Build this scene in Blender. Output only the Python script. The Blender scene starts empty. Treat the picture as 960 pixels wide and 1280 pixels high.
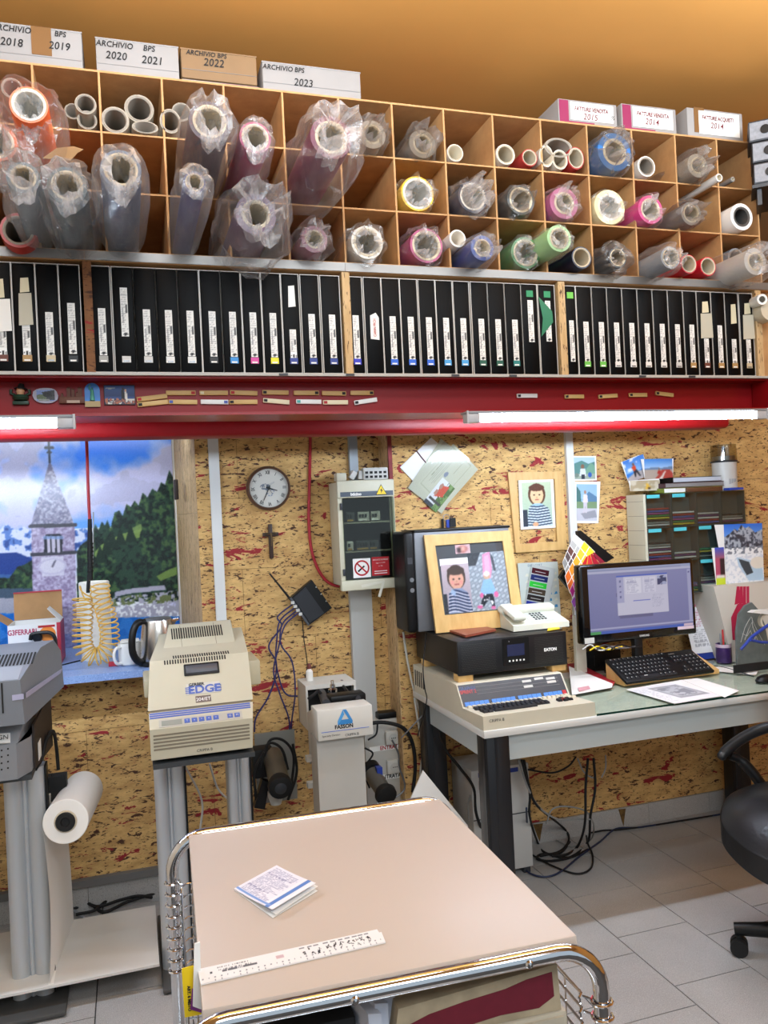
import bpy, bmesh, math, random
import numpy as np
from math import sin, cos, pi, radians, sqrt, atan2
from mathutils import Vector, Matrix, noise
random.seed(7)
rng = np.random.default_rng(7)
scene = bpy.context.scene
COL = scene.collection

# ------------------------------------------------------------------ camera, world, lights, exposure
YAW, PITCH, ROLL, FPX, CAMZ = 0.3030, 0.0036, -0.0483, 1020.0, 1.5
def cam_axes():
    cy, sy, cp, sp, cr, sr = cos(YAW), sin(YAW), cos(PITCH), sin(PITCH), cos(ROLL), sin(ROLL)
    A = Matrix(((cy, -sy, 0), (0, 0, -1), (sy, cy, 0)))
    P = Matrix(((1, 0, 0), (0, cp, sp), (0, -sp, cp)))
    Q = Matrix(((cr, -sr, 0), (sr, cr, 0), (0, 0, 1)))
    return Q @ P @ A                      # world -> camera (x right, y down, z forward)
CM = cam_axes()
cam_data = bpy.data.cameras.new('camera')
cam = bpy.data.objects.new('camera', cam_data); COL.objects.link(cam)
cam_data.sensor_fit = 'VERTICAL'; cam_data.sensor_height = 36.0
cam_data.lens = 36.0 * FPX / 1280.0
cam_data.clip_start = 0.05; cam_data.clip_end = 50
rot = Matrix((CM[0], -CM[1], -CM[2])).transposed()
cam.matrix_world = Matrix.Translation((0, 0, CAMZ)) @ rot.to_4x4()
scene.camera = cam

world = bpy.data.worlds.new('world'); scene.world = world; world.use_nodes = True
world.node_tree.nodes['Background'].inputs[0].default_value = (0.76, 0.89, 1.0, 1)
world.node_tree.nodes['Background'].inputs[1].default_value = 0.62
scene.view_settings.view_transform = 'Standard'
scene.view_settings.look = 'None'
scene.view_settings.exposure = 0.0
scene.view_settings.gamma = 1.0
TUBE_STRENGTH = 160.0                       # the two fluorescent tubes under the shelf
def area(name, loc, target, sx, sy, power, color=(0.80, 0.91, 1.0)):
    d = bpy.data.lights.new(name, 'AREA'); d.shape = 'RECTANGLE'; d.size = sx; d.size_y = sy
    d.energy = power; d.color = color
    o = bpy.data.objects.new(name, d); COL.objects.link(o)
    o.location = loc
    o.rotation_euler = (Vector(target) - Vector(loc)).to_track_quat('-Z', 'Y').to_euler()
    return o
# the room's ceiling fittings, behind and above the camera; uplights and niche light are added
area('ceiling_fitting_light', (0.3, 1.05, 2.86), (0.4, 2.5, 2.1), 1.4, 0.2, 10)
area('ceiling_fitting_light', (1.9, 0.95, 2.86), (1.9, 2.5, 2.1), 1.4, 0.2, 9.5)
area('ceiling_fitting_light', (0.6, -0.9, 2.9), (0.6, 0.6, 0.8), 2.4, 1.2, 92, (0.86, 0.94, 1.0))
area('added_ceiling_uplight', (0.2, 1.55, 2.74), (0.2, 2.2, 3.5), 1.6, 0.15, 26)  # this and the next: unseen uplights, added to brighten the ochre ceiling
area('added_ceiling_uplight', (2.0, 1.45, 2.74), (2.0, 2.1, 3.5), 1.6, 0.15, 24)
area('added_niche_light', (-0.45, 3.62, 1.97), (-0.45, 4.1, 1.35), 1.3, 0.05, 3.2, (0.80, 0.92, 1.0))  # hidden light added so the lake picture looks bright enough

def ray(px, py):
    d = Vector(((px - 480) / FPX, (py - 640) / FPX, 1.0))
    return CM.transposed() @ d
def at(px, py, Y):                         # the point of the plane Y = const that the photo shows there
    d = ray(px, py); return Vector((0, 0, CAMZ)) + d * (Y / d.y)
def atz(px, py, z):
    d = ray(px, py); return Vector((0, 0, CAMZ)) + d * ((z - CAMZ) / d.z)
def atx(px, py, X):
    d = ray(px, py); return Vector((0, 0, CAMZ)) + d * (X / d.x)
def mpp(px, py, Y):                        # metres per pixel there
    d = ray(px, py); return (Y / d.y) / FPX

# ------------------------------------------------------------------ materials
def lin(c):
    if isinstance(c, str):
        c = c.lstrip('#'); c = tuple(int(c[i:i+2], 16) / 255 for i in (0, 2, 4))
    return tuple(x / 12.92 if x <= 0.04045 else ((x + 0.055) / 1.055) ** 2.4 for x in c[:3])
MATS = {}
def mat(name, color, rough=0.5, metal=0.0, emit=0.0, alpha=1.0, trans=0.0, spec=0.5, bump=0.0, bscale=300.0, mottle=0.0, mscale=12.0, coat=0.0):
    if name in MATS: return MATS[name]
    m = bpy.data.materials.new(name); m.use_nodes = True
    nt = m.node_tree; b = nt.nodes['Principled BSDF']
    c = lin(color)
    b.inputs['Base Color'].default_value = (*c, 1); b.inputs['Roughness'].default_value = rough
    b.inputs['Metallic'].default_value = metal; b.inputs['Specular IOR Level'].default_value = spec
    b.inputs['Alpha'].default_value = alpha; b.inputs['Transmission Weight'].default_value = trans
    b.inputs['Coat Weight'].default_value = coat
    if emit: 
        b.inputs['Emission Color'].default_value = (*c, 1); b.inputs['Emission Strength'].default_value = emit
    if bump or mottle:
        g = nt.nodes.new('ShaderNodeNewGeometry'); 
        if mottle:
            n = nt.nodes.new('ShaderNodeTexNoise'); n.inputs['Scale'].default_value = mscale; n.inputs['Detail'].default_value = 5
            nt.links.new(g.outputs['Position'], n.inputs['Vector'])
            mx = nt.nodes.new('ShaderNodeMix'); mx.data_type = 'RGBA'; mx.blend_type = 'MULTIPLY'
            r = nt.nodes.new('ShaderNodeMapRange'); r.inputs['From Min'].default_value = 0.3; r.inputs['From Max'].default_value = 0.7
            r.inputs['To Min'].default_value = 1 - mottle; r.inputs['To Max'].default_value = 1.0
            nt.links.new(n.outputs['Fac'], r.inputs['Value'])
            mx.inputs['Factor'].default_value = 1.0; mx.inputs['A'].default_value = (*c, 1)
            nt.links.new(r.outputs['Result'], mx.inputs['B']); nt.links.new(mx.outputs['Result'], b.inputs['Base Color'])
        if bump:
            n2 = nt.nodes.new('ShaderNodeTexNoise'); n2.inputs['Scale'].default_value = bscale
            nt.links.new(g.outputs['Position'], n2.inputs['Vector'])
            bp = nt.nodes.new('ShaderNodeBump'); bp.inputs['Strength'].default_value = bump; bp.inputs['Distance'].default_value = 0.002
            nt.links.new(n2.outputs['Fac'], bp.inputs['Height']); nt.links.new(bp.outputs['Normal'], b.inputs['Normal'])
    MATS[name] = m
    return m

def stretched_noise(nt, scale, stretch, detail=3, rough=0.5, distort=0.0):
    g = nt.nodes.new('ShaderNodeNewGeometry'); mp = nt.nodes.new('ShaderNodeMapping')
    mp.inputs['Scale'].default_value = stretch
    n = nt.nodes.new('ShaderNodeTexNoise'); n.inputs['Scale'].default_value = scale
    n.inputs['Detail'].default_value = detail; n.inputs['Roughness'].default_value = rough; n.inputs['Distortion'].default_value = distort
    nt.links.new(g.outputs['Position'], mp.inputs['Vector']); nt.links.new(mp.outputs['Vector'], n.inputs['Vector'])
    return n.outputs['Fac']
def ramp(nt, fac, stops):
    r = nt.nodes.new('ShaderNodeValToRGB'); e = r.color_ramp.elements
    while len(e) < len(stops): e.new(0.5)
    for i, (p, c) in enumerate(stops):
        e[i].position = p; e[i].color = (*(lin(c) if isinstance(c, str) else (c, c, c)), 1)
    nt.links.new(fac, r.inputs['Fac']); return r.outputs['Color']
def mixc(nt, fac, a, b):
    m = nt.nodes.new('ShaderNodeMix'); m.data_type = 'RGBA'
    for s, v in (('Factor', fac), ('A', a), ('B', b)):
        if isinstance(v, str): m.inputs[s].default_value = (*lin(v), 1)
        elif hasattr(v, 'links'): nt.links.new(v, m.inputs[s])
        else: m.inputs[s].default_value = v
    return m.outputs['Result']
def cork(name, base, base2, stretch=(1, 1, 2.6), dark='#4a2a18', red='#942025', redcut=0.61, darkcut=0.60):
    m = bpy.data.materials.new(name); m.use_nodes = True; nt = m.node_tree; b = nt.nodes['Principled BSDF']
    tone = ramp(nt, stretched_noise(nt, 9, stretch, 8, 0.72), [(0.32, base2), (0.66, base)])
    fl = ramp(nt, stretched_noise(nt, 23, stretch, 4, 0.62, 0.5), [(darkcut, 0.0), (darkcut + 0.035, 1.0)])
    c = mixc(nt, fl, tone, dark)
    fl2 = ramp(nt, stretched_noise(nt, 62, stretch, 1.5), [(0.635, 0.0), (0.66, 0.85)])
    c = mixc(nt, fl2, c, '#4a2c16')
    rd = ramp(nt, stretched_noise(nt, 8, (stretch[0]*0.9, stretch[1], stretch[2]*1.1), 5, 0.65, 0.8), [(redcut, 0.0), (redcut + 0.012, 1.0)])
    c = mixc(nt, rd, c, red)
    nt.links.new(c, b.inputs['Base Color']); b.inputs['Roughness'].default_value = 0.75
    bp = nt.nodes.new('ShaderNodeBump'); bp.inputs['Strength'].default_value = 0.35; bp.inputs['Distance'].default_value = 0.002
    nt.links.new(fl, bp.inputs['Height']); bp.invert = True; nt.links.new(bp.outputs['Normal'], b.inputs['Normal'])
    MATS[name] = m; return m
def wood(name, base, dark, stretch=(1, 0.15, 1), scale=60, rough=0.5):
    m = bpy.data.materials.new(name); m.use_nodes = True; nt = m.node_tree; b = nt.nodes['Principled BSDF']
    c = ramp(nt, stretched_noise(nt, scale, stretch, 4, 0.6), [(0.3, dark), (0.7, base)])
    nt.links.new(c, b.inputs['Base Color']); b.inputs['Roughness'].default_value = rough
    MATS[name] = m; return m
def speckle(name, base, dark, light, scale=420, rough=0.45):
    m = bpy.data.materials.new(name); m.use_nodes = True; nt = m.node_tree; b = nt.nodes['Principled BSDF']
    t = ramp(nt, stretched_noise(nt, 3, (1, 1, 1), 4), [(0.3, base[0]), (0.7, base[1])])
    s1 = ramp(nt, stretched_noise(nt, scale, (1, 1, 1), 1), [(0.60, 0.0), (0.68, 0.8)])
    s2 = ramp(nt, stretched_noise(nt, scale * 0.7, (1, 1, 1), 1), [(0.60, 0.0), (0.70, 0.7)])
    c = mixc(nt, s1, t, dark); c = mixc(nt, s2, c, light)
    nt.links.new(c, b.inputs['Base Color']); b.inputs['Roughness'].default_value = rough
    MATS[name] = m; return m
def gloss_fac(nt, lo, hi):
    lw = nt.nodes.new('ShaderNodeLayerWeight'); lw.inputs['Blend'].default_value = 0.5
    pw = nt.nodes.new('ShaderNodeMath'); pw.operation = 'POWER'; pw.inputs[1].default_value = 3.5; nt.links.new(lw.outputs['Facing'], pw.inputs[0])
    ma = nt.nodes.new('ShaderNodeMath'); ma.operation = 'MULTIPLY_ADD'; ma.inputs[1].default_value = hi; ma.inputs[2].default_value = lo
    nt.links.new(pw.outputs[0], ma.inputs[0]); return ma.outputs[0]
def plastic_film(name, tint='#ffffff', body=0.30, rough=0.13):
    # thin crumpled polythene: see-through, whiter at grazing angles, shiny
    m = bpy.data.materials.new(name); m.use_nodes = True; nt = m.node_tree; nt.nodes.remove(nt.nodes['Principled BSDF'])
    out = nt.nodes['Material Output']
    tr = nt.nodes.new('ShaderNodeBsdfTransparent'); tr.inputs[0].default_value = (*lin(tint), 1)
    df = nt.nodes.new('ShaderNodeBsdfDiffuse'); df.inputs[0].default_value = (0.93, 0.93, 0.95, 1)
    tl = nt.nodes.new('ShaderNodeBsdfTranslucent'); tl.inputs[0].default_value = (0.93, 0.93, 0.95, 1)
    ad = nt.nodes.new('ShaderNodeMixShader'); ad.inputs[0].default_value = 0.4
    nt.links.new(df.outputs[0], ad.inputs[1]); nt.links.new(tl.outputs[0], ad.inputs[2])
    lw = nt.nodes.new('ShaderNodeLayerWeight'); lw.inputs['Blend'].default_value = 0.5
    wr = stretched_noise(nt, 30, (1, 0.35, 1), 3, 0.6)
    mr = nt.nodes.new('ShaderNodeMapRange'); mr.inputs['From Min'].default_value = 0.45; mr.inputs['From Max'].default_value = 0.75
    mr.inputs['To Min'].default_value = body * 0.5; mr.inputs['To Max'].default_value = body * 1.7
    nt.links.new(wr, mr.inputs['Value'])
    mm = nt.nodes.new('ShaderNodeMath'); mm.operation = 'MULTIPLY_ADD'; mm.use_clamp = True; mm.inputs[1].default_value = 0.16
    pw = nt.nodes.new('ShaderNodeMath'); pw.operation = 'POWER'; pw.inputs[1].default_value = 2.2; nt.links.new(lw.outputs['Facing'], pw.inputs[0])
    nt.links.new(pw.outputs[0], mm.inputs[0]); nt.links.new(mr.outputs['Result'], mm.inputs[2])
    m1 = nt.nodes.new('ShaderNodeMixShader'); nt.links.new(mm.outputs[0], m1.inputs[0])
    nt.links.new(tr.outputs[0], m1.inputs[1]); nt.links.new(ad.outputs[0], m1.inputs[2])
    gl = nt.nodes.new('ShaderNodeBsdfGlossy'); gl.inputs['Roughness'].default_value = rough
    bp = nt.nodes.new('ShaderNodeBump'); bp.inputs['Strength'].default_value = 0.9; bp.inputs['Distance'].default_value = 0.02
    nt.links.new(stretched_noise(nt, 22, (1, 0.35, 1), 4, 0.6, 0.6), bp.inputs['Height'])
    for q in (gl, df): nt.links.new(bp.outputs['Normal'], q.inputs['Normal'])
    m2 = nt.nodes.new('ShaderNodeMixShader'); nt.links.new(gloss_fac(nt, 0.08, 0.40), m2.inputs[0])
    nt.links.new(m1.outputs[0], m2.inputs[1]); nt.links.new(gl.outputs[0], m2.inputs[2])
    nt.links.new(m2.outputs[0], out.inputs['Surface'])
    MATS[name] = m; return m
def clear_pane(name, tint='#ffffff', gloss=1.5, rough=0.03, hi=0.6):
    m = bpy.data.materials.new(name); m.use_nodes = True; nt = m.node_tree; nt.nodes.remove(nt.nodes['Principled BSDF'])
    out = nt.nodes['Material Output']
    tr = nt.nodes.new('ShaderNodeBsdfTransparent'); tr.inputs[0].default_value = (*lin(tint), 1)
    gl = nt.nodes.new('ShaderNodeBsdfGlossy'); gl.inputs['Roughness'].default_value = rough
    m2 = nt.nodes.new('ShaderNodeMixShader'); nt.links.new(gloss_fac(nt, 0.03 * gloss, hi), m2.inputs[0])
    nt.links.new(tr.outputs[0], m2.inputs[1]); nt.links.new(gl.outputs[0], m2.inputs[2])
    nt.links.new(m2.outputs[0], out.inputs['Surface'])
    MATS[name] = m; return m
def print_mat(name, rough=0.45):
    m = bpy.data.materials.new(name); m.use_nodes = True; nt = m.node_tree; b = nt.nodes['Principled BSDF']
    a = nt.nodes.new('ShaderNodeVertexColor'); a.layer_name = 'ink'
    nt.links.new(a.outputs['Color'], b.inputs['Base Color']); b.inputs['Roughness'].default_value = rough
    MATS[name] = m; return m
PRINT = print_mat('printed_paper', 0.5); PRINTG = print_mat('glossy_print', 0.22)
def screen_mat():
    m = print_mat('lit_screen', 0.25); nt = m.node_tree; b = nt.nodes['Principled BSDF']
    a = [n for n in nt.nodes if n.type == 'VERTEX_COLOR'][0]
    nt.links.new(a.outputs['Color'], b.inputs['Emission Color']); b.inputs['Emission Strength'].default_value = 0.75
    for l in list(nt.links):
        if l.to_socket == b.inputs['Base Color']: nt.links.remove(l)
    b.inputs['Base Color'].default_value = (0.02, 0.02, 0.02, 1)
    return m
SCREEN = screen_mat()
CORK_L = cork('cork_wall', '#e3bb78', '#b0834a'); 
CORK_E = cork('cork_edge', '#d9b98c', '#b8935e', stretch=(3.2, 3.2, 0.5), redcut=0.69, darkcut=0.62)
M_WHITE = mat('white_plastic', '#e8e6e0', 0.4); M_OFF = mat('cream_plastic', '#ddd6c2', 0.45, mottle=0.06)
M_BLACK = mat('black_plastic', '#0c0c0d', 0.42, spec=.35); M_MATTE = mat('matte_black', '#0d0d0e', 0.7); M_DARK = mat('dark_grey_plastic', '#33353a', 0.5)
M_RED = mat('red_paint', '#8e0c13', 0.42, mottle=0.08, mscale=6, spec=.3)
M_CHROME = mat('chrome', '#e4e6ea', 0.08, 1.0); M_ALU = mat('aluminium', '#c6cace', 0.38, 0.55); M_STEEL = mat('dull_steel', '#8f9194', 0.42, 0.9)
M_PAPER = mat('white_paper', '#f1efea', 0.7); M_CARD = wood('cardboard', '#b58a5c', '#a17a50', (1, 1, 1), 12, 0.8)
M_BOARD = wood('hardboard', '#c99a66', '#b38555', (1, 1, 1), 14, 0.7); M_PINE = wood('pale_wood', '#dfb877', '#cfa260', (1, 1, 0.2), 40, 0.45)
M_GREY = mat('grey_plastic', '#8f9399', 0.5); M_DKBLUE = mat('blue_plastic', '#28409c', 0.4); M_INK = mat('black_ink', '#1a1a1c', 0.7)
M_REDINK = mat('red_ink', '#b3121d', 0.6); M_YEL = mat('yellow_sticker', '#f2cf1b', 0.5); M_BLUEINK = mat('blue_ink', '#3763c0', 0.6)

# ------------------------------------------------------------------ mesh helpers
class MB:
    def __init__(s): s.v = []; s.f = []; s.m = []; s.sm = []
    def add(s, vs, fs, m=0, smooth=False):
        n = len(s.v); s.v += [Vector(v) for v in vs]
        for f in fs: s.f.append([i + n for i in f]); s.m.append(m); s.sm.append(smooth)
        return s
    def box(s, a, b, m=0, M=None):
        x0, y0, z0 = a; x1, y1, z1 = b
        vs = [Vector(p) for p in ((x0,y0,z0),(x1,y0,z0),(x1,y1,z0),(x0,y1,z0),(x0,y0,z1),(x1,y0,z1),(x1,y1,z1),(x0,y1,z1))]
        if M is not None: vs = [M @ v for v in vs]
        return s.add(vs, [(0,3,2,1),(4,5,6,7),(0,1,5,4),(1,2,6,5),(2,3,7,6),(3,0,4,7)], m)
    def rbox(s, a, b, r, m=0, M=None, seg=2):       # box with rounded edges
        bm = bmesh.new(); bmesh.ops.create_cube(bm, size=1)
        a, b = Vector(a), Vector(b); c = (a + b) / 2; d = b - a
        for v in bm.verts: v.co = Vector((v.co.x * d.x + c.x, v.co.y * d.y + c.y, v.co.z * d.z + c.z))
        bmesh.ops.bevel(bm, geom=bm.edges[:], offset=min(r, 0.49 * min(abs(d.x), abs(d.y), abs(d.z))), segments=seg, profile=0.5, affect='EDGES')
        bm.verts.ensure_lookup_table(); bm.verts.index_update()
        vs = [(M @ v.co) if M is not None else v.co.copy() for v in bm.verts]
        s.add(vs, [[v.index for v in f.verts] for f in bm.faces], m, True); bm.free(); return s
    def prism(s, poly, d, m=0, smooth=False, M=None):           # 3-D polygon swept along vector d
        n = len(poly); p0 = [Vector(p) for p in poly]; d = Vector(d)
        vs = p0 + [p + d for p in p0]
        if M is not None: vs = [M @ v for v in vs]
        fs = [list(range(n))[::-1], list(range(n, 2 * n))] + [(i, (i + 1) % n, n + (i + 1) % n, n + i) for i in range(n)]
        return s.add(vs, fs, m, smooth)
    def ring(s, p0, p1, r0, r1, m=0, n=16, cap0=True, cap1=True, smooth=True):
        p0, p1 = Vector(p0), Vector(p1); ax = (p1 - p0).normalized(); u = ax.orthogonal().normalized(); w = ax.cross(u)
        A = [p0 + (u * cos(2*pi*i/n) + w * sin(2*pi*i/n)) * r0 for i in range(n)]
        B = [p1 + (u * cos(2*pi*i/n) + w * sin(2*pi*i/n)) * r1 for i in range(n)]
        s.add(A + B, [(i, (i+1) % n, n + (i+1) % n, n + i) for i in range(n)], m, smooth)
        if cap0: s.add(A, [list(range(n))[::-1]], m)
        if cap1: s.add(B, [list(range(n))], m)
        return s
    cyl = lambda s, p0, p1, r, m=0, n=16, **k: s.ring(p0, p1, r, r, m, n, **k)
    def lathe(s, prof, o, ax=(0, 0, 1), m=0, n=24, smooth=True, u=None):    # prof: (radius, height)
        o, ax = Vector(o), Vector(ax).normalized(); u = (Vector(u) if u else ax.orthogonal()).normalized(); w = ax.cross(u)
        vs = [o + ax * h + (u * cos(2*pi*i/n) + w * sin(2*pi*i/n)) * r for r, h in prof for i in range(n)]
        fs = [(k*n+i, k*n+(i+1) % n, (k+1)*n+(i+1) % n, (k+1)*n+i) for k in range(len(prof)-1) for i in range(n)]
        return s.add(vs, fs, m, smooth)
    def tube(s, pts, r, m=0, n=8, closed=False, caps=True):
        pts = [Vector(p) for p in pts]; N = len(pts); rings = []
        t0 = (pts[1] - pts[0]).normalized(); u = t0.orthogonal().normalized()
        for k in range(N):
            if closed: t = (pts[(k+1) % N] - pts[k-1]).normalized()
            else: t = (pts[min(k+1, N-1)] - pts[max(k-1, 0)]).normalized()
            u = (u - t * u.dot(t)); u = u.normalized() if u.length > 1e-6 else t.orthogonal().normalized()
            w = t.cross(u); rr = r[k] if isinstance(r, (list, tuple)) else r
            rings.append([pts[k] + (u * cos(2*pi*i/n) + w * sin(2*pi*i/n)) * rr for i in range(n)])
        vs = [p for q in rings for p in q]
        fs = [(k*n+i, k*n+(i+1) % n, ((k+1) % N)*n+(i+1) % n, ((k+1) % N)*n+i) for k in range(N if closed else N-1) for i in range(n)]
        s.add(vs, fs, m, True)
        if caps and not closed: s.add(rings[0], [list(range(n))[::-1]], m); s.add(rings[-1], [list(range(n))], m)
        return s
    def build(s, name, mats, parent=None, kind=None, label=None, world=True):
        me = bpy.data.meshes.new(name)
        inv = None
        if parent is not None and world:
            top = parent
            inv = WM[top.name].inverted()
        vs = [inv @ v for v in s.v] if inv is not None else s.v
        me.from_pydata([tuple(v) for v in vs], [], s.f)
        for mm in (mats if isinstance(mats, (list, tuple)) else [mats]): me.materials.append(mm)
        me.polygons.foreach_set('material_index', s.m); me.polygons.foreach_set('use_smooth', s.sm)
        bm = bmesh.new(); bm.from_mesh(me); bmesh.ops.recalc_face_normals(bm, faces=bm.faces[:]); bm.to_mesh(me); bm.free()
        try: me.set_sharp_from_angle(angle=radians(40))
        except Exception: pass
        o = bpy.data.objects.new(name, me); COL.objects.link(o)
        if parent is not None: o.parent = parent; WM[o.name] = WM[parent.name]
        else: WM[o.name] = Matrix.Identity(4)
        if kind: o['kind'] = kind
        if label: o['label'] = label
        return o
WM = {}
def tag(o, label, cat, group=None):
    o['label'] = label; o['category'] = cat
    if group: o['group'] = group
    return o
def thing(name, label, cat, loc=(0, 0, 0), rz=0.0, group=None, kind=None):
    o = bpy.data.objects.new(name, None); COL.objects.link(o); o.empty_display_size = 0.05
    o.location = loc; o.rotation_euler = (0, 0, rz)
    WM[o.name] = Matrix.Translation(Vector(loc)) @ Matrix.Rotation(rz, 4, 'Z')
    if kind: o['kind'] = kind
    return tag(o, label, cat, group)
def struct(name, loc=(0, 0, 0)):
    o = bpy.data.objects.new(name, None); COL.objects.link(o); o.location = loc; o['kind'] = 'structure'
    WM[o.name] = Matrix.Translation(Vector(loc)); return o
def single(mb, name, mats, label, cat, group=None):       # a one-mesh thing, origin at its base
    lo = [min(v[i] for v in mb.v) for i in range(3)]; hi = [max(v[i] for v in mb.v) for i in range(3)]
    c = Vector(((lo[0]+hi[0])/2, (lo[1]+hi[1])/2, lo[2]))
    mb.v = [v - c for v in mb.v]
    o = mb.build(name, mats); o.location = c; WM[o.name] = Matrix.Translation(c)
    return tag(o, label, cat, group)
def pieces(mesh_ob, parent, name, locs):           # alike pieces sharing one mesh
    for l in locs:
        c = mesh_ob.copy(); COL.objects.link(c); c.parent = parent; c.location = Vector(l) ; WM[c.name] = WM[parent.name]
def frame(o, u, v):                                  # matrix of a flat panel: x along u, y along v, z out of it
    u, v = Vector(u).normalized(), Vector(v); n = u.cross(v).normalized(); v = n.cross(u)
    return Matrix(((u.x, v.x, n.x, o[0]), (u.y, v.y, n.y, o[1]), (u.z, v.z, n.z, o[2]), (0, 0, 0, 1)))
def text(s, size, M, m, parent, name='lettering', align='CENTER', shear=0.0, sx=1.0, bold=0.0, lift=0.0006, space=1.0):
    c = bpy.data.curves.new(name, 'FONT'); c.body = s; c.size = size; c.align_x = align; c.align_y = 'CENTER'
    c.shear = shear; c.resolution_u = 3; c.extrude = 0.0001; c.offset = bold; c.space_character = space
    c.materials.append(m)
    o = bpy.data.objects.new(name, c); COL.objects.link(o); o.parent = parent
    W = M @ Matrix.Translation((0, 0, lift)) @ Matrix.Diagonal((sx, 1, 1, 1))
    o.matrix_local = WM[parent.name].inverted() @ W; WM[o.name] = WM[parent.name]
    return o

class Canvas:                                        # flat print: a small raster that becomes one coloured quad per dot
    def __init__(s, w, h, c='#ffffff'):
        s.w, s.h = w, h; s.a = np.empty((h, w, 3)); s.a[:] = s.c(c)
        s.X, s.Y = np.meshgrid((np.arange(w) + .5) / w, (np.arange(h) + .5) / h)
    def c(s, c):
        if isinstance(c, str): c = c.lstrip('#'); return np.array([int(c[i:i+2], 16) / 255 for i in (0, 2, 4)])
        return np.array(c)
    def put(s, mask, c, al=1.0):
        c = s.c(c); mk = mask.astype(float)[..., None] * al; s.a = s.a * (1 - mk) + c * mk; return s
    def rect(s, x0, y0, x1, y1, c, al=1.0): return s.put((s.X >= x0) & (s.X < x1) & (s.Y >= y0) & (s.Y < y1), c, al)
    def grad(s, y0, y1, c0, c1, mask=None):
        t = np.clip((s.Y - y0) / (y1 - y0), 0, 1)[..., None]; mk = ((s.Y >= y0) & (s.Y < y1)) if mask is None else mask
        s.a = np.where(mk[..., None], s.c(c0) * (1 - t) + s.c(c1) * t, s.a); return s
    def ell(s, x, y, rx, ry, c, al=1.0, rot=0.0):
        dx, dy = s.X - x, s.Y - y; ca, sa = cos(rot), sin(rot)
        return s.put(((dx*ca + dy*sa) / rx) ** 2 + ((-dx*sa + dy*ca) / ry) ** 2 < 1, c, al)
    def poly(s, pts, c, al=1.0):
        return s.put(s.inside(pts), c, al)
    def inside(s, pts):
        m = np.zeros(s.X.shape, bool); n = len(pts)
        for i in range(n):
            (x0, y0), (x1, y1) = pts[i], pts[(i+1) % n]
            if y0 == y1: continue
            k = ((y0 > s.Y) != (y1 > s.Y)) & (s.X < (x1 - x0) * (s.Y - y0) / (y1 - y0) + x0); m ^= k
        return m
    def line(s, x0, y0, x1, y1, w, c, al=1.0):
        ar = s.h / s.w; dx, dy = x1 - x0, (y1 - y0) * ar; L2 = dx*dx + dy*dy + 1e-12
        t = np.clip(((s.X - x0) * dx + (s.Y - y0) * ar * dy) / L2, 0, 1)
        return s.put((s.X - x0 - t*dx) ** 2 + ((s.Y - y0) * ar - t*dy) ** 2 < w*w, c, al)
    def noise(s, sc, seed=0, oct=3):
        out = np.zeros(s.X.shape); amp = 1.0; r = np.random.default_rng(seed)
        for o in range(oct):
            g = r.random((int(sc * 2**o * s.h / s.w) + 3, int(sc * 2**o) + 3)); x = s.X * sc * 2**o; y = s.Y * sc * 2**o * s.h / s.w
            xi, yi = x.astype(int), y.astype(int); fx, fy = x - xi, y - yi; fx = fx*fx*(3-2*fx); fy = fy*fy*(3-2*fy)
            out += amp * ((g[yi, xi]*(1-fx) + g[yi, xi+1]*fx)*(1-fy) + (g[yi+1, xi]*(1-fx) + g[yi+1, xi+1]*fx)*fy); amp *= .5
        return out / (2 - .5 ** (oct - 1))
    def grain(s, amt, seed=1):
        s.a = np.clip(s.a + (np.random.default_rng(seed).random((s.h, s.w, 1)) - .5) * amt, 0, 1); return s
    def blur(s, k=1):
        for _ in range(k):
            p = np.pad(s.a, ((1, 1), (1, 1), (0, 0)), 'edge'); s.a = (p[:-2, 1:-1] + p[2:, 1:-1] + p[1:-1, :-2] + p[1:-1, 2:] + 2*p[1:-1, 1:-1]) / 6
        return s
    def textlines(s, x0, y0, x1, y1, n, c='#555555', fill=0.75, seed=0, al=0.7):   # rows too small to read
        r = np.random.default_rng(seed)
        for i in range(n):
            ya = y0 + (y1 - y0) * (i + .2) / n; yb = y0 + (y1 - y0) * (i + .75) / n
            m = (s.Y >= ya) & (s.Y < yb) & (s.X >= x0) & (s.X < x0 + (x1 - x0) * (0.6 + 0.4 * r.random()))
            cols = r.random(s.w) < fill
            s.put(m & cols[None, :], c, al)
        return s
    def mesh(s, name, parent, M, w, h, m=None, lift=0.0008, surf=None, label=None):
        # quad grid on panel M, from (0,0) at the lower left to (w,h); colours at the vertices
        nx, ny = s.w, s.h
        gx, gy = np.meshgrid(np.linspace(0, w, nx), np.linspace(h, 0, ny))
        P = np.stack([gx, gy, np.full_like(gx, lift)], -1).reshape(-1, 3)
        if surf is not None: P = np.array([surf(*p) for p in P])
        L = np.array(WM[parent.name].inverted() @ M) if parent is not None else np.array(M)
        P = P @ L[:3, :3].T + L[:3, 3]
        i = np.arange(nx * ny).reshape(ny, nx)
        F = np.stack([i[1:, :-1], i[1:, 1:], i[:-1, 1:], i[:-1, :-1]], -1).reshape(-1, 4)
        me = bpy.data.meshes.new(name); me.vertices.add(len(P)); me.vertices.foreach_set('co', P.astype(np.float32).ravel())
        me.loops.add(F.size); me.loops.foreach_set('vertex_index', F.astype(np.int32).ravel())
        me.polygons.add(len(F)); me.polygons.foreach_set('loop_start', np.arange(0, F.size, 4, dtype=np.int32))
        me.update(calc_edges=True)
        a = np.clip(s.a, 0, 1); a = np.where(a <= .04045, a / 12.92, ((a + .055) / 1.055) ** 2.4)
        ca = me.color_attributes.new('ink', 'FLOAT_COLOR', 'POINT')
        ca.data.foreach_set('color', np.concatenate([a.reshape(-1, 3), np.ones((nx*ny, 1))], 1).astype(np.float32).ravel())
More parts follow.
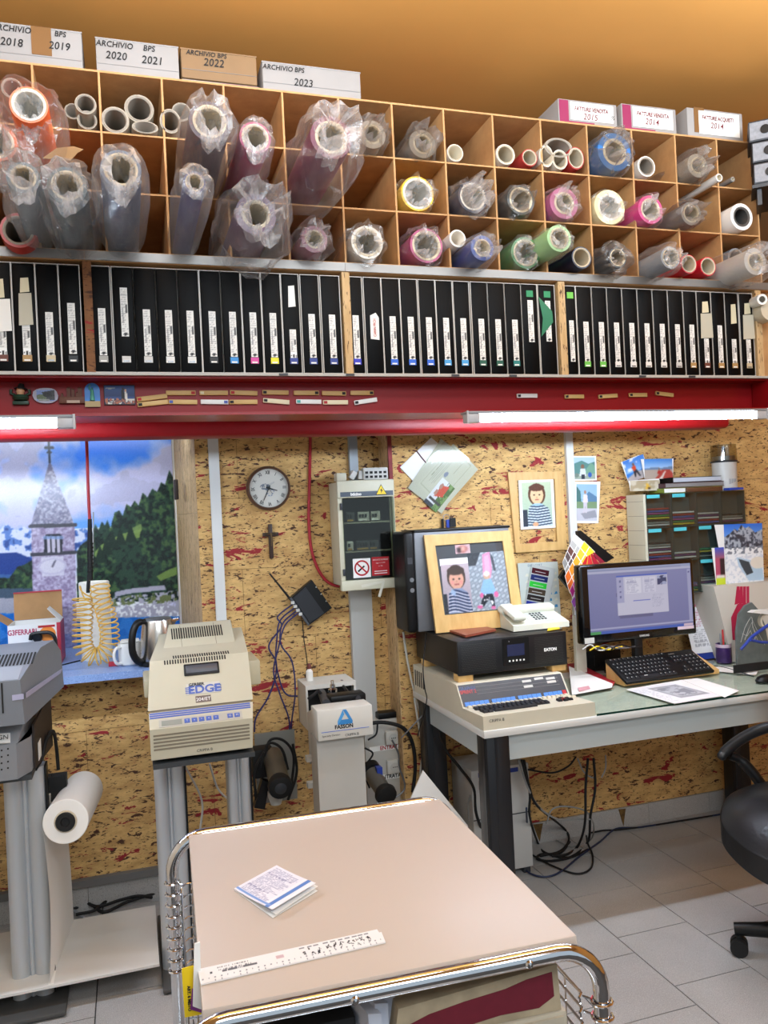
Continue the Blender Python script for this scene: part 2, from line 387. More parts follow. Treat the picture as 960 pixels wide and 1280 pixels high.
        me.materials.append(m or PRINT)
        o = bpy.data.objects.new(name, me); COL.objects.link(o)
        if parent is not None: o.parent = parent; WM[o.name] = WM[parent.name]
        else: WM[o.name] = Matrix.Identity(4)
        if label: o['label'] = label
        return o
def smooth_path(pts, k=6):                            # Catmull-Rom through the points
    P = [Vector(p) for p in pts]; P = [P[0]*2 - P[1]] + P + [P[-1]*2 - P[-2]]; out = []
    for i in range(1, len(P) - 2):
        a, b, c, d = P[i-1:i+3]
        for j in range(k):
            t = j / k
            out.append(0.5 * ((2*b) + (c - a)*t + (2*a - 5*b + 4*c - d)*t*t + (3*b - a - 3*c + d)*t**3))
    return out + [P[-2]]
def cable(pts, r, m, label, name='cable', group=None, k=6, n=6):
    return single(MB().tube(smooth_path(pts, k), r, 0, n), name, m, label, 'cable', group)
ORD = ['first', 'second', 'third', 'fourth', 'fifth', 'sixth', 'seventh', 'eighth', 'ninth', 'tenth', 'eleventh', 'twelfth', 'thirteenth', 'fourteenth', 'fifteenth']
# ------------------------------------------------------------------ the setting
WL, WR, WN, XC = 3.46, 3.316, 4.12, 1.072            # left wall, right wall, back of the niche, X of the corner
SILL = 0.948
ZC = 3.06
M_TILE = speckle('terrazzo_tile', ('#a3a19f', '#b2b0ae'), '#6b6967', '#cfcdcb')
M_GROUT = mat('dark_grout', '#454341', 0.8)
fl = struct('floor')
MB().box((-2.2, -2.0, -0.06), (4.2, 4.3, -0.004)).build('grout_bed', M_GROUT, fl)
TX, TY = 0.2855, 0.312
tile0 = MB().box((0.002, 0.002, -0.004), (TX - 0.002, TY - 0.002, 0)).build('tile', M_TILE, fl)
tile0.location = (1.545 - 7*TX, 1.85, 0)
locs = []
for i in range(-13, 6):
    off = 0.09 if i % 2 == 0 else -0.02
    for j in range(-4, 7):
        if (i, j) == (-7, 0): continue
        x, y = 1.545 + i*TX, 2.48 - 2*TY + j*TY + (0.0 if i % 2 == 0 else 0.21)
        if y > 3.45 or x > 3.6 or y < 0.4 or x < -2.1: continue
        locs.append((x, y, 0))
tile0.location = (1.545 - 7*TX, 2.48 - 2*TY + 0.21, 0)
pieces(tile0, fl, 'tile', locs)

M_ORANGE = mat('ochre_wall_paint', '#d29347', 0.85, mottle=0.06, mscale=3)
ce = struct('ceiling'); MB().box((-2.2, -2.0, ZC), (4.2, 4.3, ZC + 0.06)).build('ceiling_slab', M_ORANGE, ce)
def cork_wall(name, x0, x1, Y, z0, z1, tw=0.6, th=0.3, ox=0.0, m=CORK_L, back=0.05, core=None):
    w = struct(name)
    MB().box((x0, Y + 0.004, 0), (x1, Y + back, core or ZC)).build('wall_core', mat('dark_joint', '#6b4a28', .9), w)
    MBs = {}
    r = 0; z = z0
    while z < z1 - 0.01:
        ze = min(z + th, z1); x = x0 + (ox if r % 2 == 0 else ox - tw*0.5)
        while x < x1 - 0.005:
            xa, xb = max(x, x0), min(x + tw, x1)
            if xb - xa > 0.005:
                e = random.uniform(0, 0.0012)
                key = (round(xb-xa, 3), round(ze-z, 3))
                if key not in MBs:
                    o = MB().prism([(0.0009,0,0.0009),(xb-xa-0.0009,0,0.0009),(xb-xa-0.0009,0,ze-z-0.0009),(0.0009,0,ze-z-0.0009)], (0, 0.006, 0)).build('cork_tile', m, w); MBs[key] = o
                else:
                    o = MBs[key].copy(); COL.objects.link(o); o.parent = w
                WM[o.name] = WM[w.name]
                o.location = (xa, Y - e, z)
            x += tw
        z = ze; r += 1
    return w
cork_wall('wall_back_left', 0.285, XC + 0.002, WL, 0.10, 2.0, ox=-0.14)
cork_wall('wall_back_below_window', -1.6, 0.285, WL, 0.10, SILL - 0.03, ox=-0.1, core=SILL - 0.03)
cork_wall('wall_back_right', XC, 3.6, WR, 0.09, 2.0, tw=0.46, ox=0.0, back=0.2)
cr = struct('wall_corner_return')
MB().box((XC - 0.003, WR + 0.001, 0.09), (XC + 0.003, WL + 0.01, 2.0)).build('cork_strip', CORK_E, cr)
MB().box((XC - 0.0045, WR - 0.0035, 1.62), (XC + 0.012, WR + 0.008, 2.0)).build('red_edge', mat('red_stain', '#8e1a1d', 0.6, mottle=0.4, mscale=40), cr)
# upper plain walls behind the shelves and the side walls far out of the frame
up = struct('wall_upper'); MB().box((-2.2, WL - 0.02, 2.0), (3.6, WL + 0.05, ZC)).build('plaster', M_ORANGE, up)
sw = struct('wall_left'); MB().box((-1.75, -2.0, 0), (-1.7, 4.3, ZC)).build('plaster', mat('pale_plaster', '#d8cdb8', 0.85), sw)
sw = struct('wall_right'); MB().box((3.55, -2.0, 0), (3.6, 3.4, ZC)).build('plaster', M_ORANGE, sw)
# niche with splayed cork jamb
jb = struct('window_1')
j0, j1 = at(245, 600, WL).x, at(219, 600, WN).x
for k in range(4):
    za, zb = SILL + k*0.3, min(SILL + (k+1)*0.3, 2.0)
    MB().prism([(j0, WL, za + .0006), (j0 + 0.002, WL + 0.01, za + .0006), (j1 + 0.01, WN, za + .0006), (j1, WN, za + .0006)], (0, 0, zb - za - .0012)).build('cork_tile', CORK_E, jb)
MB().box((j0, WL, SILL), (0.287, WL + 0.04, 2.0)).build('jamb_edge', CORK_L, jb)
MB().box((-1.6, WN, 0.5), (0.4, WN + 0.05, 2.2)).build('niche_back', M_WHITE, jb)
M_SILL = speckle('blue_laminate', ('#7f9cd4', '#93aede'), '#5d78ae', '#b9cdf0', 200, 0.35)
MB().box((-1.6, 3.30, SILL - 0.028), (j0 - 0.01, WL + 0.004, SILL)).box((-1.6, WL + 0.0, SILL - 0.028), (j1 + 0.06, WN - 0.001, SILL)).build('window_sill', M_SILL, jb)
MB().box((-1.6, WL, 2.0), (0.4, WN, 2.03)).build('niche_top', M_WHITE, jb)
# skirting
M_SKIRT = speckle('grey_skirting', ('#a5a3a0', '#b4b1ad'), '#7d7b78', '#c9c6c2', 300)
def skirting(name, xs, Y, h, m):
    b = struct(name)
    for a, c in zip(xs[:-1], xs[1:]): MB().box((a + .0008, Y - 0.012, 0), (c - .0008, Y - 0.002, h)).build('skirting_tile', m, b)
    return b
skirting('baseboard_left', [-1.6, -1.21, -0.88, -0.55, -0.22, 0.10, 0.42, 0.74, XC - 0.004], WL, 0.095, M_SKIRT)
bt = struct('trim_1'); MB().box((-1.6, WL - 0.03, 0.0955), (XC - 0.01, WL - 0.003, 0.125)).build('ledge', mat('grey_ledge', '#6f6d6a', 0.6), bt)
skirting('baseboard_right', [XC, 1.25, 1.58, 1.92, 2.26, 2.6, 2.94, 3.5], WR, 0.09, M_SKIRT)

# red steel beam carrying the shelves
bm_ = struct('trim_2')
X0, X1 = -1.55, 2.44
MB().box((X0, 2.59, 1.835), (X1, 2.602, 1.945)).build('beam_web', M_RED, bm_)
MB().box((X0, 2.495, 1.826), (X1, 2.66, 1.8345)).build('beam_bottom_flange', mat('flange_paint', '#8e0c13', 0.3, spec=.4), bm_)
MB().box((X0, 2.51, 1.9395), (X1, 2.66, 1.9453)).build('beam_top_flange', M_RED, bm_)
MB().box((2.325, 2.50, 1.836), (2.44, 2.585, 1.939)).build('beam_end_plate', M_RED, bm_)
# pressed-metal channel under the flange, its ends and lower lip rounded
ch = struct('trim_3')
KC = 2.80 / 2.515; X2 = at(911, 530, 2.80).x
prof = [(y + .285, 1.5 + (z - 1.5)*KC) for y, z in [(2.515, 1.8255), (2.512, 1.80), (2.512, 1.778), (2.517, 1.768), (2.528, 1.7635), (2.60, 1.7635), (2.60, 1.8255)]]
mbc = MB(); n = len(prof)
vs = [(X0, y, z) for y, z in prof] + [(X2 - 0.006, y, z) for y, z in prof] + [(X2, 2.841 + (y-2.841)*0.93, 1.83 + (z-1.83)*0.92) for y, z in prof]
mbc.add(vs, [(k*n+i, k*n+(i+1) % n, (k+1)*n+(i+1) % n, (k+1)*n+i) for k in range(2) for i in range(n)] + [list(range(2*n, 3*n))], 0, True)
mbc.build('channel', M_RED, ch)
# white cable trunking on the walls
def trunk(name, pxa, pya, pxb, pyb, Y, w, d=0.02, m=M_WHITE, z0=None, z1=None):
    a, b = at(pxa, pya, Y), at(pxb, pyb, Y); x = (a.x + b.x) / 2
    t = struct(name); MB().box((x - w/2, Y - d, z0 if z0 is not None else b.z), (x + w/2, Y - 0.0015, z1 if z1 is not None else a.z)).build('trunking', m, t)
    return t
trunk('trim_4', 265, 548, 277, 775, WL, 0.042, 0.02, mat('white_trunking', '#dcdcd8', 0.4), z0=0.98, z1=1.9)
trunk('trim_5', 708, 545, 716, 680, WR, 0.036, 0.02, MATS['white_trunking'], z0=0.76, z1=1.9)
trunk('trim_6', 440, 550, 441, 600, WL, 0.038, 0.025, mat('grey_trunking', '#9aa3a8', 0.4), z0=1.6, z1=1.9)
trunk('trim_7', 449, 740, 455, 880, WL, 0.098, 0.03, mat('pale_grey_duct', '#b9b8b3', 0.45), z0=0.13, z1=1.25)
# ------------------------------------------------------------------ pigeonhole unit with the vinyl rolls
PF, PB = 2.5, 3.12                                   # front and back of the shelving
DX = [-0.748, -0.567, -0.387, -0.206, -0.026, 0.152, 0.334, 0.515, 0.695, 0.874, 1.054, 1.232, 1.413, 1.594, 1.777, 1.960, 2.143, 2.318]
ROWZ = [2.309, 2.483, 2.657]; TOPZ = 2.832
pu = thing('pigeonhole_unit', 'brown hardboard pigeonhole unit with three rows of cells under the ceiling', 'shelving', (0.8, PF, 2.28))
for x in DX: MB().box((x - .003, PF, ROWZ[0]), (x + .003, PB - .006, TOPZ)).build('divider', M_BOARD, pu)
for z in ROWZ[1:]: MB().box((DX[0], PF + .001, z - .0025), (DX[-1], PB - .006, z + .0025)).build('shelf_panel', M_BOARD, pu)
MB().box((DX[0], PF, TOPZ), (DX[-1] + .003, PB, TOPZ + .006)).build('top_panel', M_BOARD, pu)
MB().box((DX[0], PF, ROWZ[0] - .006), (DX[-1] + .003, PB, ROWZ[0])).build('bottom_panel', M_BOARD, pu)
MB().box((DX[0], PB - .006, ROWZ[0]), (DX[-1] + .003, PB, TOPZ)).build('back_panel', M_BOARD, pu)
# binder shelf below
bs = thing('binder_shelf', 'long shelf with metal front strip and cork posts holding black binders', 'shelf', (0.8, PF, 1.93))
MB().box((-1.55, PF - .004, 1.9455), (2.40, PB, 1.9535)).build('shelf_board', mat('shelf_edge_white', '#b5b2ac', 0.5), bs)
MB().box((-1.55, PF, 2.278), (2.37, PB, ROWZ[0] - .0065)).build('top_board', M_BOARD, bs)
xs = [-1.55, -0.089, 0.690, 2.345]
for a, b in zip(xs[:-1], xs[1:]): MB().box((a + .0005, PF - .004, 2.2795), (b - .0005, PF - .0005, 2.306)).build('metal_strip', mat('brushed_strip', '#85827f', 0.4, 0.6), bs)
for a, b, m in ((-0.096, -0.072, 'brown'), (0.679, 0.704, 'l'), (1.450, 1.476, 'l'), (2.283, 2.31, 'l')):
    MB().box((a, PF, 1.954), (b, PB, 2.2775)).build('cork_post', CORK_E if m == 'l' else cork('brown_cork', '#8a5a34', '#6e4526'), bs)
MB().box((2.318, PF + .03, 1.954), (2.37, PB, 2.2775)).build('end_board', M_BOARD, bs)
for x, s in ((0.476, 'LEAD'), (0.690, 'LEADER'), (1.05, '350A'), (1.26, 'LEADER'), (1.77, '351C'), (1.98, 'LEADS')):
    t = MB().box((x - .014, PF - .006, 1.946), (x + .014, PF - .0045, 1.953)).build('shelf_label', M_DARK, bs)
# ---- binders
BINH = 0.312
def bmat(c): return mat('chip_' + c, c, 0.5)
M_SLIP = mat('slipcase_edge', '#c9c5bf', 0.45); M_BIND = mat('black_binder', '#040405', 0.5, spec=.12)
CHIPS = {'grey': '#a7a39d', 'silver': '#cfccc8', 'white': '#e6e4e0', 'blue': '#2d8fd8', 'pink': '#d8449c', 'yellow': '#ece51f', 'dark blue': '#2b3f8f', 'royal blue': '#2a2fc0',
         'bright blue': '#2766d8', 'light blue': '#48a2e0', 'dark green': '#1d5a48', 'teal': '#1f7c78', 'green': '#1f8b58', 'lime': '#6cc04a', 'brown': '#6b3a2c', 'tan': '#b08a55', 'beige': '#cdbb98', 'black': '#202022'}
def label_print(seed, style=0):
    c = Canvas(8, 46, '#e9e7e2')
    c.textlines(0.15, 0.04, 0.9, 0.5, 12, '#8a8a8c', 0.8, seed, 0.5); c.textlines(0.15, 0.52, 0.9, 0.9, 9, '#77777a', 0.7, seed + 1, 0.55)
    c.rect(0.62, 0.34, 0.9, 0.52, '#2b2b2d', 0.8); c.rect(0.2, 0.42, 0.4, 0.72, '#55555a', 0.55)
    if style == 1:
        c.rect(0, .78, 1, 1, '#f4f4f2'); r = np.random.default_rng(seed)
        for k in range(4): c.rect(.12 + .2*k, .80 + .08*r.random(), .26 + .2*k, .9 + .08*r.random(), '#151515')
    else: c.ell(0.55, 0.945, 0.28, 0.025, '#1b1b1d')
    return c
LABC = [label_print(i, 0) for i in range(5)] + [label_print(9, 1)]
def binder(x0, x1, chip, la, lb, where, style=0, extra=None, tilt=0.0):
    w = x1 - x0; t = thing('binder', f'black binder in open slipcase, {where}', 'binder', ((x0+x1)/2, PF + .004, 1.9536), 0, 'black binders on the long shelf')
    c = MB(); e = 0.0022
    c.box((x0, PF + .004, 1.9540), (x0 + e, PF + .26, 1.9540 + BINH)); c.box((x1 - e, PF + .004, 1.9540), (x1, PF + .26, 1.9540 + BINH))
    c.box((x0 + e, PF + .004, 1.9540 + BINH - e), (x1 - e, PF + .26, 1.9540 + BINH)); c.box((x0 + e, PF + .004, 1.9540), (x1 - e, PF + .26, 1.9540 + e))
    c.build('slipcase', M_SLIP, t)
    s = MB().rbox((x0 + .0030, PF + .002, 1.9568), (x1 - .0030, PF + .25, 1.9536 + BINH - .004), 0.004)
    s.build('spine', M_BIND, t)
    xm = (x0 + x1) / 2 + 0.002; z = lambda f: 1.9536 + BINH * f; lw = min(0.0205, w * 0.36)
    if la is not None:
        o = LABC[style if style < 6 else 5].mesh('spine_label', t, frame((xm - lw/2, PF + .002, z(la)), (1, 0, 0), (0, 0, 1)), lw, z(lb) - z(la), lift=0.0007)
    if chip:
        MB().box((xm - lw*.6, PF + .0007, z(.095)), (xm + lw*.6, PF + .0018, z(.155))).box((xm - lw*.4, PF + .0003, z(.10)), (xm + lw*.4, PF + .0007, z(.115)), 1).build('colour_chip', [bmat(CHIPS[chip]), M_PAPER if chip not in ('white','silver','beige') else M_STEEL], t)
    if extra: extra(t, x0, x1, xm, z)
    return t
def bay(pairs, chips, name, la=0.19, lb=0.58, spec={}):
    for i, (p, ch) in enumerate(zip(pairs, chips)):
        a, b = at(p[0], 400, PF).x, at(p[1], 400, PF).x
        sp = spec.get(i, {})
        cw = f'{ch} chip' if ch else 'no chip'
        binder(a - .0022, b + .0022, ch, sp.get('la', la), sp.get('lb', lb), sp.get('where', f'{cw}, {ORD[i]} from the left in the {name} bay'), sp.get('style', random.randrange(5)), sp.get('extra'))
def tape(x0f, x1f, z0, z1, m, name='paper_patch', dy=0.0012):
    def f(t, x0, x1, xm, z):
        w = x1 - x0
        MB().prism([(x0 + w*x0f, PF + .0005 - dy, z(z0)), (x0 + w*x1f, PF - dy, z(z0 + .01)), (x0 + w*(x1f-.03), PF + .0005 - dy, z(z1)), (x0 + w*(x0f+.04), PF + .0002 - dy, z(z1 - .008))], (0, -.0006, 0)).build(name, m, t)
    return f
def multi(*fs): return lambda *a: [f(*a) for f in fs]
M_MASK = mat('masking_tape', '#bfb9a6', 0.6); M_OLDT = mat('yellowed_tape', '#d9cfae', 0.5)
bay([(-43, -17), (-13, 15), (17, 45), (47, 74), (76, 101)], ['grey', 'brown', 'tan', 'beige', 'black'], 'leftmost', 0.15, 0.55, {
    1: dict(style=5, la=.14, lb=.5, extra=multi(tape(.3, .95, .36, .66, M_PAPER), tape(.3, .7, .66, .84, M_OLDT, 'tape'))),
    2: dict(style=5, la=.14, lb=.5, extra=multi(tape(.25, .85, .42, .72, M_MASK), tape(.35, .75, .72, .86, M_OLDT, 'tape'))), 4: dict(la=.17, lb=.64)})
bay([(114,139),(142,168),(169,196),(197,223),(224,250),(252,277),(278,302),(304,327),(329,352),(354,375),(378,400),(403,426)],
    ['grey', 'silver', 'silver', 'white', 'white', 'black', 'blue', 'pink', 'yellow', 'dark blue', 'dark blue', 'dark blue'], 'second', 0.16, 0.60, {
    1: dict(la=.34, lb=.80), 9: dict(style=5, la=.15, lb=.44, extra=tape(.35, .75, .66, .88, M_PAPER, 'tape'))})
def pinknote(t, x0, x1, xm, z):
    MB().prism([(xm - .016, PF - .0004, z(.36)), (xm + .013, PF - .0004, z(.35)), (xm + .014, PF - .001, z(.58)), (xm + .004, PF - .001, z(.63)), (xm - .015, PF - .001, z(.60))], (0, -.0006, 0)).build('torn_label', M_PAPER, t)
    text('CARBN PRCH', .0125, frame((xm - .001, PF - .0018, z(.475)), (0, 0, 1), (-1, 0, 0)), M_REDINK, t, sx=.75)
def greentape(t, x0, x1, xm, z):
    MB().prism([(x0 + .0, PF - .001, z(.86)), (x1 - .018, PF - .0035, z(.70)), (x1 - .016, PF - .0035, z(.58)), (x0 + .004, PF - .001, z(.42)), (x0 + .012, PF - .002, z(.62))], (0, -.001, 0)).build('green_tape', mat('green_tape', '#14724a', 0.4), t)
def topchip(c): 
    return lambda t, x0, x1, xm, z: MB().box((xm - .013, PF + .0006, z(.855)), (xm + .012, PF + .0018, z(.925))).build('colour_chip', bmat(CHIPS[c]), t)
bay([(434,454),(457,478),(479.5,501),(502.5,523),(525.5,545.5),(547,567),(569,588),(591,611),(612,632),(633,653),(653.5,673),(675,695)],
    ['royal blue', None, 'bright blue', 'bright blue', 'bright blue', 'light blue', 'light blue', 'dark green', 'dark green', 'teal', None, None], 'third', 0.155, 0.60, {
    1: dict(la=None, where='red handwritten torn label, second in third bay', extra=pinknote),
    10: dict(la=.36, lb=.82, where='green label at its top, eleventh in third bay', extra=topchip('green')),
    11: dict(la=.37, lb=.82, where='loose dark green tape flap on its spine', extra=multi(topchip('green'), greentape))})
bay([(706.5,721),(722.5,741),(742,760),(761,779),(780,798),(799,817),(818,836),(837,855),(856,872),(873,890),(891,907),(908,924),(926,942)],
    [None, 'lime', 'lime', 'white', 'white', 'white', 'white', 'silver', 'tan', 'brown', 'tan', 'tan', 'beige'], 'rightmost', 0.15, 0.60, {
    0: dict(la=.15, lb=.61, where='torn label and lime sticker, first of rightmost bay', extra=topchip('lime')),
    9: dict(style=5, la=.14, lb=.44, where='wide beige paper patch, tenth of rightmost bay', extra=multi(tape(.15, .98, .44, .74, M_MASK), tape(.3, .75, .74, .88, M_OLDT, 'tape'))),
    11: dict(style=5, la=.14, lb=.44, where='curled tape on spine, second from right end', extra=tape(.35, .75, .62, .86, M_OLDT, 'tape')),
    12: dict(style=5, la=.14, lb=.44, where='beige paper patch, last at the right end', extra=multi(tape(.15, .98, .44, .74, M_MASK), tape(.3, .75, .74, .88, M_OLDT, 'tape')))})

# ---- rolls of vinyl and paper
FILM = plastic_film('clear_bag', body=0.055); FILM_D = plastic_film('smoky_bag', '#e4e0da', 0.09, 0.2)
FILM_W = plastic_film('gathered_bag', body=0.36, rough=.25); FILM_D2 = plastic_film('gathered_smoky_bag', '#eeeae4', 0.2, .25)
M_CORE = mat('cardboard_core', '#c9bda6', 0.75); M_COREW = mat('white_core', '#e4ded2', 0.6); M_CORED = mat('grey_core', '#a0968a', 0.8, mottle=0.15)
def solve_roll(px, py, rpx, row, Y=None):
    if Y is None:
        lo, hi = 1.7, 3.0
        for _ in range(40):
            mid = (lo + hi) / 2; p = at(px, py, mid); r = rpx * mpp(px, py, mid)
            # nearer to the camera the same picture point lies lower
            if p.z - r < ROWZ[row] + .004: lo = mid
            else: hi = mid
        Y = (lo + hi) / 2
    p = at(px, py, Y); return p, rpx * mpp(px, py, Y)
def bag_mesh(p, r, back, rc, seed, fat=1.25, sag=0.02, ruffle=1.0, front=0.04, n=26, twist=None):
    # crumpled sleeve around a roll whose mouth is at p (axis along +Y), tucked into the core at the front
    m = MB(); rows = []
    L = back - p.y
    prof = [(L, 1.02, 0.0), (L*0.75, fat*0.96, .2), (L*0.5, fat, .5), (L*0.3, fat*1.03, .7), (L*0.15, fat*1.04, 1), (0.05, fat*1.0, 1), (0.015, fat*.97, 1), (-front*.45, fat*.88, 1.1), (-front*.85, fat*.74, 1.3), (-front, .60*fat, 1.5), (-front*.6, .45, 1.2), (0.006, max(rc/r*.9, .28), 1.1), (0.05, rc/r*.6, .8), (0.08, rc/r*.25, .4)]
    for k, (dy, f, nz) in enumerate(prof):
        ring = []
        for i in range(n):
            a = 2*pi*i/n
            q = Vector((cos(a)*1.6, sin(a)*1.6, dy*14 + seed*7.3))
            q2 = Vector((cos(a)*3.6, sin(a)*3.6, dy*30 + seed*3.1))
            d = noise.noise(q) * .20 + noise.noise(q2) * .16 + random.uniform(-.035, .035)
            rr = r * f * (1 + d * nz * ruffle)
            yy = p.y + dy + (noise.noise(q2 * .8 + Vector((5, 1, 2))) * .045 * nz * ruffle * (1 if k < 12 else .3)) * (r / .05)
            x, z = p.x + cos(a) * rr, p.z + sin(a) * rr
            if sin(a) < 0 and dy > -front: z -= sag * -sin(a) * (.4 + .6 * nz) * (1 if yy < PF - .01 else 0)
            if yy > PF - .01 or dy > L * .8:                     # inside the cell keep off its panels
                z = max(z, p.z - r * 1.02)
            ring.append(Vector((x, min(yy, back), z)))
        rows.append(ring)
    vs = [v for q in rows for v in q]
    fs = []
    for k in range(len(rows) - 1):
        for i in range(n):
            a, b, c, d = k*n+i, k*n+(i+1) % n, (k+1)*n+(i+1) % n, (k+1)*n+i
            fs += [(a, b, c), (a, c, d)] if (i + k) % 2 else [(a, b, d), (b, c, d)]
    m.add(vs, fs, 0, False)
    for i in range(len(fs)): m.m[i] = 1 if i >= 2*n*8 else 0
    return m
RN = [0]
def roll(px, py, rpx, row, color, label, core=.72, bag=None, wall=None, length=.55, Y=None, squash=1.0, corem=None, name='vinyl_roll', group='rolls in the pigeonholes', tilt=None):
    p, r = solve_roll(px, py, rpx, row, Y); RN[0] += 1
    back = min(p.y + length, PB - .012)
    rf = r if bag is None or bag.get('inner') is None else r * bag['inner']
    if bag and bag.get('rest'): p = Vector((p.x, p.y, p.z))
    t = thing(name, label, 'roll', (p.x, p.y, p.z - r), 0, group)
    cm = mat('roll_' + color, color, 0.35) if isinstance(color, str) else color
    rc = rf * core; ax = (0, 1, 0)
    b = MB().lathe([(rc + (rf-rc)*.1, 0.0), (rf * .985, 0), (rf, 0.003), (rf, back - p.y), (rc*.9, back - p.y)], p, ax, 0, 24)
    if squash != 1: b.v = [Vector((v.x, v.y, p.z - rf + (v.z - p.z + rf) * squash)) for v in b.v]
    b.build('roll_body', cm, t)
    c = MB().lathe([(rc + (rf-rc)*.25, -.001), (rc * .98, -.002), (rc*.88, .001), (rc*.88, (back - p.y)*.9), (0.0005, (back - p.y)*.92)], p, ax, 0, 22)
    if squash != 1: c.v = [Vector((v.x, v.y, p.z - rf + (v.z - p.z + rf) * squash)) for v in c.v]
    c.build('core', corem or M_CORE, t)
    if bag:
        g = bag_mesh(p, r * bag.get('scale', 1.0), back + .004, rc, RN[0], bag.get('fat', 1.22), bag.get('sag', .01), bag.get('ruffle', 1.0), bag.get('front', .035))
        o = g.build('plastic_bag', [bag.get('m', FILM), FILM_W if bag.get('m', FILM) is FILM else FILM_D2], t)
    return t
BIG = lambda **k: dict(dict(fat=1.4, sag=.035, ruffle=1.15, front=.07), **k)
SML = lambda **k: dict(dict(fat=1.15, sag=.004, ruffle=.9, front=.035), **k)
# big bagged rolls sticking far out of the left cells
roll(36, 131, 23, 2, '#e8601f', 'orange vinyl roll in open clear bag, top left of the shelving', .84, dict(fat=1.75, sag=.06, ruffle=1.0, front=-.045), corem=M_COREW, length=.6, Y=2.1)
roll(-4, 178, 24, 1, '#d9683c', 'reddish orange roll in clear bag at the left picture edge', .8, dict(fat=1.3, sag=.04, ruffle=1.0, front=.0), corem=M_COREW)
roll(29, 222, 20, 1, '#41525a', 'bagged grey green roll hanging out above the small red roll', .7, BIG(fat=1.55), Y=2.14)
roll(84, 232, 24, 0, '#14343a', 'dark teal roll in crumpled bag, beside the blue bagged roll', .72, BIG(fat=1.5, front=.05))
roll(151, 212, 25, 0, '#3a4a66', 'slate blue roll in tall smooth bag, third along the bottom row', .78, BIG(fat=1.42, ruffle=.7, front=.03))
roll(243, 228, 14, 0, '#2f2d63', 'thin indigo roll in a narrow clear sleeve', .75, BIG(fat=1.75, ruffle=.6, front=.03, sag=.015))
roll(262, 152, 26, 1, '#3d2a38', 'blackish purple bagged roll in the middle row', .74, BIG(fat=1.3, ruffle=.85))
roll(319, 172, 20, 1, '#9c1d52', 'magenta roll in tight clear bag beside the blackish purple roll', .8, BIG(fat=1.28, ruffle=.7, front=.03))
roll(414, 172, 27, 1, '#6b2340', 'dark plum roll in the largest puffy bag', .7, BIG(fat=1.6, front=.09, ruffle=1.2))
roll(320, 268, 26, 0, '#5a3a58', 'purple roll in a round ballooned bag on the bottom row', .6, BIG(fat=1.75, ruffle=1.3, front=.09))
# bottom row, left to right
roll(23, 288, 22, 0, '#b5362c', 'red roll with open grey core under the hanging bag', .78, corem=M_CORED, Y=2.44)
roll(393, 299, 17, 0, '#8a4a60', 'small bagged mauve roll at the foot of the plum roll', .6, SML(fat=1.4, ruffle=1.3))
roll(459, 303, 21, 0, '#d9d3c6', 'cream roll with beige core ring, bag crumpled above it', .8, SML(fat=1.3, ruffle=1.1, front=.01))
roll(533, 307, 22, 0, '#a13468', 'magenta roll with pale core ring, bottom row', .82, SML(fat=1.25, ruffle=1.1, front=.01))
roll(572, 298, 11, 0, '#e9e6df', 'small bare white paper roll beside the royal blue one', .84, corem=M_COREW, name='paper_roll', Y=2.47)
roll(603, 310, 16, 0, '#23408f', 'royal blue roll in crumpled bag, bottom row', .6, SML(fat=1.3, ruffle=1.2), Y=2.42)
roll(657, 316, 20, 0, '#3f7a45', 'dark green bagged roll with pale core, bottom row', .8, SML(ruffle=1.1, front=.01))
roll(699, 298, 17, 0, '#9cc98a', 'light green and white bagged roll leaning above the navy roll', .72, SML(ruffle=.9, front=.015), Y=2.40)
roll(727, 322, 14, 0, '#161d3a', 'bare navy roll with tan core, bottom row', .84, corem=M_CORE)
roll(772, 322, 13, 0, '#3b3a3c', 'charcoal roll in a wide see-through bag', .8, dict(fat=1.7, ruffle=.9, front=.0, m=FILM_D, sag=.0))
roll(838, 322, 14, 0, '#8e9299', 'silver roll in wrinkled clear wrap, bottom row', .8, dict(fat=1.35, ruffle=1.3, front=.02, sag=.0), Y=2.38)
roll(861, 330, 12, 0, '#c0202e', 'left one of two bare red rolls', .86, corem=M_CORE)
roll(885, 333, 12, 0, '#c81f30', 'right one of two bare red rolls', .86, corem=M_CORE)
roll(920, 322, 12, 0, '#8b8c90', 'small bare grey roll behind the last bag on the right', .85, corem=M_CORED, Y=2.56)
roll(908, 336, 9, 0, '#111113', 'thin black roll in the last bottom cell', .5, Y=2.5)
roll(944, 327, 17, 0, '#b9b6b2', 'bagged pale roll bulging out at the right end', .6, dict(fat=1.4, ruffle=1.2, front=.05, sag=.0), Y=2.36, length=.5)
# middle row
roll(522, 242, 22, 1, '#e3b92e', 'yellow roll in clear bag, middle row', .86, SML(fat=1.2, ruffle=1.0, front=.012), corem=M_COREW)
roll(591, 246, 20, 1, '#2c3146', 'dark blue roll whose bag ends in a raised twist', .82, dict(fat=1.3, ruffle=1.5, front=.05, sag=0), corem=M_COREW)
roll(651, 250, 19, 1, '#45484a', 'dark grey bagged roll, middle row', .78, SML(m=FILM_D, front=.015))
roll(705, 254, 20, 1, '#a85a80', 'pink roll hidden by its bag, middle row', .6, SML(ruffle=1.2))
roll(762, 259, 22, 1, '#e6dcae', 'pale yellow roll with thick rim, middle row', .7, SML(fat=1.08, ruffle=.8, front=.008), corem=M_COREW)
roll(813, 262, 18, 1, '#c2397a', 'bright pink roll with clear wrap, middle row', .7, SML(fat=1.12, ruffle=1.0, front=.01))
roll(864, 267, 15, 1, '#8d8a88', 'grey roll in crinkled bag, middle row', .7, SML(m=FILM_D, ruffle=1.2))
roll(927, 271, 17, 1, '#eceae6', 'bare thick white paper roll at the right of the middle row', .66, corem=mat('shadow_core', '#4a4744', .8), name='paper_roll')
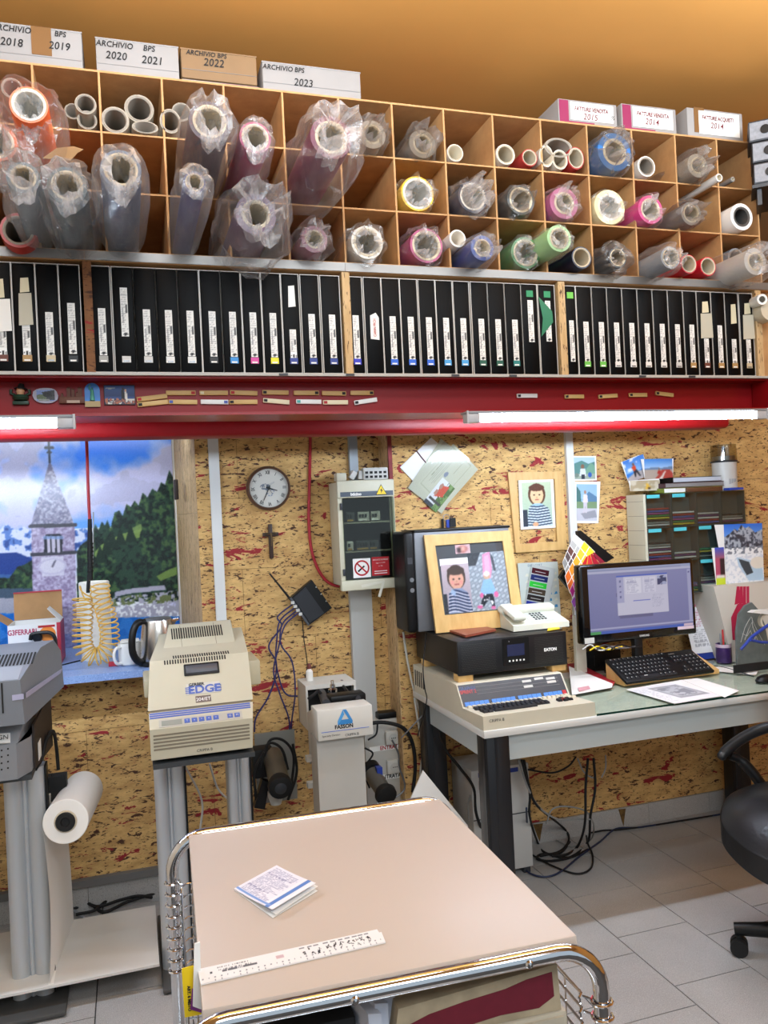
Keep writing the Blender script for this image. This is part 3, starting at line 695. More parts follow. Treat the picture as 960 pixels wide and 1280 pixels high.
# top row
M_TUBE = mat('grey_card_tube', '#a59b8b', 0.7, mottle=0.1)
TUBES = [(107, 130, 13, 'upper grey cardboard tube in the third top cell', 1, 2.50), (109, 150, 12, 'lower grey cardboard tube in the third top cell', 1, 2.52), (91, 139, 10, 'grey cardboard tube half behind the orange roll', 1, 2.54),
         (144, 150, 17, 'large nested grey tube on the left of the fourth top cell', 1, 2.5), (174, 136, 18, 'large nested grey tube, upper right of the fourth top cell', 1, 2.53), (181, 151, 16, 'flattened grey tube lying low in the fourth top cell', .5, 2.49),
         (213, 154, 13, 'grey tube standing oval at the left of the fifth top cell', 1.2, 2.5), (227, 140, 12, 'grey tube behind the blackish purple bagged roll', 1, 2.55), (15, 110, 13, 'dark tube end behind the orange roll', 1, 2.56),
         (569, 191, 11, 'lone short white tube in a top cell', 1, 2.5), (632, 193, 13, 'striped paper roll, left of a pair in a top cell', 1, 2.5), (662, 197, 11, 'red rimmed tan roll, right of a pair in a top cell', 1, 2.5),
         (683, 199, 10, 'narrow oval tube below the wide flat one', 1.4, 2.5), (700, 201, 11, 'middle tube below the wide flat one', 1.15, 2.5), (720, 200, 12, 'red striped tube below the wide flat one', 1.2, 2.5)]
for px, py, rp, lab, sq, Y in TUBES:
    roll(px, py, rp, 2, mat('grey_card_tube', '#a59b8b') if py < 170 else mat('red_card_tube' if px in (662, 720) else 'white_card_tube', '#a8302c' if px in (662, 720) else '#cfc8ba', .6), lab, .86, squash=sq, corem=M_CORED if py < 170 else M_CORE, name='card_tube', Y=Y)
roll(698, 177, 20, 2, mat('grey_card_tube', '#a59b8b'), 'wide flattened grey tube lying on three tubes', .9, squash=.62, corem=M_CORED, name='card_tube', Y=2.5)
roll(465, 168, 18, 2, '#a79f96', 'roll in smoky crumpled bag behind the plum bag', .6, dict(fat=1.25, ruffle=1.5, front=.05, m=FILM_D, sag=0))
roll(528, 180, 18, 2, '#8f8880', 'smoky bagged roll with knotted end, top row', .6, dict(fat=1.3, ruffle=1.5, front=.05, m=FILM_D, sag=0))
roll(768, 190, 24, 2, '#2a6cb0', 'blue roll in large crumpled bag, top row', .6, SML(fat=1.18, ruffle=1.1, m=FILM_D))
roll(808, 208, 13, 2, '#dcd8d0', 'white roll with dark core opening and loose end, top row', .82, corem=M_CORED, name='paper_roll')
roll(872, 207, 15, 2, '#a8a29a', 'roll in clear twisted bag, near the right end of the top row', .6, dict(fat=1.35, ruffle=1.4, front=.04, m=FILM_D, sag=0))
roll(899, 222, 5, 2, '#e6e4e0', 'thin white tube poking out of the last top cell', .7, name='paper_roll', Y=2.42)
roll(916, 224, 3.2, 2, '#8e8a86', 'thin grey tube in the last top cell', .6, name='paper_roll', Y=2.5)
# brown scrap of cardboard on the orange roll's bag
p = at(82, 194, 2.2); single(MB().prism([p + Vector(v) for v in ((-.055, 0, -.012), (-.02, -.01, .012), (.02, -.015, .018), (.045, -.02, .010), (.03, -.012, .004), (.012, -.005, -.014))], (.0, .003, .0)), 'cardboard_scrap', M_CARD, 'torn brown cardboard scrap caught between the bags at the left', 'cardboard')
# ------------------------------------------------------------------ boxes on top of the pigeonholes
ZT = TOPZ + .0065
def hand(s, px, py, Y, h, t, m=M_INK, sx=.9, rotd=0.0, size=None):
    p = at(px, py, Y); R_ = Matrix.Rotation(radians(rotd), 3, 'Y')
    return text(s, h, frame(p, R_ @ Vector((1, 0, 0)), (0, 0, 1)), m, t, 'handwriting', shear=.18, sx=sx, bold=.0003, space=1.05)
M_BOXW = mat('white_carton', '#9b9693', .75, mottle=.08, mscale=9); M_BOXB = mat('brown_carton', '#8a6c4c', .8, mottle=.08); M_TAPE = mat('brown_parcel_tape', '#7c5834', .35)
def carton(xa, xb, zt, label, Y=PF + .012, depth=.30, z0=None, m=M_BOXW, side=None, flap=None, tape=None, lid=True, name='archive_box', tilt=0.0, group='archive boxes on the pigeonholes'):
    z0 = ZT if z0 is None else z0
    t = thing(name, label, 'box', ((xa+xb)/2, Y + depth/2, z0), tilt, group)
    c = (xa+xb)/2
    MB().rbox((xa, Y, z0), (xb, Y + depth, zt), .003).build('carton', m, t)
    if lid: MB().box((xa - .001, Y - .001, zt - .002), (xb + .001, Y + depth, zt + .002)).box((xa+.002, Y - .0012, z0 + .026), (xb-.002, Y - .0002, z0 + .0275), 1).build('lid', [m, M_STEEL], t)
    if flap: MB().prism([(xa + (xb-xa)*flap[0], Y + .01, zt + .002), (xa + (xb-xa)*flap[1], Y + .01, zt + .002), (xa + (xb-xa)*flap[1], Y + .09, zt + flap[2]), (xa + (xb-xa)*flap[0] + .01, Y + .09, zt + flap[2] * .8)], (0, 0, .003)).build('flap', m, t)
    if tape: MB().box((xa + (xb-xa)*tape[0], Y - .0018, z0 + (zt-z0)*tape[2]), (xa + (xb-xa)*tape[1], Y - .0006, zt + .003)).box((xa + (xb-xa)*tape[0], Y - .0018, zt + .0022), (xa + (xb-xa)*tape[1], Y + .12, zt + .0035)).build('parcel_tape', M_TAPE, t)
    return t
Yb = PF + .012; X = lambda px, py=90: at(px, py, Yb).x
t = carton(X(-30), X(104), at(60, 36, Yb).z, 'white archive box marked 2018 and 2019 with brown tape', flap=(.1, .55, .03), tape=(.52, .71, .28))
hand('ARCHIVIO', 14, 36, Yb - .002, .024, t); hand('2018', 14, 53, Yb - .002, 0.032, t); hand('BPS', 75, 43, Yb - .002, .022, t); hand('2019', 74, 58, Yb - .002, .031, t)
t = carton(X(121), X(224), at(170, 53, Yb).z, 'white archive box marked 2020 and 2021', flap=(.0, .4, .02))
hand('ARCHIVIO', 143, 56, Yb - .002, .024, t); hand('BPS', 186, 61, Yb - .002, .024, t); hand('2020', 145, 70, Yb - .002, 0.032, t); hand('2021', 190, 76, Yb - .002, .033, t)
zl = at(275, 103, Yb).z
t = carton(X(227), X(323), zl, 'low white and magenta box under the brown 2022 box', depth=.28, lid=False)
MB().box((X(277), Yb - .0012, ZT + .004), (X(322), Yb - .0003, zl - .003)).build('magenta_panel', mat('magenta_card', '#8f2350', .6), t)
t2 = carton(X(227), X(321), at(275, 66, Yb).z, 'brown cardboard archive box marked 2022', z0=zl + .0035, depth=.27, m=M_BOXB)
hand('ARCHIVIO BPS', 258, 68, Yb - .002, .020, t2); hand('2022', 267, 79, Yb - .002, .033, t2)
t = carton(X(328), X(450), at(389, 84, Yb).z, 'long white archive box marked 2023')
hand('ARCHIVIO', 347, 85, Yb - .002, .022, t); hand('BPS', 374, 88, Yb - .002, .022, t); hand('2023', 379, 104, Yb - .002, .033, t)
M_MAG = mat('magenta_card', '#8f2350', .6)
def invoice(xa, xb, px, py, s1, s2, label, stripe=True, **k):
    t = carton(xa, xb, at(px, py, Yb).z, label, lid=False, **k); Z1 = at(px, py, Yb).z; w = xb - xa
    if stripe:
        MB().box((xa + .004, Yb - .0012, ZT + .004), (xa + w*.17, Yb - .0003, Z1 - .004)).box((xa + w*.13, Yb - .0014, ZT + .003), (xa + w*.6, Yb - .0003, ZT + .010)).build('magenta_panel', M_MAG, t)
    MB().box((xa + w*.2, Yb - .0022, ZT + .016), (xa + w*.93, Yb - .0010, Z1 - .008)).build('paper_label', M_PAPER, t)
    hand(s1, px + 4, py + 11, Yb - .003, .021, t, mat('dark_red_ink', '#6e1420', .6), sx=.72).data.offset = .0006; hand(s2, px + 3, py + 20, Yb - .003, .031, t, MATS['dark_red_ink'])
    return t
t = invoice(X(698, 140), X(771, 140), 735, 127, 'FATTURE VENDITA', '2015', 'magenta striped box marked 2015, beside the bluish paper'); hand('06', 766, 148, Yb - .003, .018, t, rotd=-90)
invoice(X(777, 145), X(845, 145), 812, 133, 'FATTURE VENDITA', '2014', 'magenta striped box marked 2014, middle of the three right boxes', flap=(.5, .85, .02))
invoice(X(859, 150), X(928, 150), 893, 138, 'FATTURE ACQUISTI', '2014', 'white box marked 2014 with a brown tape strip', stripe=False, tape=(.12, .30, .18), flap=(.35, .6, .012))
p = at(627, 141, PF + .06); q = at(700, 148, PF + .02)
single(MB().prism([(p.x, PF + .03, ZT + .001), (q.x - .01, PF + .01, ZT + .001), (q.x - .01, PF + .18, ZT + .07), (p.x + .03, PF + .20, ZT + .07)], (0, .0, .004)), 'paper_sleeve', mat('bluish_paper', '#b7bdc6', .35), 'bluish plastic paper sleeve lying at a slant left of the 2015 box', 'paper')
# lever arch binders stacked at the right end
M_MARB = mat('marbled_grey', '#8f9096', .6, mottle=.25, mscale=90)
for k, (ya, yb, xa, nm) in enumerate(((141, 187, 937, 'topmost'), (187, 195, 943, 'middle'), (195, 228, 943, 'lowest'))):
    pass
zz = at(945, 232, 2.42).z
cn = at(938, 215, 2.42); MR = Matrix.Translation((cn.x, cn.y, 0)) @ Matrix.Rotation(radians(-40), 4, 'Z')
sb = thing('side_shelf', 'dark bracket shelf under the three lever arch binders', 'shelf', (cn.x, cn.y, zz - .02))
MB().box((.004, .002, zz - .012), (.32, .3, zz), 0, MR).build('shelf_board', M_DARK, sb); MB().box((.02, .02, zz - .07), (.035, .28, zz - .0122), 0, MR).build('bracket', M_DARK, sb)
for k, nm in enumerate(('lowest', 'middle', 'topmost')):
    z0 = zz + .0005 + k * .0775; x0 = (.010, .008, .0)[k]
    t = thing('lever_arch_binder', f'grey marbled lever arch binder lying flat, {nm} of its stack', 'binder', (cn.x + .15, cn.y, z0), 0, 'lever arch binders at the right end')
    MB().rbox((x0, .002, z0), (x0 + .30, .28, z0 + .075), .003, 0, MR).build('cover', M_DARK, t)
    MB().box((x0 + .004, .0006, z0 + .006), (x0 + .296, .0018, z0 + .069), 0, MR).build('spine', M_MARB, t)
    MB().cyl(MR @ Vector((x0 + .055, .0004, z0 + .038)), MR @ Vector((x0 + .055, -.003, z0 + .038)), .016, 0, 18).build('finger_hole', M_BLACK, t)
    MB().box((x0 + .085, -.0008, z0 + .006), (x0 + .19, .0004, z0 + .069), 0, MR).build('paper_label', M_PAPER, t)
    text('TASTI UNICI', .016, MR @ frame((x0 + .115, -.001, z0 + .037), (0, 0, 1), (-1, 0, 0)), M_INK, t)
# bare boards and tubes past the end of the shelf
for k, (xx, w, m) in enumerate(((2.405, .014, M_BOARD), (2.425, .02, CORK_E), (2.455, .02, M_BOARD))):
    single(MB().box((xx, 2.52 + .004*k, 1.96), (xx + w, 2.95, 2.27 + .05*(k % 2))), 'spare_board', m, f'spare upright board past the right end of the binder shelf, {ORD[k]} from left', 'board', 'spare boards')
pp = at(950, 374, 2.44)
t = thing('paper_roll', 'white tube poking out level with the binders at the right edge', 'roll', (pp.x, pp.y, pp.z - .02))
MB().lathe([(.012, 0), (.02, 0), (.02, .3), (.0, .3)], (pp.x + .01, 2.44, pp.z), (.25, 1, .05), 0, 20).build('roll_body', M_PAPER, t)
t = thing('card_tube', 'beige cardboard disc end below the white tube at the right edge', 'roll', (pp.x + .05, pp.y, pp.z - .06))
MB().lathe([(.0, .004), (.033, .004), (.036, 0), (.04, 0), (.04, .3), (0, .3)], (pp.x + .055, 2.45, pp.z - .035), (.1, 1, 0), 0, 24).build('roll_body', M_CORE, t)
# ------------------------------------------------------------------ fluorescent tubes
M_TUBEL = mat('lit_tube', '#dcecff', .3, emit=TUBE_STRENGTH)
def lamp(x0, x1, label):
    t = thing('tube_lamp', label, 'lamp', ((x0+x1)/2, 2.47, 1.79), 0, 'tube lamps under the shelf')
    MB().rbox((x0, 2.452, 1.8168), (x1, 2.503, 1.8256), .003).build('housing', M_GREY, t)
    MB().cyl((x0 + .05, 2.468, 1.803), (x1 - .05, 2.468, 1.803), .0125, 0, 14).build('tube', M_TUBEL, t)
    for a, b in ((x0, x0 + .05), (x1 - .05, x1)):
        MB().rbox((a, 2.452, 1.788), (b, 2.4865, 1.8166), .004).build('end_cap', mat('lamp_cap', '#b9bbc0', .35), t)
        MB().box((a if a == x0 else b - .006, 2.447, 1.784), (a + .006 if a == x0 else b, 2.4525, 1.826)).build('end_plate', MATS['lamp_cap'], t)
lamp(at(92, 520, 2.46).x - 1.25, at(94, 520, 2.46).x, 'lit fluorescent tube lamp under the red beam at the far left')
lamp(at(582, 521, 2.46).x, at(958, 518, 2.46).x, 'lit fluorescent tube lamp under the red beam on the right')
# ------------------------------------------------------------------ magnets on the beam web
YW = 2.5894
def stick(px, py, w, rotd, col, end, side, label):
    p = at(px, py, YW); s = mpp(px, py, YW); L = w * s
    t = thing('stick_magnet', label, 'magnet', (p.x, YW, p.z), 0, 'stick magnets on the red beam')
    Mx = Matrix.Translation((p.x, YW, p.z)) @ Matrix.Rotation(radians(rotd), 4, 'Y')
    MB().rbox((-L/2, -.008, -.0072), (L/2, .0002, .0072), .0012, 0, Mx).build('bar', col, t)
    x = -L/2 + .008 if side < 0 else L/2 - .008
    MB().box((x - .0055, -.0090, -.0042), (x + .0055, -.0080, .0042), 0, Mx).build('end_mark', end, t)
M_STICK = wood('stick_wood', '#d8b574', '#c9a25e', (.2, 1, 1), 60, .5); M_STICKC = mat('cream_stick', '#e6d9b4', .5)
R1 = [(190, 497.5, 37, -7, M_STICK, M_REDINK, -1), (226, 491.5, 36, 0, M_STICK, M_REDINK, 1), (267, 491.5, 35, 0, M_STICK, M_STICKC, -1), (304.5, 491.5, 34, 2, M_STICK, M_REDINK, -1), (344, 491, 33, 1, M_STICK, M_INK, -1), (382.5, 491.5, 32, 0, M_STICK, M_INK, 1), (417, 492, 31, 1, M_STICK, M_INK, 1), (452, 491.5, 30, 0, M_STICK, M_INK, 1)]
R2 = [(191, 504.5, 37, -6, M_STICK, M_INK, -1), (228.5, 502.8, 35, 1, M_STICK, M_DKBLUE, -1), (268, 502.8, 34, 1, M_WHITE, M_DKBLUE, 1), (304, 502.8, 35, 0, M_STICK, M_INK, -1), (345, 502, 33, 5, M_STICKC, M_INK, -1), (385.5, 502.5, 32, 1, M_WHITE, mat('teal', '#3ba39c'), -1), (419, 503.3, 32, 0, M_STICKC, M_REDINK, -1), (456.5, 501.8, 30, -8, M_WHITE, M_INK, -1)]
for row, nm in ((R1, 'upper'), (R2, 'lower')):
    for i, a in enumerate(row): stick(*a, f'little bar magnet on the red beam, {ORD[i]} from left in the {nm} row')
for i, a in enumerate([(658, 495, 28, 0, M_WHITE, M_INK, -1), (717, 496, 27, 0, M_STICK, M_INK, -1), (759, 495.5, 27, -3, M_STICK, M_INK, -1), (796.5, 494, 26, 0, M_STICK, M_INK, -1), (829.5, 493, 26, 6, M_STICK, M_INK, -1)]):
    stick(*a, f'little bar magnet below the right binders, {ORD[i]} of five spaced ones')
def souvenir(px, py, w, h, label, f):
    p = at(px, py, YW); s = mpp(px, py, YW)
    t = thing('souvenir_magnet', label, 'magnet', (p.x, YW, p.z), 0, 'souvenir magnets'); f(t, p, w*s, h*s); return t
def s_elf(t, p, w, h):
    m = MB(); c = Vector((p.x, YW - .008, p.z))
    m.lathe([(0, -.012), (w*.3, -.011), (w*.38, -.004), (w*.3, .004), (0, .006)], c + Vector((0, 0, -h*.12)), (0, 0, 1), 0, 14); m.build('body', mat('dark_green', '#1f3a28', .5), t)
    MB().lathe([(0, .013), (w*.14, .010), (w*.2, 0), (w*.14, -.010), (0, -.013)], c + Vector((0, 0, h*.12)), (0, 0, 1), 0, 12).build('face', mat('doll_skin', '#d9a27a', .5), t)
    MB().lathe([(0, .016), (w*.12, .014), (w*.16, .004), (w*.3, .0), (w*.3, -.002)], c + Vector((.002, 0, h*.25)), (.1, 0, 1), 0, 12).build('hat', M_MATTE, t)
    for s in (-1, 1): MB().tube([c + Vector((s*w*.25, 0, -h*.05)), c + Vector((s*w*.42, -.002, h*.02)), c + Vector((s*w*.4, -.003, h*.2))], .0045, 0, 6).build('arm', MATS['dark_green'], t)
    MB().rbox((p.x - w*.36, YW - .014, p.z - h*.5), (p.x + w*.36, YW + .0002, p.z - h*.32), .002).build('base', MATS['dark_green'], t)
def s_rock(t, p, w, h):
    n = 18; pts = [(p.x + cos(2*pi*i/n)*w*.5*(1 + .06*sin(5*i)), YW, p.z + (abs(sin(2*pi*i/n))**.7)*(1 if sin(2*pi*i/n) > 0 else -1)*h*.5*(1 + .05*cos(7*i))) for i in range(n)]
    MB().prism(pts, (0, -.009, 0)).build('stone', mat('resin_stone', '#a8a6b4', .5), t)
    c = Canvas(30, 22, '#7d93c8'); c.poly([(.3, .2), (1, 0), (1, .9), (.4, .9)], '#3a3c40'); c.ell(.25, .65, .3, .25, '#5d6a4e'); c.ell(.6, .4, .25, .25, '#24262a'); c.rect(.1, .8, .7, 1, '#888b86'); c.grain(.15)
    c.mesh('picture', t, frame((p.x - w*.36, YW - .0098, p.z - h*.34), (1, 0, 0), (0, 0, 1)), w*.72, h*.68)
def s_castle(t, p, w, h):
    mm = mat('brown_resin', '#6b3f2c', .6, mottle=.3, mscale=120)
    MB().rbox((p.x - w*.5, YW - .012, p.z - h*.5), (p.x + w*.5, YW + .0002, p.z - h*.05), .002).build('base', mm, t)
    for fx, ww, hh in ((-.38, .1, .12), (-.12, .14, .5), (.05, .12, .42), (.32, .17, .5), (.2, .08, .2)):
        m = MB(); m.box((p.x + w*(fx - ww/2), YW - .010, p.z - h*.05), (p.x + w*(fx + ww/2), YW - .001, p.z + h*hh)); m.lathe([(w*ww*.55, 0), (0, h*.12)], (p.x + w*fx, YW - .0055, p.z + h*hh), (0, 0, 1), 0, 6); m.build('tower', mm, t)
    MB().box((p.x - w*.2, YW - .013, p.z - h*.47), (p.x + w*.3, YW - .012, p.z - h*.30)).build('plate', mat('pale_resin', '#b9a08c', .6), t)
def s_statue(t, p, w, h):
    pts = [(p.x - w/2, YW, p.z - h/2), (p.x + w/2, YW, p.z - h/2)] + [(p.x + w/2*cos(a), YW, p.z + h*.2 + h*.3*sin(a)) for a in [pi*i/8 for i in range(9)]]
    MB().prism(pts, (0, -.005, 0)).build('plaque', mat('blue_plaque', '#2f7fd0', .4), t)
    m = MB(); cx = Vector((p.x, YW - .008, p.z)); m.ring(cx + Vector((0, 0, -h*.24)), cx + Vector((0, 0, h*.2)), w*.17, w*.09, 0, 10); m.lathe([(0, .004), (w*.08, 0), (0, -.005)], cx + Vector((0, 0, h*.26)), (0, 0, 1), 0, 8); m.tube([cx + Vector((-w*.08, 0, h*.15)), cx + Vector((-w*.2, 0, h*.28)), cx + Vector((-w*.12, 0, h*.42))], w*.045, 0, 6)
    m.build('statue', mat('verdigris', '#4f9d88', .5), t)
    MB().box((p.x - w*.5, YW - .0085, p.z - h*.5), (p.x + w*.5, YW - .0052, p.z - h*.26)).build('foot_plate', mat('tan_plate', '#b09a6a', .5), t)
def s_pic(t, p, w, h):
    MB().rbox((p.x - w/2, YW - .005, p.z - h/2), (p.x + w/2, YW + .0002, p.z + h/2), .001).build('backing', M_DARK, t)
    c = Canvas(36, 24, '#2c4a86'); c.grad(0, .6, '#35558f', '#20376b'); c.rect(0, .72, 1, 1, '#2a3350'); nz = c.noise(14, 5, 2); c.put((c.Y > .68) & (nz > .55), '#b06a4a'); c.put((c.Y > .72) & (nz < .4), '#d8d4c8')
    c.ell(.2, .15, .15, .04, '#c9cbb0', .7); c.poly([(.55, .25), (.62, .2), (.68, .55), (.66, .75), (.56, .7)], '#14161c'); c.ell(.62, .2, .04, .07, '#2a2022'); c.poly([(.66, .3), (.73, .35), (.76, .75), (.66, .72)], '#f2f0ea'); c.ell(.695, .27, .035, .06, '#d8b090')
    c.mesh('picture', t, frame((p.x - w*.48, YW - .0052, p.z - h*.46), (1, 0, 0), (0, 0, 1)), w*.96, h*.92)
souvenir(26, 493, 26, 27, 'dark green goblin figure magnet at the left end of the beam', s_elf)
souvenir(57.5, 495, 29, 20, 'rock shaped picture magnet beside the green goblin one', s_rock)
souvenir(90, 495.5, 30, 19, 'brown castle shaped magnet', s_castle)
souvenir(115.5, 494, 18, 30, 'blue arched magnet with a green torch bearing statue', s_statue)
souvenir(149.5, 494, 37, 25, 'rectangular picture magnet with a dancing couple on dark blue', s_pic)
pp = at(463, 518, 2.79); single(MB().box((pp.x - .05, 2.7905, pp.z - .0035), (pp.x + .05, 2.7965, pp.z + .0035)), 'label_strip', mat('tan_strip', '#a48a66', .4), 'tan label strip clipped to the red channel near its middle', 'label')
# ------------------------------------------------------------------ the niche: printed lake view, things on the sill
YM = WN - 0.006
m0 = at(-190, 700, YM).x; m1 = at(221, 700, YM).x; mz0, mz1 = SILL + .001, at(100, 540, YM).z + .03
mu = thing('mural', 'printed lake view with church tower and dark firs in the window niche', 'poster', ((m0+m1)/2, YM, mz0))
MB().box((m0, YM - .0005, mz0), (m1, YM + .004, mz1)).build('panel', M_WHITE, mu)
def MP(px, py): p = at(px, py, YM); return ((p.x - m0) / (m1 - m0), (mz1 - p.z) / (mz1 - mz0))
c = Canvas(430, 315, '#4f93ee'); ml = lambda *a: [MP(*q) for q in a]
yv = lambda py: MP(110, py)[1]
c.grad(0, yv(660), '#1f74ff', '#6cacff')
nz = c.noise(5, 3, 5); nz2 = c.noise(9, 4, 4)
cl = np.clip((nz * .65 + nz2 * .35 + .26 * np.exp(-((c.Y - yv(612)) / .13) ** 2) + .12*np.exp(-((c.Y - yv(650)) / .06) ** 2) + .16*np.exp(-((c.Y-yv(548))/.05)**2) * (c.X < .7) - .55) / .16, 0, 1)
c.put(np.ones_like(cl), '#cfcdf0', 1); base = Canvas(430, 315).grad(0, yv(660), '#1f74ff', '#6cacff').a
c.a = base * (1 - cl[..., None]) + c.a * cl[..., None]
c.a = np.where((cl > .9)[..., None] & (nz2 > .62)[..., None], c.a * .93, c.a)
mtn = c.inside(ml((-220, 668), (-20, 655), (0, 662), (8, 655), (20, 663), (30, 658), (45, 668), (90, 664), (105, 660), (118, 668), (125, 672), (125, 720), (-220, 720)))
r1 = c.noise(48, 11, 3); c.put(mtn, '#5f86cf'); c.put(mtn & (r1 > .5), '#dfe4f8'); c.put(mtn & (r1 < .36), '#324f96')
c.poly(ml((-220, 690), (0, 692), (20, 690), (40, 698), (40, 722), (-220, 722)), '#1f3e8c'); c.put(c.inside(ml((-220, 715), (25, 718), (45, 735), (-220, 735))), '#3b62a0')
tr = c.noise(85, 21, 4); trb = c.noise(12, 22, 3)
def trees(poly, dark='#16261f', mid='#2b4a35', lit='#4d6b3a'):
    m = c.inside(poly); c.put(m, dark); c.put(m & (tr > .48), mid, .8); c.put(m & (tr > .62) & (trb > .45), lit, .8)
trees(ml((12, 722), (22, 708), (30, 706), (40, 700), (45, 735), (20, 745), (-220, 742), (-220, 730)))
c.put(c.inside(ml((-220, 738), (40, 735), (45, 752), (-220, 752))), '#46586a'); c.put(c.inside(ml((-220, 750), (45, 747), (45, 768), (-220, 770))), '#a8a6b0')
edge = [(96, 690), (100, 682), (108, 676), (116, 664), (119, 655), (123, 662), (127, 652), (131, 657), (134, 650), (138, 660), (143, 641), (149, 638), (153, 645), (158, 630), (163, 634), (168, 626), (173, 632), (178, 616), (184, 622), (190, 611), (196, 615), (201, 603), (206, 606), (211, 588), (216, 596), (221, 584), (226, 590)]
trees(ml(*edge, (226, 752), (96, 752)))
c.put(c.inside(ml((118, 690), (128, 680), (150, 668), (176, 661), (174, 672), (150, 678), (135, 690), (120, 700))), '#7f9a4e'); c.put(c.inside(ml((160, 662), (176, 655), (177, 664), (166, 668))), '#8aa55a', .8)
for q in ((140, 672), (150, 668), (163, 664), (125, 690), (133, 680)):
    u, v = MP(*q); c.poly([(u - .02, v + .05), (u, v - .035), (u + .02, v + .05)], '#1b2f22')
c.poly(ml((195, 720), (210, 712), (221, 708), (221, 718), (200, 726)), '#7d9a48', .9)
c.poly(ml((143, 740), (160, 736), (205, 731), (207, 737), (160, 742), (143, 746)), '#b4afc0')
c.put(c.inside(ml((130, 752), (145, 746), (205, 740), (226, 736), (226, 772), (130, 774))) & (c.noise(130, 5, 2) > .45), '#b7b4c2'); c.put(c.inside(ml((130, 752), (160, 744), (205, 740), (226, 736), (226, 752), (130, 758))) & (tr > .52), '#6f7a4c')
wt = c.inside(ml((-220, 768), (44, 766), (44, 830), (-220, 830))) | c.inside(ml((96, 773), (226, 770), (226, 830), (96, 830)))
c.put(wt, '#1f6fc6'); c.put(wt & (c.noise(40, 8, 3) > .55), '#3a8ad8', .7); c.put(wt & (c.Y > yv(798)), '#2f80c8', .5)
stn = c.noise(170, 31, 2)
tw = c.inside(ml((39, 657), (93, 655), (95, 740), (97, 830), (43, 830), (41, 740))); c.put(tw, '#b5a8c6'); c.put(tw & (stn > .6), '#8c7a9c', .8); c.put(tw & (stn < .33), '#d2c8e0'); c.put(tw & (c.Y > yv(790)), '#5a73b8', .45)
sp = c.inside(ml((62, 576), (38, 658), (93, 656))); c.put(sp, '#9a96ae'); c.put(sp & (stn > .55), '#726e88', .8); c.put(sp & (stn < .35), '#bcb8cc')
for a in ((38, 658, 94, 656), (40, 693, 94, 690)): c.line(*MP(*a[:2]), *MP(*a[2:]), .006, '#41404a')
c.line(*MP(61, 552), *MP(62, 578), .004, '#3f4450'); c.line(*MP(57, 560), *MP(66, 560), .004, '#3f4450'); c.ell(*MP(61.5, 566), .008, .006, '#3f4450')
c.poly(ml((55, 690), (55, 672), (58, 668), (75, 667), (78, 671), (78, 689)), '#2b2b35')
for x in (60.5, 66.5, 72.5): c.line(*MP(x, 672), *MP(x + .6, 689), .005, '#cfc6d8')
for x in (57.5, 63.5, 69.5, 75.5): c.ell(*MP(x, 672), .011, .008, '#8ca8d8', .7)
c.poly(ml((51, 697), (79, 695), (80, 719), (52, 721)), '#dcd6e6'); c.ell(*MP(65.5, 708), .045, .036, '#cbc3da'); c.ell(*MP(65.5, 708), .038, .030, '#e0dae8'); c.line(*MP(65.5, 708), *MP(69, 701), .003, '#6b6678')
c.blur(1).grain(.05)
c.mesh('picture', mu, frame((m0, YM - .0006, mz0), (1, 0, 0), (0, 0, 1)), m1 - m0, mz1 - mz0, PRINTG)
# small dark hook on the jamb
p = at(221, 612, 3.78); single(MB().rbox((p.x - .012, 3.755, p.z - .045), (p.x + .006, 3.80, p.z + .045), .004), 'hinge', mat('rusty_iron', '#2a1c18', .6), 'small dark iron hinge on the cork jamb beside the lake view', 'hinge')
# ---- red air hose hanging from the beam, with black blow-gun and yellow coil
YH = 3.52
p0 = at(108, 545, YH); p1 = at(112.5, 655, YH); p2 = at(113, 725, YH); p3 = at(110, 741, YH)
t = thing('air_hose', 'red air hose hanging from above before the lake view', 'hose', tuple(p2))
MB().tube(smooth_path([Vector((p0.x, YH, 1.999)), p0 + Vector((0, 0, -.02)), at(109.5, 590, YH), at(111, 630, YH), p1]), .0062, 0, 8).build('hose', mat('red_rubber', '#b3262e', .45), t)
MB().tube([p1 + Vector((0, 0, .02)), at(112.5, 690, YH), p2], [.008, .0105, .0095], 0, 10).build('grip', M_MATTE, t)
for k in range(8):
    q = p1.lerp(p2, .35 + .07*k); MB().lathe([(.0125, -.003), (.0135, 0), (.0125, .003)], q, (0, 0, 1), 0, 12).build('grip_ring', M_BLACK, t)
MB().tube([at(116.5, 640, YH), at(116.5, 690, YH), at(115, 712, YH)], .0028, 0, 6).build('lever', M_STEEL, t)
MB().cyl(p2, at(111.5, 721, YH) + Vector((0, 0, -.01)), .0075, 0, 10).build('fitting', mat('brass', '#a88a52', .35, 1.0), t)
MB().tube([at(111.5, 718, YH), at(110.5, 730, YH), p3], .0075, 0, 8).build('tip', M_MATTE, t)
t = thing('coil_hose', 'yellow spiral air hose hanging in a long loop on the sill', 'hose', tuple(at(120, 832, YH)))
pts = []; axis = smooth_path([at(108, 742, YH), at(103, 746, YH), at(104, 765, YH), at(103, 800, YH), at(108, 816, YH), at(121, 822, YH), at(135, 812, YH), at(137, 790, YH), at(132, 765, YH), at(126, 748, YH), at(125, 730, YH)], 30)
turns = 30; N = len(axis); cl_ = [0.0]
for a, b in zip(axis[:-1], axis[1:]): cl_.append(cl_[-1] + (b - a).length)
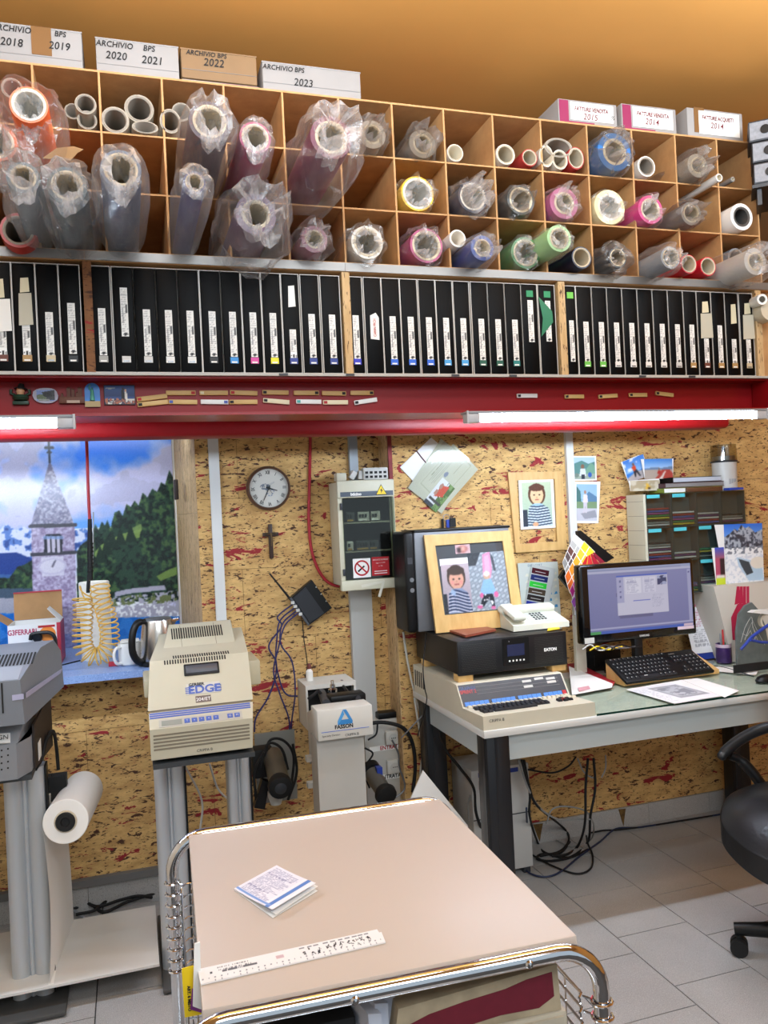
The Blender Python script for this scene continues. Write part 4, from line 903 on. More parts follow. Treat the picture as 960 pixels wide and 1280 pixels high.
for i in range(turns * 16):
    f = i / (turns * 16 - 1) * cl_[-1]; k = min(max(int(np.searchsorted(cl_, f)) - 1, 0), N - 2); u = (f - cl_[k]) / max(cl_[k+1] - cl_[k], 1e-9)
    c0 = axis[k].lerp(axis[k+1], u); tg = (axis[min(k+3, N-1)] - axis[max(k-3, 0)]).normalized()
    nrm = Vector((0, 1, 0)); sd = tg.cross(nrm).normalized(); a = 2*pi*i/16; rr = .038
    pts.append(c0 + sd * cos(a) * rr + nrm * sin(a) * rr * .8 + tg * .012 * sin(a))
MB().tube(pts, .0030, 0, 6).build('coil', mat('yellow_hose', '#e3b552', .35), t)
def onsill(px, py): return atz(px, py, SILL + .0008)
p = onsill(121, 826); top = at(116, 728, p.y).z
t = thing('white_tube', 'white cylinder behind the yellow coil on the sill', 'tube', tuple(p))
MB().lathe([(.0, 0), (.062, 0), (.062, top - p.z - .004), (.058, top - p.z), (.056, top - p.z - .01), (0, top - p.z - .02)], (p.x, p.y + .065, p.z), (0, 0, 1), 0, 32).build('cylinder', mat('soft_white', '#efece2', .6), t)
# mug
p = onsill(163, 833); mg = thing('mug', 'white mug with small dark drawing between coil and kettle', 'mug', (p.x, p.y + .045, p.z))
h = at(160, 803, p.y + .04).z - p.z
MB().lathe([(0, 0), (.034, 0), (.041, .006), (.044, h*.3), (.044, h), (.0405, h), (.039, .012), (0, .008)], (p.x, p.y + .045, p.z), (0, 0, 1), 0, 28).build('cup', M_WHITE, mg)
hd = Vector((-.75, -.66, 0)); hc = Vector((p.x, p.y + .045, p.z))
MB().tube(smooth_path([hc + hd*.043 + Vector((0, 0, h*.86)), hc + hd*.07 + Vector((0, 0, h*.82)), hc + hd*.08 + Vector((0, 0, h*.5)), hc + hd*.068 + Vector((0, 0, h*.18)), hc + hd*.043 + Vector((0, 0, h*.14))], 5), .0058, 0, 8).build('handle', M_WHITE, mg)
for k, (a, zz, mm) in enumerate(((-.72, .55, 'brown_mark'), (-.8, .42, 'brown_mark'), (-.95, .2, 'pink_mark'))):
    d = Vector((cos(a - .35), sin(a - .35), 0)); q = hc + d*.0447 + Vector((0, 0, h*zz)); M_ = frame(q, (-d.y, d.x, 0), (0, 0, 1))
    MB().tube([M_ @ Vector(v) for v in ((-.008, .006, 0), (0, .009, .0003), (.006, .004, 0), (.002, -.003, 0), (.008, -.007, 0))], .0011, 0, 5).build('drawing', mat(mm, '#5a3038' if mm[0] == 'b' else '#d88a94', .6), mg)
t = thing('napkin', 'folded white paper on the mug rim', 'paper', (p.x, p.y + .045, p.z + h))
MB().prism([(p.x - .035, p.y + .02, p.z + h + .001), (p.x + .04, p.y + .03, p.z + h + .001), (p.x + .035, p.y + .08, p.z + h + .002), (p.x - .03, p.y + .075, p.z + h + .003)], (0, 0, .007)).build('sheet', M_PAPER, t)
p = onsill(142, 833); single(MB().rbox((p.x - .019, p.y, p.z), (p.x + .016, p.y + .025, p.z + .017), .001), 'matchbox', mat('red_card', '#b01f33', .5), 'tiny red and white box before the mug', 'box')
# kettle
p = onsill(190, 836); hk = at(190, 773, p.y + .09).z - p.z; kc = Vector((p.x + .03, p.y + .11, p.z))
kt = thing('kettle', 'steel electric kettle with a big black handle on the sill', 'kettle', tuple(kc))
MB().lathe([(.0, .0), (.078, 0), (.080, .015), (.0, .016)], kc, (0, 0, 1), 0, 28).build('base', M_MATTE, kt)
MB().lathe([(.072, .017), (.075, .03), (.066, hk*.6), (.058, hk*.93), (.056, hk*.96)], kc, (0, 0, 1), 0, 32).build('body', mat('kettle_steel', '#c9c2ba', .25, 1.0), kt)
MB().lathe([(.057, hk*.955), (.052, hk*.99), (.02, hk), (0, hk)], kc, (0, 0, 1), 0, 28).build('lid', M_STEEL, kt)
hd = Vector((-.86, -.5, 0))
MB().tube(smooth_path([kc + hd*.055 + Vector((0, 0, hk*.95)), kc + hd*.09 + Vector((0, 0, hk*.93)), kc + hd*.112 + Vector((0, 0, hk*.7)), kc + hd*.115 + Vector((0, 0, hk*.35)), kc + hd*.095 + Vector((0, 0, hk*.14)), kc + hd*.072 + Vector((0, 0, hk*.10))], 6), [.011]*3 + [.014]*26 + [.012]*2, 0, 10).build('handle', M_BLACK, kt)
MB().prism([kc + Vector((.05, -.015, hk*.88)), kc + Vector((.085, 0, hk*.9)), kc + Vector((.05, .015, hk*.88)), kc + Vector((.06, 0, hk*.72))], (0, 0, .01)).build('spout', MATS['kettle_steel'], kt)
# appliance carton with its lid up
p = onsill(14, 835); pr = onsill(77, 833); yb = p.y
xb0, xb1 = at(10, 800, yb).x, at(76, 800, yb).x; zt = at(45, 780, yb).z
bx = thing('appliance_box', 'open appliance carton with red edges and white front, lid raised', 'box', ((xb0+xb1)/2, yb + .1, SILL + .0008))
e = .004; z0 = SILL + .0008; D = .2
m = MB(); m.box((xb0, yb, z0), (xb1, yb + e, zt)).box((xb0, yb + D - e, z0), (xb1, yb + D, zt)).box((xb0, yb + e, z0), (xb0 + e, yb + D - e, zt)).box((xb1 - e, yb + e, z0), (xb1, yb + D - e, zt)).box((xb0 + e, yb + e, z0), (xb1 - e, yb + D - e, z0 + e)); m.build('carton', mat('carton_white', '#ecebe8', .5), bx)
MB().box((xb1 - .014, yb - .0006, z0), (xb1 + .0006, yb - .0001, zt)).box((xb1 + .0001, yb - .0006, z0), (xb1 + .0007, yb + D, zt)).build('red_edge', mat('carton_red', '#b3293c', .5), bx)
zl = at(40, 741, yb + D).z
MB().prism([(xb0 + .002, yb + D - .004, zt + .001), (xb1 - .004, yb + D - .004, zt + .001), (xb1 - .004, yb + D + .01, zl), (xb0 + .002, yb + D + .01, zl)], (0, .004, 0)).build('lid', M_CARD, bx)
MB().box((xb0 + .002, yb + D + .004, zl), (xb1 - .004, yb + D + .015, zl + .005)).build('lid_edge', MATS['carton_red'], bx)
MB().prism([(xb0, yb + .01, zt), (xb0, yb + D - .02, zt), (xb0 - .07, yb + D - .03, zt + .05), (xb0 - .07, yb + .02, zt + .05)], (0, 0, .003)).build('side_flap', M_CARD, bx)
MB().prism([(xb1, yb + .02, zt), (xb1, yb + D - .03, zt), (xb1 - .05, yb + D - .05, zt + .055), (xb1 - .05, yb + .03, zt + .055)], (0, 0, .003)).build('side_flap', MATS['carton_white'], bx)
text('G3FERRARI', .03, frame((xb0 + .055, yb - .0003, zt - .03), (1, 0, 0), (0, 0, 1)), mat('carton_magenta', '#b02a55', .5), bx, bold=.0008, sx=.75)
MB().lathe([(0, 0), (.032, 0), (.032, .001), (0, .001)], (xb1 - .05, yb - .0012, zt - .045), (0, 1, 0), 0, 20).build('fruit_picture', mat('orange_print', '#e8882c', .5), bx)
MB().box((xb1 - .085, yb - .0016, zt - .017), (xb1 - .02, yb - .0004, zt - .008)).build('red_label', M_REDINK, bx)
t = thing('headphones', 'black cord and earpiece lying before the appliance carton', 'headphones', tuple(at(55, 799, yb - .07)))
b0 = yb - .03
MB().tube(smooth_path([at(38, 800, b0), at(40, 793, b0), at(50, 791, b0), at(62, 791, b0), at(68, 796, b0), at(70, 808, b0)], 6), .0075, 0, 8).build('band', M_BLACK, t)
MB().lathe([(0, .01), (.018, .008), (.02, 0), (.018, -.008), (0, -.01)], at(47, 797, b0), (.3, 1, .2), 0, 14).build('earpiece', M_BLACK, t)
cable([onsill(76, 832), onsill(88, 829), onsill(100, 826)], .004, M_BLACK, 'black cord on the sill behind the white cylinder')
# ------------------------------------------------------------------ machines and fittings along the left wall
def loft(m, A, B, mi=0, smooth=False):                  # two matching outlines joined, both ends closed
    n = len(A); return m.add(list(A) + list(B), [list(range(n))[::-1], list(range(n, 2*n))] + [(i, (i+1) % n, n+(i+1) % n, n+i) for i in range(n)], mi, smooth)
M_BEIGE = mat('beige_casing', '#c3bda6', .5, mottle=.05, mscale=8, bump=.05, bscale=900); M_BEIGED = mat('beige_shadow_gap', '#7d7564', .6); M_SLOT = mat('slot_black', '#1b1a18', .8)
M_BLUES = mat('stripe_blue', '#4a63b0', .5); M_PANEL = mat('panel_grey', '#c5c3bc', .5)
# ---- beige machine marked EDGE
Yf = 2.62
Lp = [(189, 951, Yf), (187, 913, Yf - .004), (186, 892, Yf + .036), (186, 889, Yf + .045), (187, 827, 2.76), (197, 801, 2.94), (199, 800, 3.08), (196, 930, 3.08)]
Rp = [(316, 936, Yf), (316, 898, Yf - .004), (316, 877, Yf + .036), (315, 875, Yf + .045), (310, 819, 2.76), (304, 797, 2.94), (302, 795, 3.08), (306, 915, 3.08)]
PL = [at(*q) for q in Lp]; PR = [Vector((at(*q).x, q[2], a.z)) for q, a in zip(Rp, PL)]
PL[7].z = PR[7].z = PL[0].z; PL[6].z = PR[6].z = PL[5].z + .004
ed = thing('cutting_plotter', 'beige desktop machine with blue stripes and dark handle, on aluminium stand', 'plotter', tuple((PL[0] + PR[0]) / 2 + Vector((0, .2, 0))))
loft(MB(), [PL[i] for i in (0, 1, 2, 7)], [PR[i] for i in (0, 1, 2, 7)]).build('lower_body', M_BEIGE, ed)
loft(MB(), [PL[3] + Vector((-.003, 0, 0)), PL[4], PL[5], PL[6], Vector((PL[7].x, PL[7].y, PL[3].z))], [PR[3] + Vector((.003, 0, 0)), PR[4], PR[5], PR[6], Vector((PR[7].x, PR[7].y, PR[3].z))]).build('hood', M_BEIGE, ed)
gp = [PL[2] + Vector((.004, .004, -.001)), PL[3] + Vector((.004, .006, .001)), PL[3] + Vector((.004, .3, .001)), PL[2] + Vector((.004, .3, -.001))]
loft(MB(), gp, [Vector((PR[2].x - .004, q.y, q.z)) for q in gp]).build('seam', M_BEIGED, ed)
HL = [at(204, 812, 2.86), at(211, 783, 2.96), at(211, 781, 3.08), at(204, 806, 3.08)]; HR = [Vector((at(*q).x, q[2], a.z)) for q, a in zip([(294, 805, 2.86), (288, 777, 2.96), (288, 775, 3.08), (294, 800, 3.08)], HL)]
loft(MB(), HL, HR).build('rear_hump', M_BEIGE, ed)
def face(a, b, c_, d):      # lower-left, lower-right, upper-left of a slanted face -> frame and sizes
    M_ = frame(a, b - a, c_ - a); return M_, (b - a).length, ((M_.inverted() @ c_).y)
# slots and seams on hood and hump
Mh, wh, hh = face(PL[4], PR[4], PL[5], PR[5]); sl = MB()
for i in range(24): x = wh*(.24 + .56*i/23); sl.box((x - .0022, hh*.02, -.002), (x + .0022, hh*.16, .0006), 0, Mh)
Mf, wf, hf = face(PL[3], PR[3], PL[4], PR[4])
for i in range(24): x = wf*(.18 + .60*i/23); sl.box((x - .0022, hf*.90, -.002), (x + .0022, hf*.99, .0006), 0, Mf)
Mu, wu, hu = face(HL[0], HR[0], HL[1], HR[1])
for i in range(22): x = wu*(.14 + .70*i/21); sl.box((x - .0022, hu*.40, -.002), (x + .0022, hu*.88, .0007), 0, Mu)
sl.build('vent_slots', M_SLOT, ed, kind='stuff')
sm_ = MB()
for f in (.26, .74): sm_.box((wu*f - .0008, 0, -.001), (wu*f + .0008, hu, .0006), 0, Mu)
sm_.build('hump_seam', M_BEIGED, ed)
hx0, hx1 = wf*.36, wf*.71
m = MB(); m.rbox((hx0, hf*.62, -.004), (hx1, hf*.86, .006), .003, 0, Mf); m.build('handle_frame', M_BLACK, ed)
MB().rbox((hx0 + .006, hf*.655, .004), (hx1 - .006, hf*.82, .0085), .002, 0, Mf).build('handle', mat('handle_grey', '#4a4d55', .3), ed)
MB().box((wf*.37, hf*.23, 0), (wf*.70, hf*.45, .0012), 0, Mf).build('name_plate', M_PANEL, ed)
F = lambda Mx, x, y: Mx @ Matrix.Translation((x, y, 0))
text('GERBER', .014, F(Mf, wf*.47, hf*.425), M_INK, ed, lift=.002, bold=.0004)
text('EDGE', .036, F(Mf, wf*.545, hf*.315), M_BLUES, ed, lift=.002, bold=.001, sx=1.15)
for s in (.395, .675):
    for k in range(4): MB().box((wf*s - .012, hf*(.262 + .035*k), .0012), (wf*s + .012, hf*(.277 + .035*k), .0017), 0, Mf).build('plate_stripe', M_BLUES, ed)
MB().box((wf*.45, hf*.06, 0), (wf*.60, hf*.19, .0012), 0, Mf).build('badge', mat('badge_brown', '#6a5a54', .4), ed); text('204/ET', .016, F(Mf, wf*.525, hf*.115), M_PAPER, ed, lift=.0016)
# stripes and control panel on the lower body
Mp, wp, hp = face(PL[1], PR[1], PL[2], PR[2])
for k in range(3): MB().box((0.002, hp*(.64 + .125*k), -.001), (wp - .002, hp*(.72 + .125*k), .0009), 0, Mp).build('stripe', M_BLUES, ed)
MB().box((wp*.09, hp*.06, -.001), (wp*.90, hp*.52, .0014), 0, Mp).build('control_panel', mat('panel_frame', '#b3afa4', .5), ed)
MB().box((wp*.115, hp*.14, .0014), (wp*.31, hp*.44, .0022), 0, Mp).build('display', mat('lcd', '#8c9088', .3), ed)
for k, f in enumerate((.36, .43, .50, .57, .64, .78, .85)): MB().rbox((wp*f - .0085, hp*.16, .001), (wp*f + .0085, hp*.42, .003), .002, 0, Mp).build('key', M_BLUES, ed); text(['T', 'v', '^', '<', '>', 'G', 'M'][k], .010, F(Mp, wp*f, hp*.29), M_PANEL, ed, lift=.0034)
Mv, wv, hv = face(PL[0], PR[0], PL[1], PR[1])
for k in range(5): MB().box((wv*.03, hv*(.30 + .115*k), -.002), (wv*.975, hv*(.36 + .115*k), .0006), 0, Mv).build('vent', M_BEIGED, ed)
text('CRIPPA B', .012, F(Mv, wv*.52, hv*.13), M_INK, ed)
for a, b in (((303, 822, 2.86), (322, 850, 2.86)), ((179, 846, 2.86), (190, 866, 2.86))):
    p, q = at(*a), at(*b); MB().rbox((p.x, 2.78, q.z), (q.x, 2.98, p.z), .006).build('side_guard', mat('cream_side', '#bdb59a', .5), ed)
for fx in (.08, .92): MB().cyl((PL[0].x + wv*fx, Yf + .05, PL[0].z - .012), (PL[0].x + wv*fx, Yf + .05, PL[0].z), .012, 0, 12).build('rubber_foot', M_BLACK, ed)
# ---- aluminium stand under it
zt = PL[0].z - .0125
st = thing('plotter_stand', 'aluminium stand with ribbed columns under the beige machine', 'stand', (.2, 2.85, 0), 0, 'ribbed aluminium stands')
MB().box((at(191, 952, Yf).x, Yf - .01, zt - .014), (at(318, 938, Yf).x, 3.08, zt)).build('top_plate', mat('dark_steel', '#4d5052', .45, .6), st)
def column(x, w, Y, z0, z1, t, d=.07):
    m = MB(); pr_ = [(0, .02)]
    for (a, b) in ((0, .44), (.44, .56), (.56, 1.0)):
        for k in range(9): f = k / 8; pr_.append((a + (b - a)*f, .020 - (.016 if b - a > .2 else .006)*sin(pi*f)**.6))
    pr_.append((1, .02)); m.prism([(x, Y + d, z0)] + [(x + w*f, Y + dy, z0) for f, dy in pr_] + [(x + w, Y + d, z0)], (0, 0, z1 - z0), 0, True); m.build('column', M_ALU, t)
    MB().box((x + w, Y + .015, z0), (x + w + .006, Y + d, z1)).build('column_edge', M_BLACK, t)
xl = at(194, 1000, 2.83).x; xr = at(284, 960, 2.83).x
column(xl, .098, 2.83, .02, zt - .0145, st); column(xr, .078, 2.83, .02, zt - .0145, st)
for x in (xl, xr): MB().rbox((x - .005, 2.72, .006), (x + .07, 3.25, .0195), .003).build('foot', mat('foot_steel', '#5a5957', .5, .5), st); MB().cyl((x + .03, 2.76, 0), (x + .03, 2.76, .006), .018, 0, 14).build('foot_pad', M_BLACK, st)
# ---- grey plotter at the left edge and its stand
M_GRP = mat('plotter_grey', '#74777c', .45, bump=.06, bscale=900); M_GRPT = mat('plotter_grey_light', '#8a8d92', .45)
gpz = [(31, 905, 2.62), (25, 850, 2.62), (51, 809, 2.93), (67, 800, 3.06), (76, 813, 3.07), (80, 858, 3.04)]
A = [at(*q) for q in gpz]; LX = -.95
g = thing('grey_plotter', 'grey wedge shaped plotter cut off by the left picture edge', 'plotter', (-.6, 2.85, A[0].z))
loft(MB(), A, [Vector((LX, a.y, a.z)) for a in A]).build('cover', M_GRP, g)
Ms = frame(Vector((LX, A[1].y, A[1].z)), (1, 0, 0), A[2] - A[1]); hs = (A[2] - A[1]).length
MB().box((0, .004, 0), (A[1].x - LX - .006, hs*.42, .0012), 0, Ms).build('cover_top', M_GRPT, g)
sl = MB()
for k in range(46): sl.box((A[1].x - LX + .015 - .0105*k, hs*.46, 0), (A[1].x - LX + .0205 - .0105*k, hs*.83, .0016), 0, Ms)
for k in range(40): x = A[1].x - .052 - .0125*k; sl.box((x, A[1].y - .001, at(0, 892, 2.62).z), (x + .005, A[1].y + .002, A[1].z - .004))
sl.build('vent_slots', M_SLOT, g, kind='stuff')
b0, b1, b2 = at(15, 869, 2.619), at(29, 867, 2.619), at(74, 836, 3.05)
MB().prism([b0, Vector((A[1].x + .008, 2.6185, b1.z)), Vector((A[1].x + .008, 2.6185, b1.z - .016)), b0 + Vector((0, 0, -.016))], (0, .0008, 0)).prism([Vector((A[1].x + .013, 2.632, b1.z)), b2 + Vector((.008, 0, 0)), b2 + Vector((.008, 0, -.012)), Vector((A[1].x + .013, 2.632, b1.z - .016))], (.0015, 0, 0)).build('trim_band', mat('lilac_band', '#a9a6bd', .4), g)
gl_ = [(22, 929, 2.66), (30, 909, 2.70), (41, 902, 2.74), (41, 972, 2.74), (22, 974, 2.66)]
B = [at(*q) for q in gl_]
zb = B[4].z
MB().prism([Vector((LX, 2.66, zb)), Vector((B[4].x, 2.66, zb)), Vector((B[3].x, 2.73, zb)), Vector((B[3].x, 3.0, zb)), Vector((LX, 3.0, zb))], (0, 0, B[0].z - zb)).build('base', M_GRPT, g)
loft(MB(), [Vector((B[0].x, 2.66, B[0].z)), Vector((B[3].x, 2.73, B[0].z)), Vector((B[3].x, 3.0, B[0].z)), Vector((B[3].x - .01, 3.0, A[0].z - .004)), Vector((B[1].x, 2.72, A[0].z - .004))], [Vector((LX, q.y, q.z)) for q in (Vector((0, 2.66, B[0].z)), Vector((0, 2.73, B[0].z)), Vector((0, 3.0, B[0].z)), Vector((0, 3.0, A[0].z - .004)), Vector((0, 2.72, A[0].z - .004)))]).build('base_top', M_GRPT, g)
p = at(6, 923, 2.68); MB().prism([at(-12, 930, 2.655), at(13, 929, 2.655), at(13, 917, 2.69), at(-12, 918, 2.69)], (0, -.003, .003)).build('sticker', M_PAPER, g); text('GN', .02, frame(at(4, 923, 2.665) + Vector((0, -.003, .003)), (1, 0, 0), (0, .5, .7)), M_INK, g)
hl = MB()
for (hx, hy) in ((2, 938), (2, 946), (2, 954), (2, 962), (10, 936), (10, 944), (10, 952), (10, 960)): q = at(hx, hy, 2.66); hl.cyl(q + Vector((0, -.0006, 0)), q + Vector((0, .002, 0)), .0028, 0, 8)
hl.build('speaker_hole', M_SLOT, g, kind='stuff')
sp_ = thing('side_plate', 'dark brown machine side plate with cables below the grey plotter', 'panel', tuple(at(55, 975, 2.95)))
q0, q1 = at(43, 902, 2.76), at(70, 879, 3.03); q3 = at(70, 968, 3.03)
MB().prism([Vector((B[3].x + .002, 2.76, A[5].z - .06)), Vector((B[3].x + .03, 3.02, A[5].z - .012)), Vector((B[3].x + .03, 3.02, zb)), Vector((B[3].x + .002, 2.76, zb))], (.006, 0, 0)).build('plate', mat('brown_black', '#2b201a', .6), sp_)
for (px, py, w, h) in ((46, 934, .022, .03), (47, 945, .016, .026)):
    q = at(px, py, 2.81); MB().prism([Vector((B[3].x + .0125, 2.80, q.z - h/2)), Vector((B[3].x + .0165, 2.84, q.z - h/2 + .006)), Vector((B[3].x + .0165, 2.84, q.z + h/2 + .006)), Vector((B[3].x + .0125, 2.80, q.z + h/2))], (.001, 0, 0)).build('sticker', M_PAPER, sp_)
MB().tube(smooth_path([at(44, 962, 2.80), at(52, 948, 2.84), at(58, 925, 2.9), at(66, 914, 2.97), at(70, 930, 3.05), at(73, 962, 3.07)]), .006, 0, 8).build('lead', M_MATTE, sp_)
s2 = thing('plotter_stand', 'aluminium stand with ribbed column at the left picture edge', 'stand', (-.45, 2.85, 0), 0, 'ribbed aluminium stands')
cx = at(5, 1000, 2.85).x; MB().box((-.9, 2.70, zb - .018), (at(42, 975, 2.74).x, 3.0, zb - .002)).build('top_plate', MATS['dark_steel'], s2)
column(cx, .122, 2.83, .02, zb - .0185, s2); MB().rbox((cx - .06, 2.72, .006), (cx + .165, 3.25, .0195), .003).build('foot', MATS['foot_steel'], s2); MB().cyl((cx + .12, 2.76, 0), (cx + .12, 2.76, .006), .02, 0, 14).build('foot_pad', M_BLACK, s2)
column(-.85, .12, 2.83, .02, zb - .0185, s2)
p, q = at(40, 1000, 2.9), at(62, 985, 3.25)
MB().prism([at(42, 1048, 2.86), at(42, 1003, 2.86), at(60, 968, 2.96), at(62, 1005, 2.96)], (.012, .0, 0)).build('roll_bracket', M_MATTE, s2); MB().prism([at(46, 1022, 2.88), at(46, 1008, 2.88), at(59, 990, 2.95), at(59, 1004, 2.95)], (.014, -.004, 0)).build('bracket_label', M_PANEL, s2)
MB().box((at(62, 985, 2.96).x - .02, 2.94, at(62, 1000, 2.96).z), (at(85, 985, 2.99).x, 2.99, at(62, 970, 2.96).z)).build('roll_arm', M_MATTE, s2)
MB().box((at(49, 1000, 3.2).x, 3.2, .02), (at(56, 1000, 3.2).x, 3.24, zb)).build('rear_post', MATS['dark_steel'], s2)
# ---- paper roll with hanging sheet, white board below
a, b = at(82, 1027, 2.72), at(104, 988, 3.14); ax = (b - a).normalized(); r = .0675
pr = thing('paper_roll', 'thick white paper roll on the left stand with its sheet hanging to the floor board', 'roll', tuple(a - Vector((0, 0, r))))
L = (b - a).length
MB().lathe([(.033, .0), (r - .002, 0), (r, .002), (r, L), (.03, L)], a, ax, 0, 40).build('roll_body', M_PAPER, pr)
MB().lathe([(.034, -.001), (.031, -.004), (.0, -.003)], a, ax, 0, 24).build('core', M_CORE, pr); MB().lathe([(.0295, -.006), (.026, -.010), (.014, -.010), (.012, -.004), (0, -.004)], a, ax, 0, 24).build('core_plug', M_MATTE, pr)
RB = .087                                            # top of the white board
f0, f1 = atz(62, 1231, RB), atz(92, 1151, RB)
u = ax.cross(Vector((0, 0, 1))).normalized()
rows = []
for k in range(9):
    t_ = k / 8; e0, e1 = a - u*r*1.004, b - u*r*1.004
    bow = sin(pi*t_) * .012
    rows.append((e0.lerp(Vector((f0.x, f0.y, RB + .001)), t_) + Vector((bow, 0, 0)), e1.lerp(Vector((f1.x, f1.y, RB + .001)), t_) + Vector((bow*.4, 0, 0))))
vs = [p for q in rows for p in q]; MB().add(vs, [(2*k, 2*k+1, 2*k+3, 2*k+2) for k in range(8)], 0, True).build('hanging_sheet', M_PAPER, pr)
w0, w1 = atz(200, 1203, RB), atz(195, 1131, RB)
bd = thing('floor_board', 'white sheet board lying level between the two stands', 'board', (-.4, 3.0, RB - .012))
MB().box((-1.1, f0.y - .008, RB - .008), (xl - .012, w1.y, RB)).build('board', mat('white_board', '#dcdad5', .5, mottle=.06, mscale=5), bd)
MB().box((f0.x - .004, f0.y, RB), (f0.x + .012, w1.y, RB + .0009)).build('fold_strip', M_PAPER, bd)
for x in (-.75, -.30, -.02): MB().box((x, 3.0, 0), (x + .02, 3.2, RB - .0085)).build('bearer', MATS['dark_steel'], bd)
cables = [[(92, 1128), (110, 1122), (140, 1118), (165, 1112), (198, 1109)], [(92, 1136), (112, 1130), (130, 1140), (160, 1127), (196, 1116)], [(95, 1143), (118, 1138), (132, 1127), (150, 1119), (197, 1113)], [(98, 1120), (120, 1133), (150, 1125), (172, 1120), (190, 1122)]]
for k, cpts in enumerate(cables): cable([atz(x, y, .012 + .004*k) for x, y in cpts], .006, M_MATTE, f'black cable behind the white floor board, {ORD[k]} of the tangle from the back', 'cable', 'cables behind the floor board')
cable([atz(92, 1138, .01), atz(104, 1146, .01), atz(118, 1152, .01)], .006, M_GREY, 'short grey cable in front of the black tangle')
cable([at(230, 955, 3.1), at(252, 1000, 3.2), at(250, 1040, 3.2), at(246, 1100, 3.25)], .004, M_PANEL, 'pale cable hanging behind the left column of the beige machine'); cable([at(262, 955, 3.1), at(272, 985, 3.15), at(286, 1000, 3.15)], .004, M_PANEL, 'short pale cable drooping between the columns')
# ---- clock, crucifix, hanging cables, router
c0 = at(335, 610.5, WL - .004); s = mpp(335, 610, WL)
ck = thing('wall_clock', 'round wall clock with brown rim and pictured dial on the cork wall', 'clock', (c0.x, WL - .002, c0.z))
R_ = 27.8 * s
MB().lathe([(R_*.86, -.030), (R_*.90, -.036), (R_*.97, -.030), (R_, -.012), (R_*.98, -.002), (0, -.002)], (c0.x, WL - .002, c0.z), (0, 1, 0), 0, 48).build('rim', mat('brown_rim', '#5a3f30', .35), ck)
MB().cyl((c0.x, WL - .022, c0.z), (c0.x, WL - .010, c0.z), R_*.885, 0, 48).build('dial', mat('dial_cream', '#d9d6cc', .5), ck)
Mc = frame((c0.x, WL - .0222, c0.z), (1, 0, 0), (0, 0, 1))
cv = Canvas(48, 48, '#d9d6cc'); n1 = cv.noise(9, 3, 3)
cv.put((((cv.X - .33) / .28) ** 2 + ((cv.Y - .42) / .16) ** 2 < 1) & (n1 > .48), '#5a6578', .8); cv.put((((cv.X - .55) / .25) ** 2 + ((cv.Y - .72) / .2) ** 2 < 1) & (n1 > .52), '#7b8aa6', .75)
for k in range(3): cv.line(.5, .38 - .04*k, .8, .22 - .03*k, .01, '#a8a9ac', .6)
cv.mesh('dial_picture', ck, Mc @ Matrix.Translation((-R_*.42, -R_*.42, 0)), R_*.84, R_*.84, lift=.0004)
for k, nmr in enumerate(['XII', 'I', 'II', 'III', 'IIII', 'V', 'VI', 'VII', 'VIII', 'IX', 'X', 'XI']):
    a_ = -2*pi*k/12 + radians(2); text(nmr, .021, Mc @ Matrix.Rotation(a_, 4, 'Z') @ Matrix.Translation((0, R_*.70, 0)), M_INK, ck, 'numeral', sx=.75, bold=.0004)
for ang, L_, w_ in ((radians(-108), .40, .0032), (radians(-205), .60, .0024), (radians(-150), .3, .001)):
    MB().prism([Vector(v) for v in ((-w_, -.012, .003), (w_, -.012, .003), (w_*.5, R_*L_, .003), (-w_*.5, R_*L_, .003))], (0, 0, .0012), 0, False, Mc @ Matrix.Rotation(ang, 4, 'Z')).build('hand', M_MATTE, ck)
MB().cyl((c0.x, WL - .028, c0.z), (c0.x, WL - .022, c0.z), .006, 0, 14).build('hub', M_MATTE, ck)
MB().lathe([(R_*.87, -.0305), (0, -.0315)], (c0.x, WL - .002, c0.z), (0, 1, 0), 0, 40).build('glass', clear_pane('clock_glass'), ck)
p = at(338, 676, WL); cf = thing('crucifix', 'small dark wooden crucifix below the wall clock', 'crucifix', (p.x, WL - .002, at(338, 698, WL).z)); M_DW = wood('dark_wood', '#3b241a', '#2a1812', (1, 1, .2), 50, .5)
MB().rbox((p.x - .0085, WL - .016, at(338, 698, WL).z), (p.x + .0085, WL - .002, at(338, 655, WL).z), .003).build('upright', M_DW, cf); zc = at(338, 668, WL).z; MB().rbox((p.x - .034, WL - .0165, zc - .008), (p.x + .034, WL - .0025, zc + .008), .003).build('crossbar', M_DW, cf)
MB().tube([(p.x - .024, WL - .022, zc + .004), (p.x, WL - .022, zc), (p.x + .024, WL - .022, zc + .004)], .0028, 0, 6).tube([(p.x, WL - .022, zc + .008), (p.x + .003, WL - .023, zc - .02), (p.x, WL - .021, zc - .05)], [.004, .0045, .002], 0, 6).build('figure', mat('bronze', '#6d5a42', .4, .7), cf)
YWc = WL - .012
cable([at(388, 540, YWc), at(387, 600, YWc), at(386, 650, YWc), at(389, 685, YWc), at(396, 708, YWc), at(406, 724, YWc), at(416, 731, YWc), at(424, 733, YWc)], .0065, mat('red_cable', '#a81d2c', .45), 'red cable curving down the cork wall into the fuse cabinet', k=8)
rq = [at(364, 747, WL - .05), at(390, 725, WL - .05), at(415, 760, WL - .05), at(387, 781, WL - .05)]
rt = thing('router', 'black router hung askew on the cork wall with one antenna', 'router', tuple(at(388, 775, WL - .01)))
MB().prism(rq, (0, .034, 0)).build('body', M_BLACK, rt)
e1 = rq[1] - rq[0]; e2 = rq[3] - rq[0]
MB().prism([rq[0] + e1*.05 + e2*.05, rq[1] - e1*.35 + e2*.04, rq[2] - e1*.35 - e2*.04, rq[3] + e1*.05 - e2*.05], (0, -.004, 0)).build('front_panel', mat('router_dark', '#26272b', .35), rt)
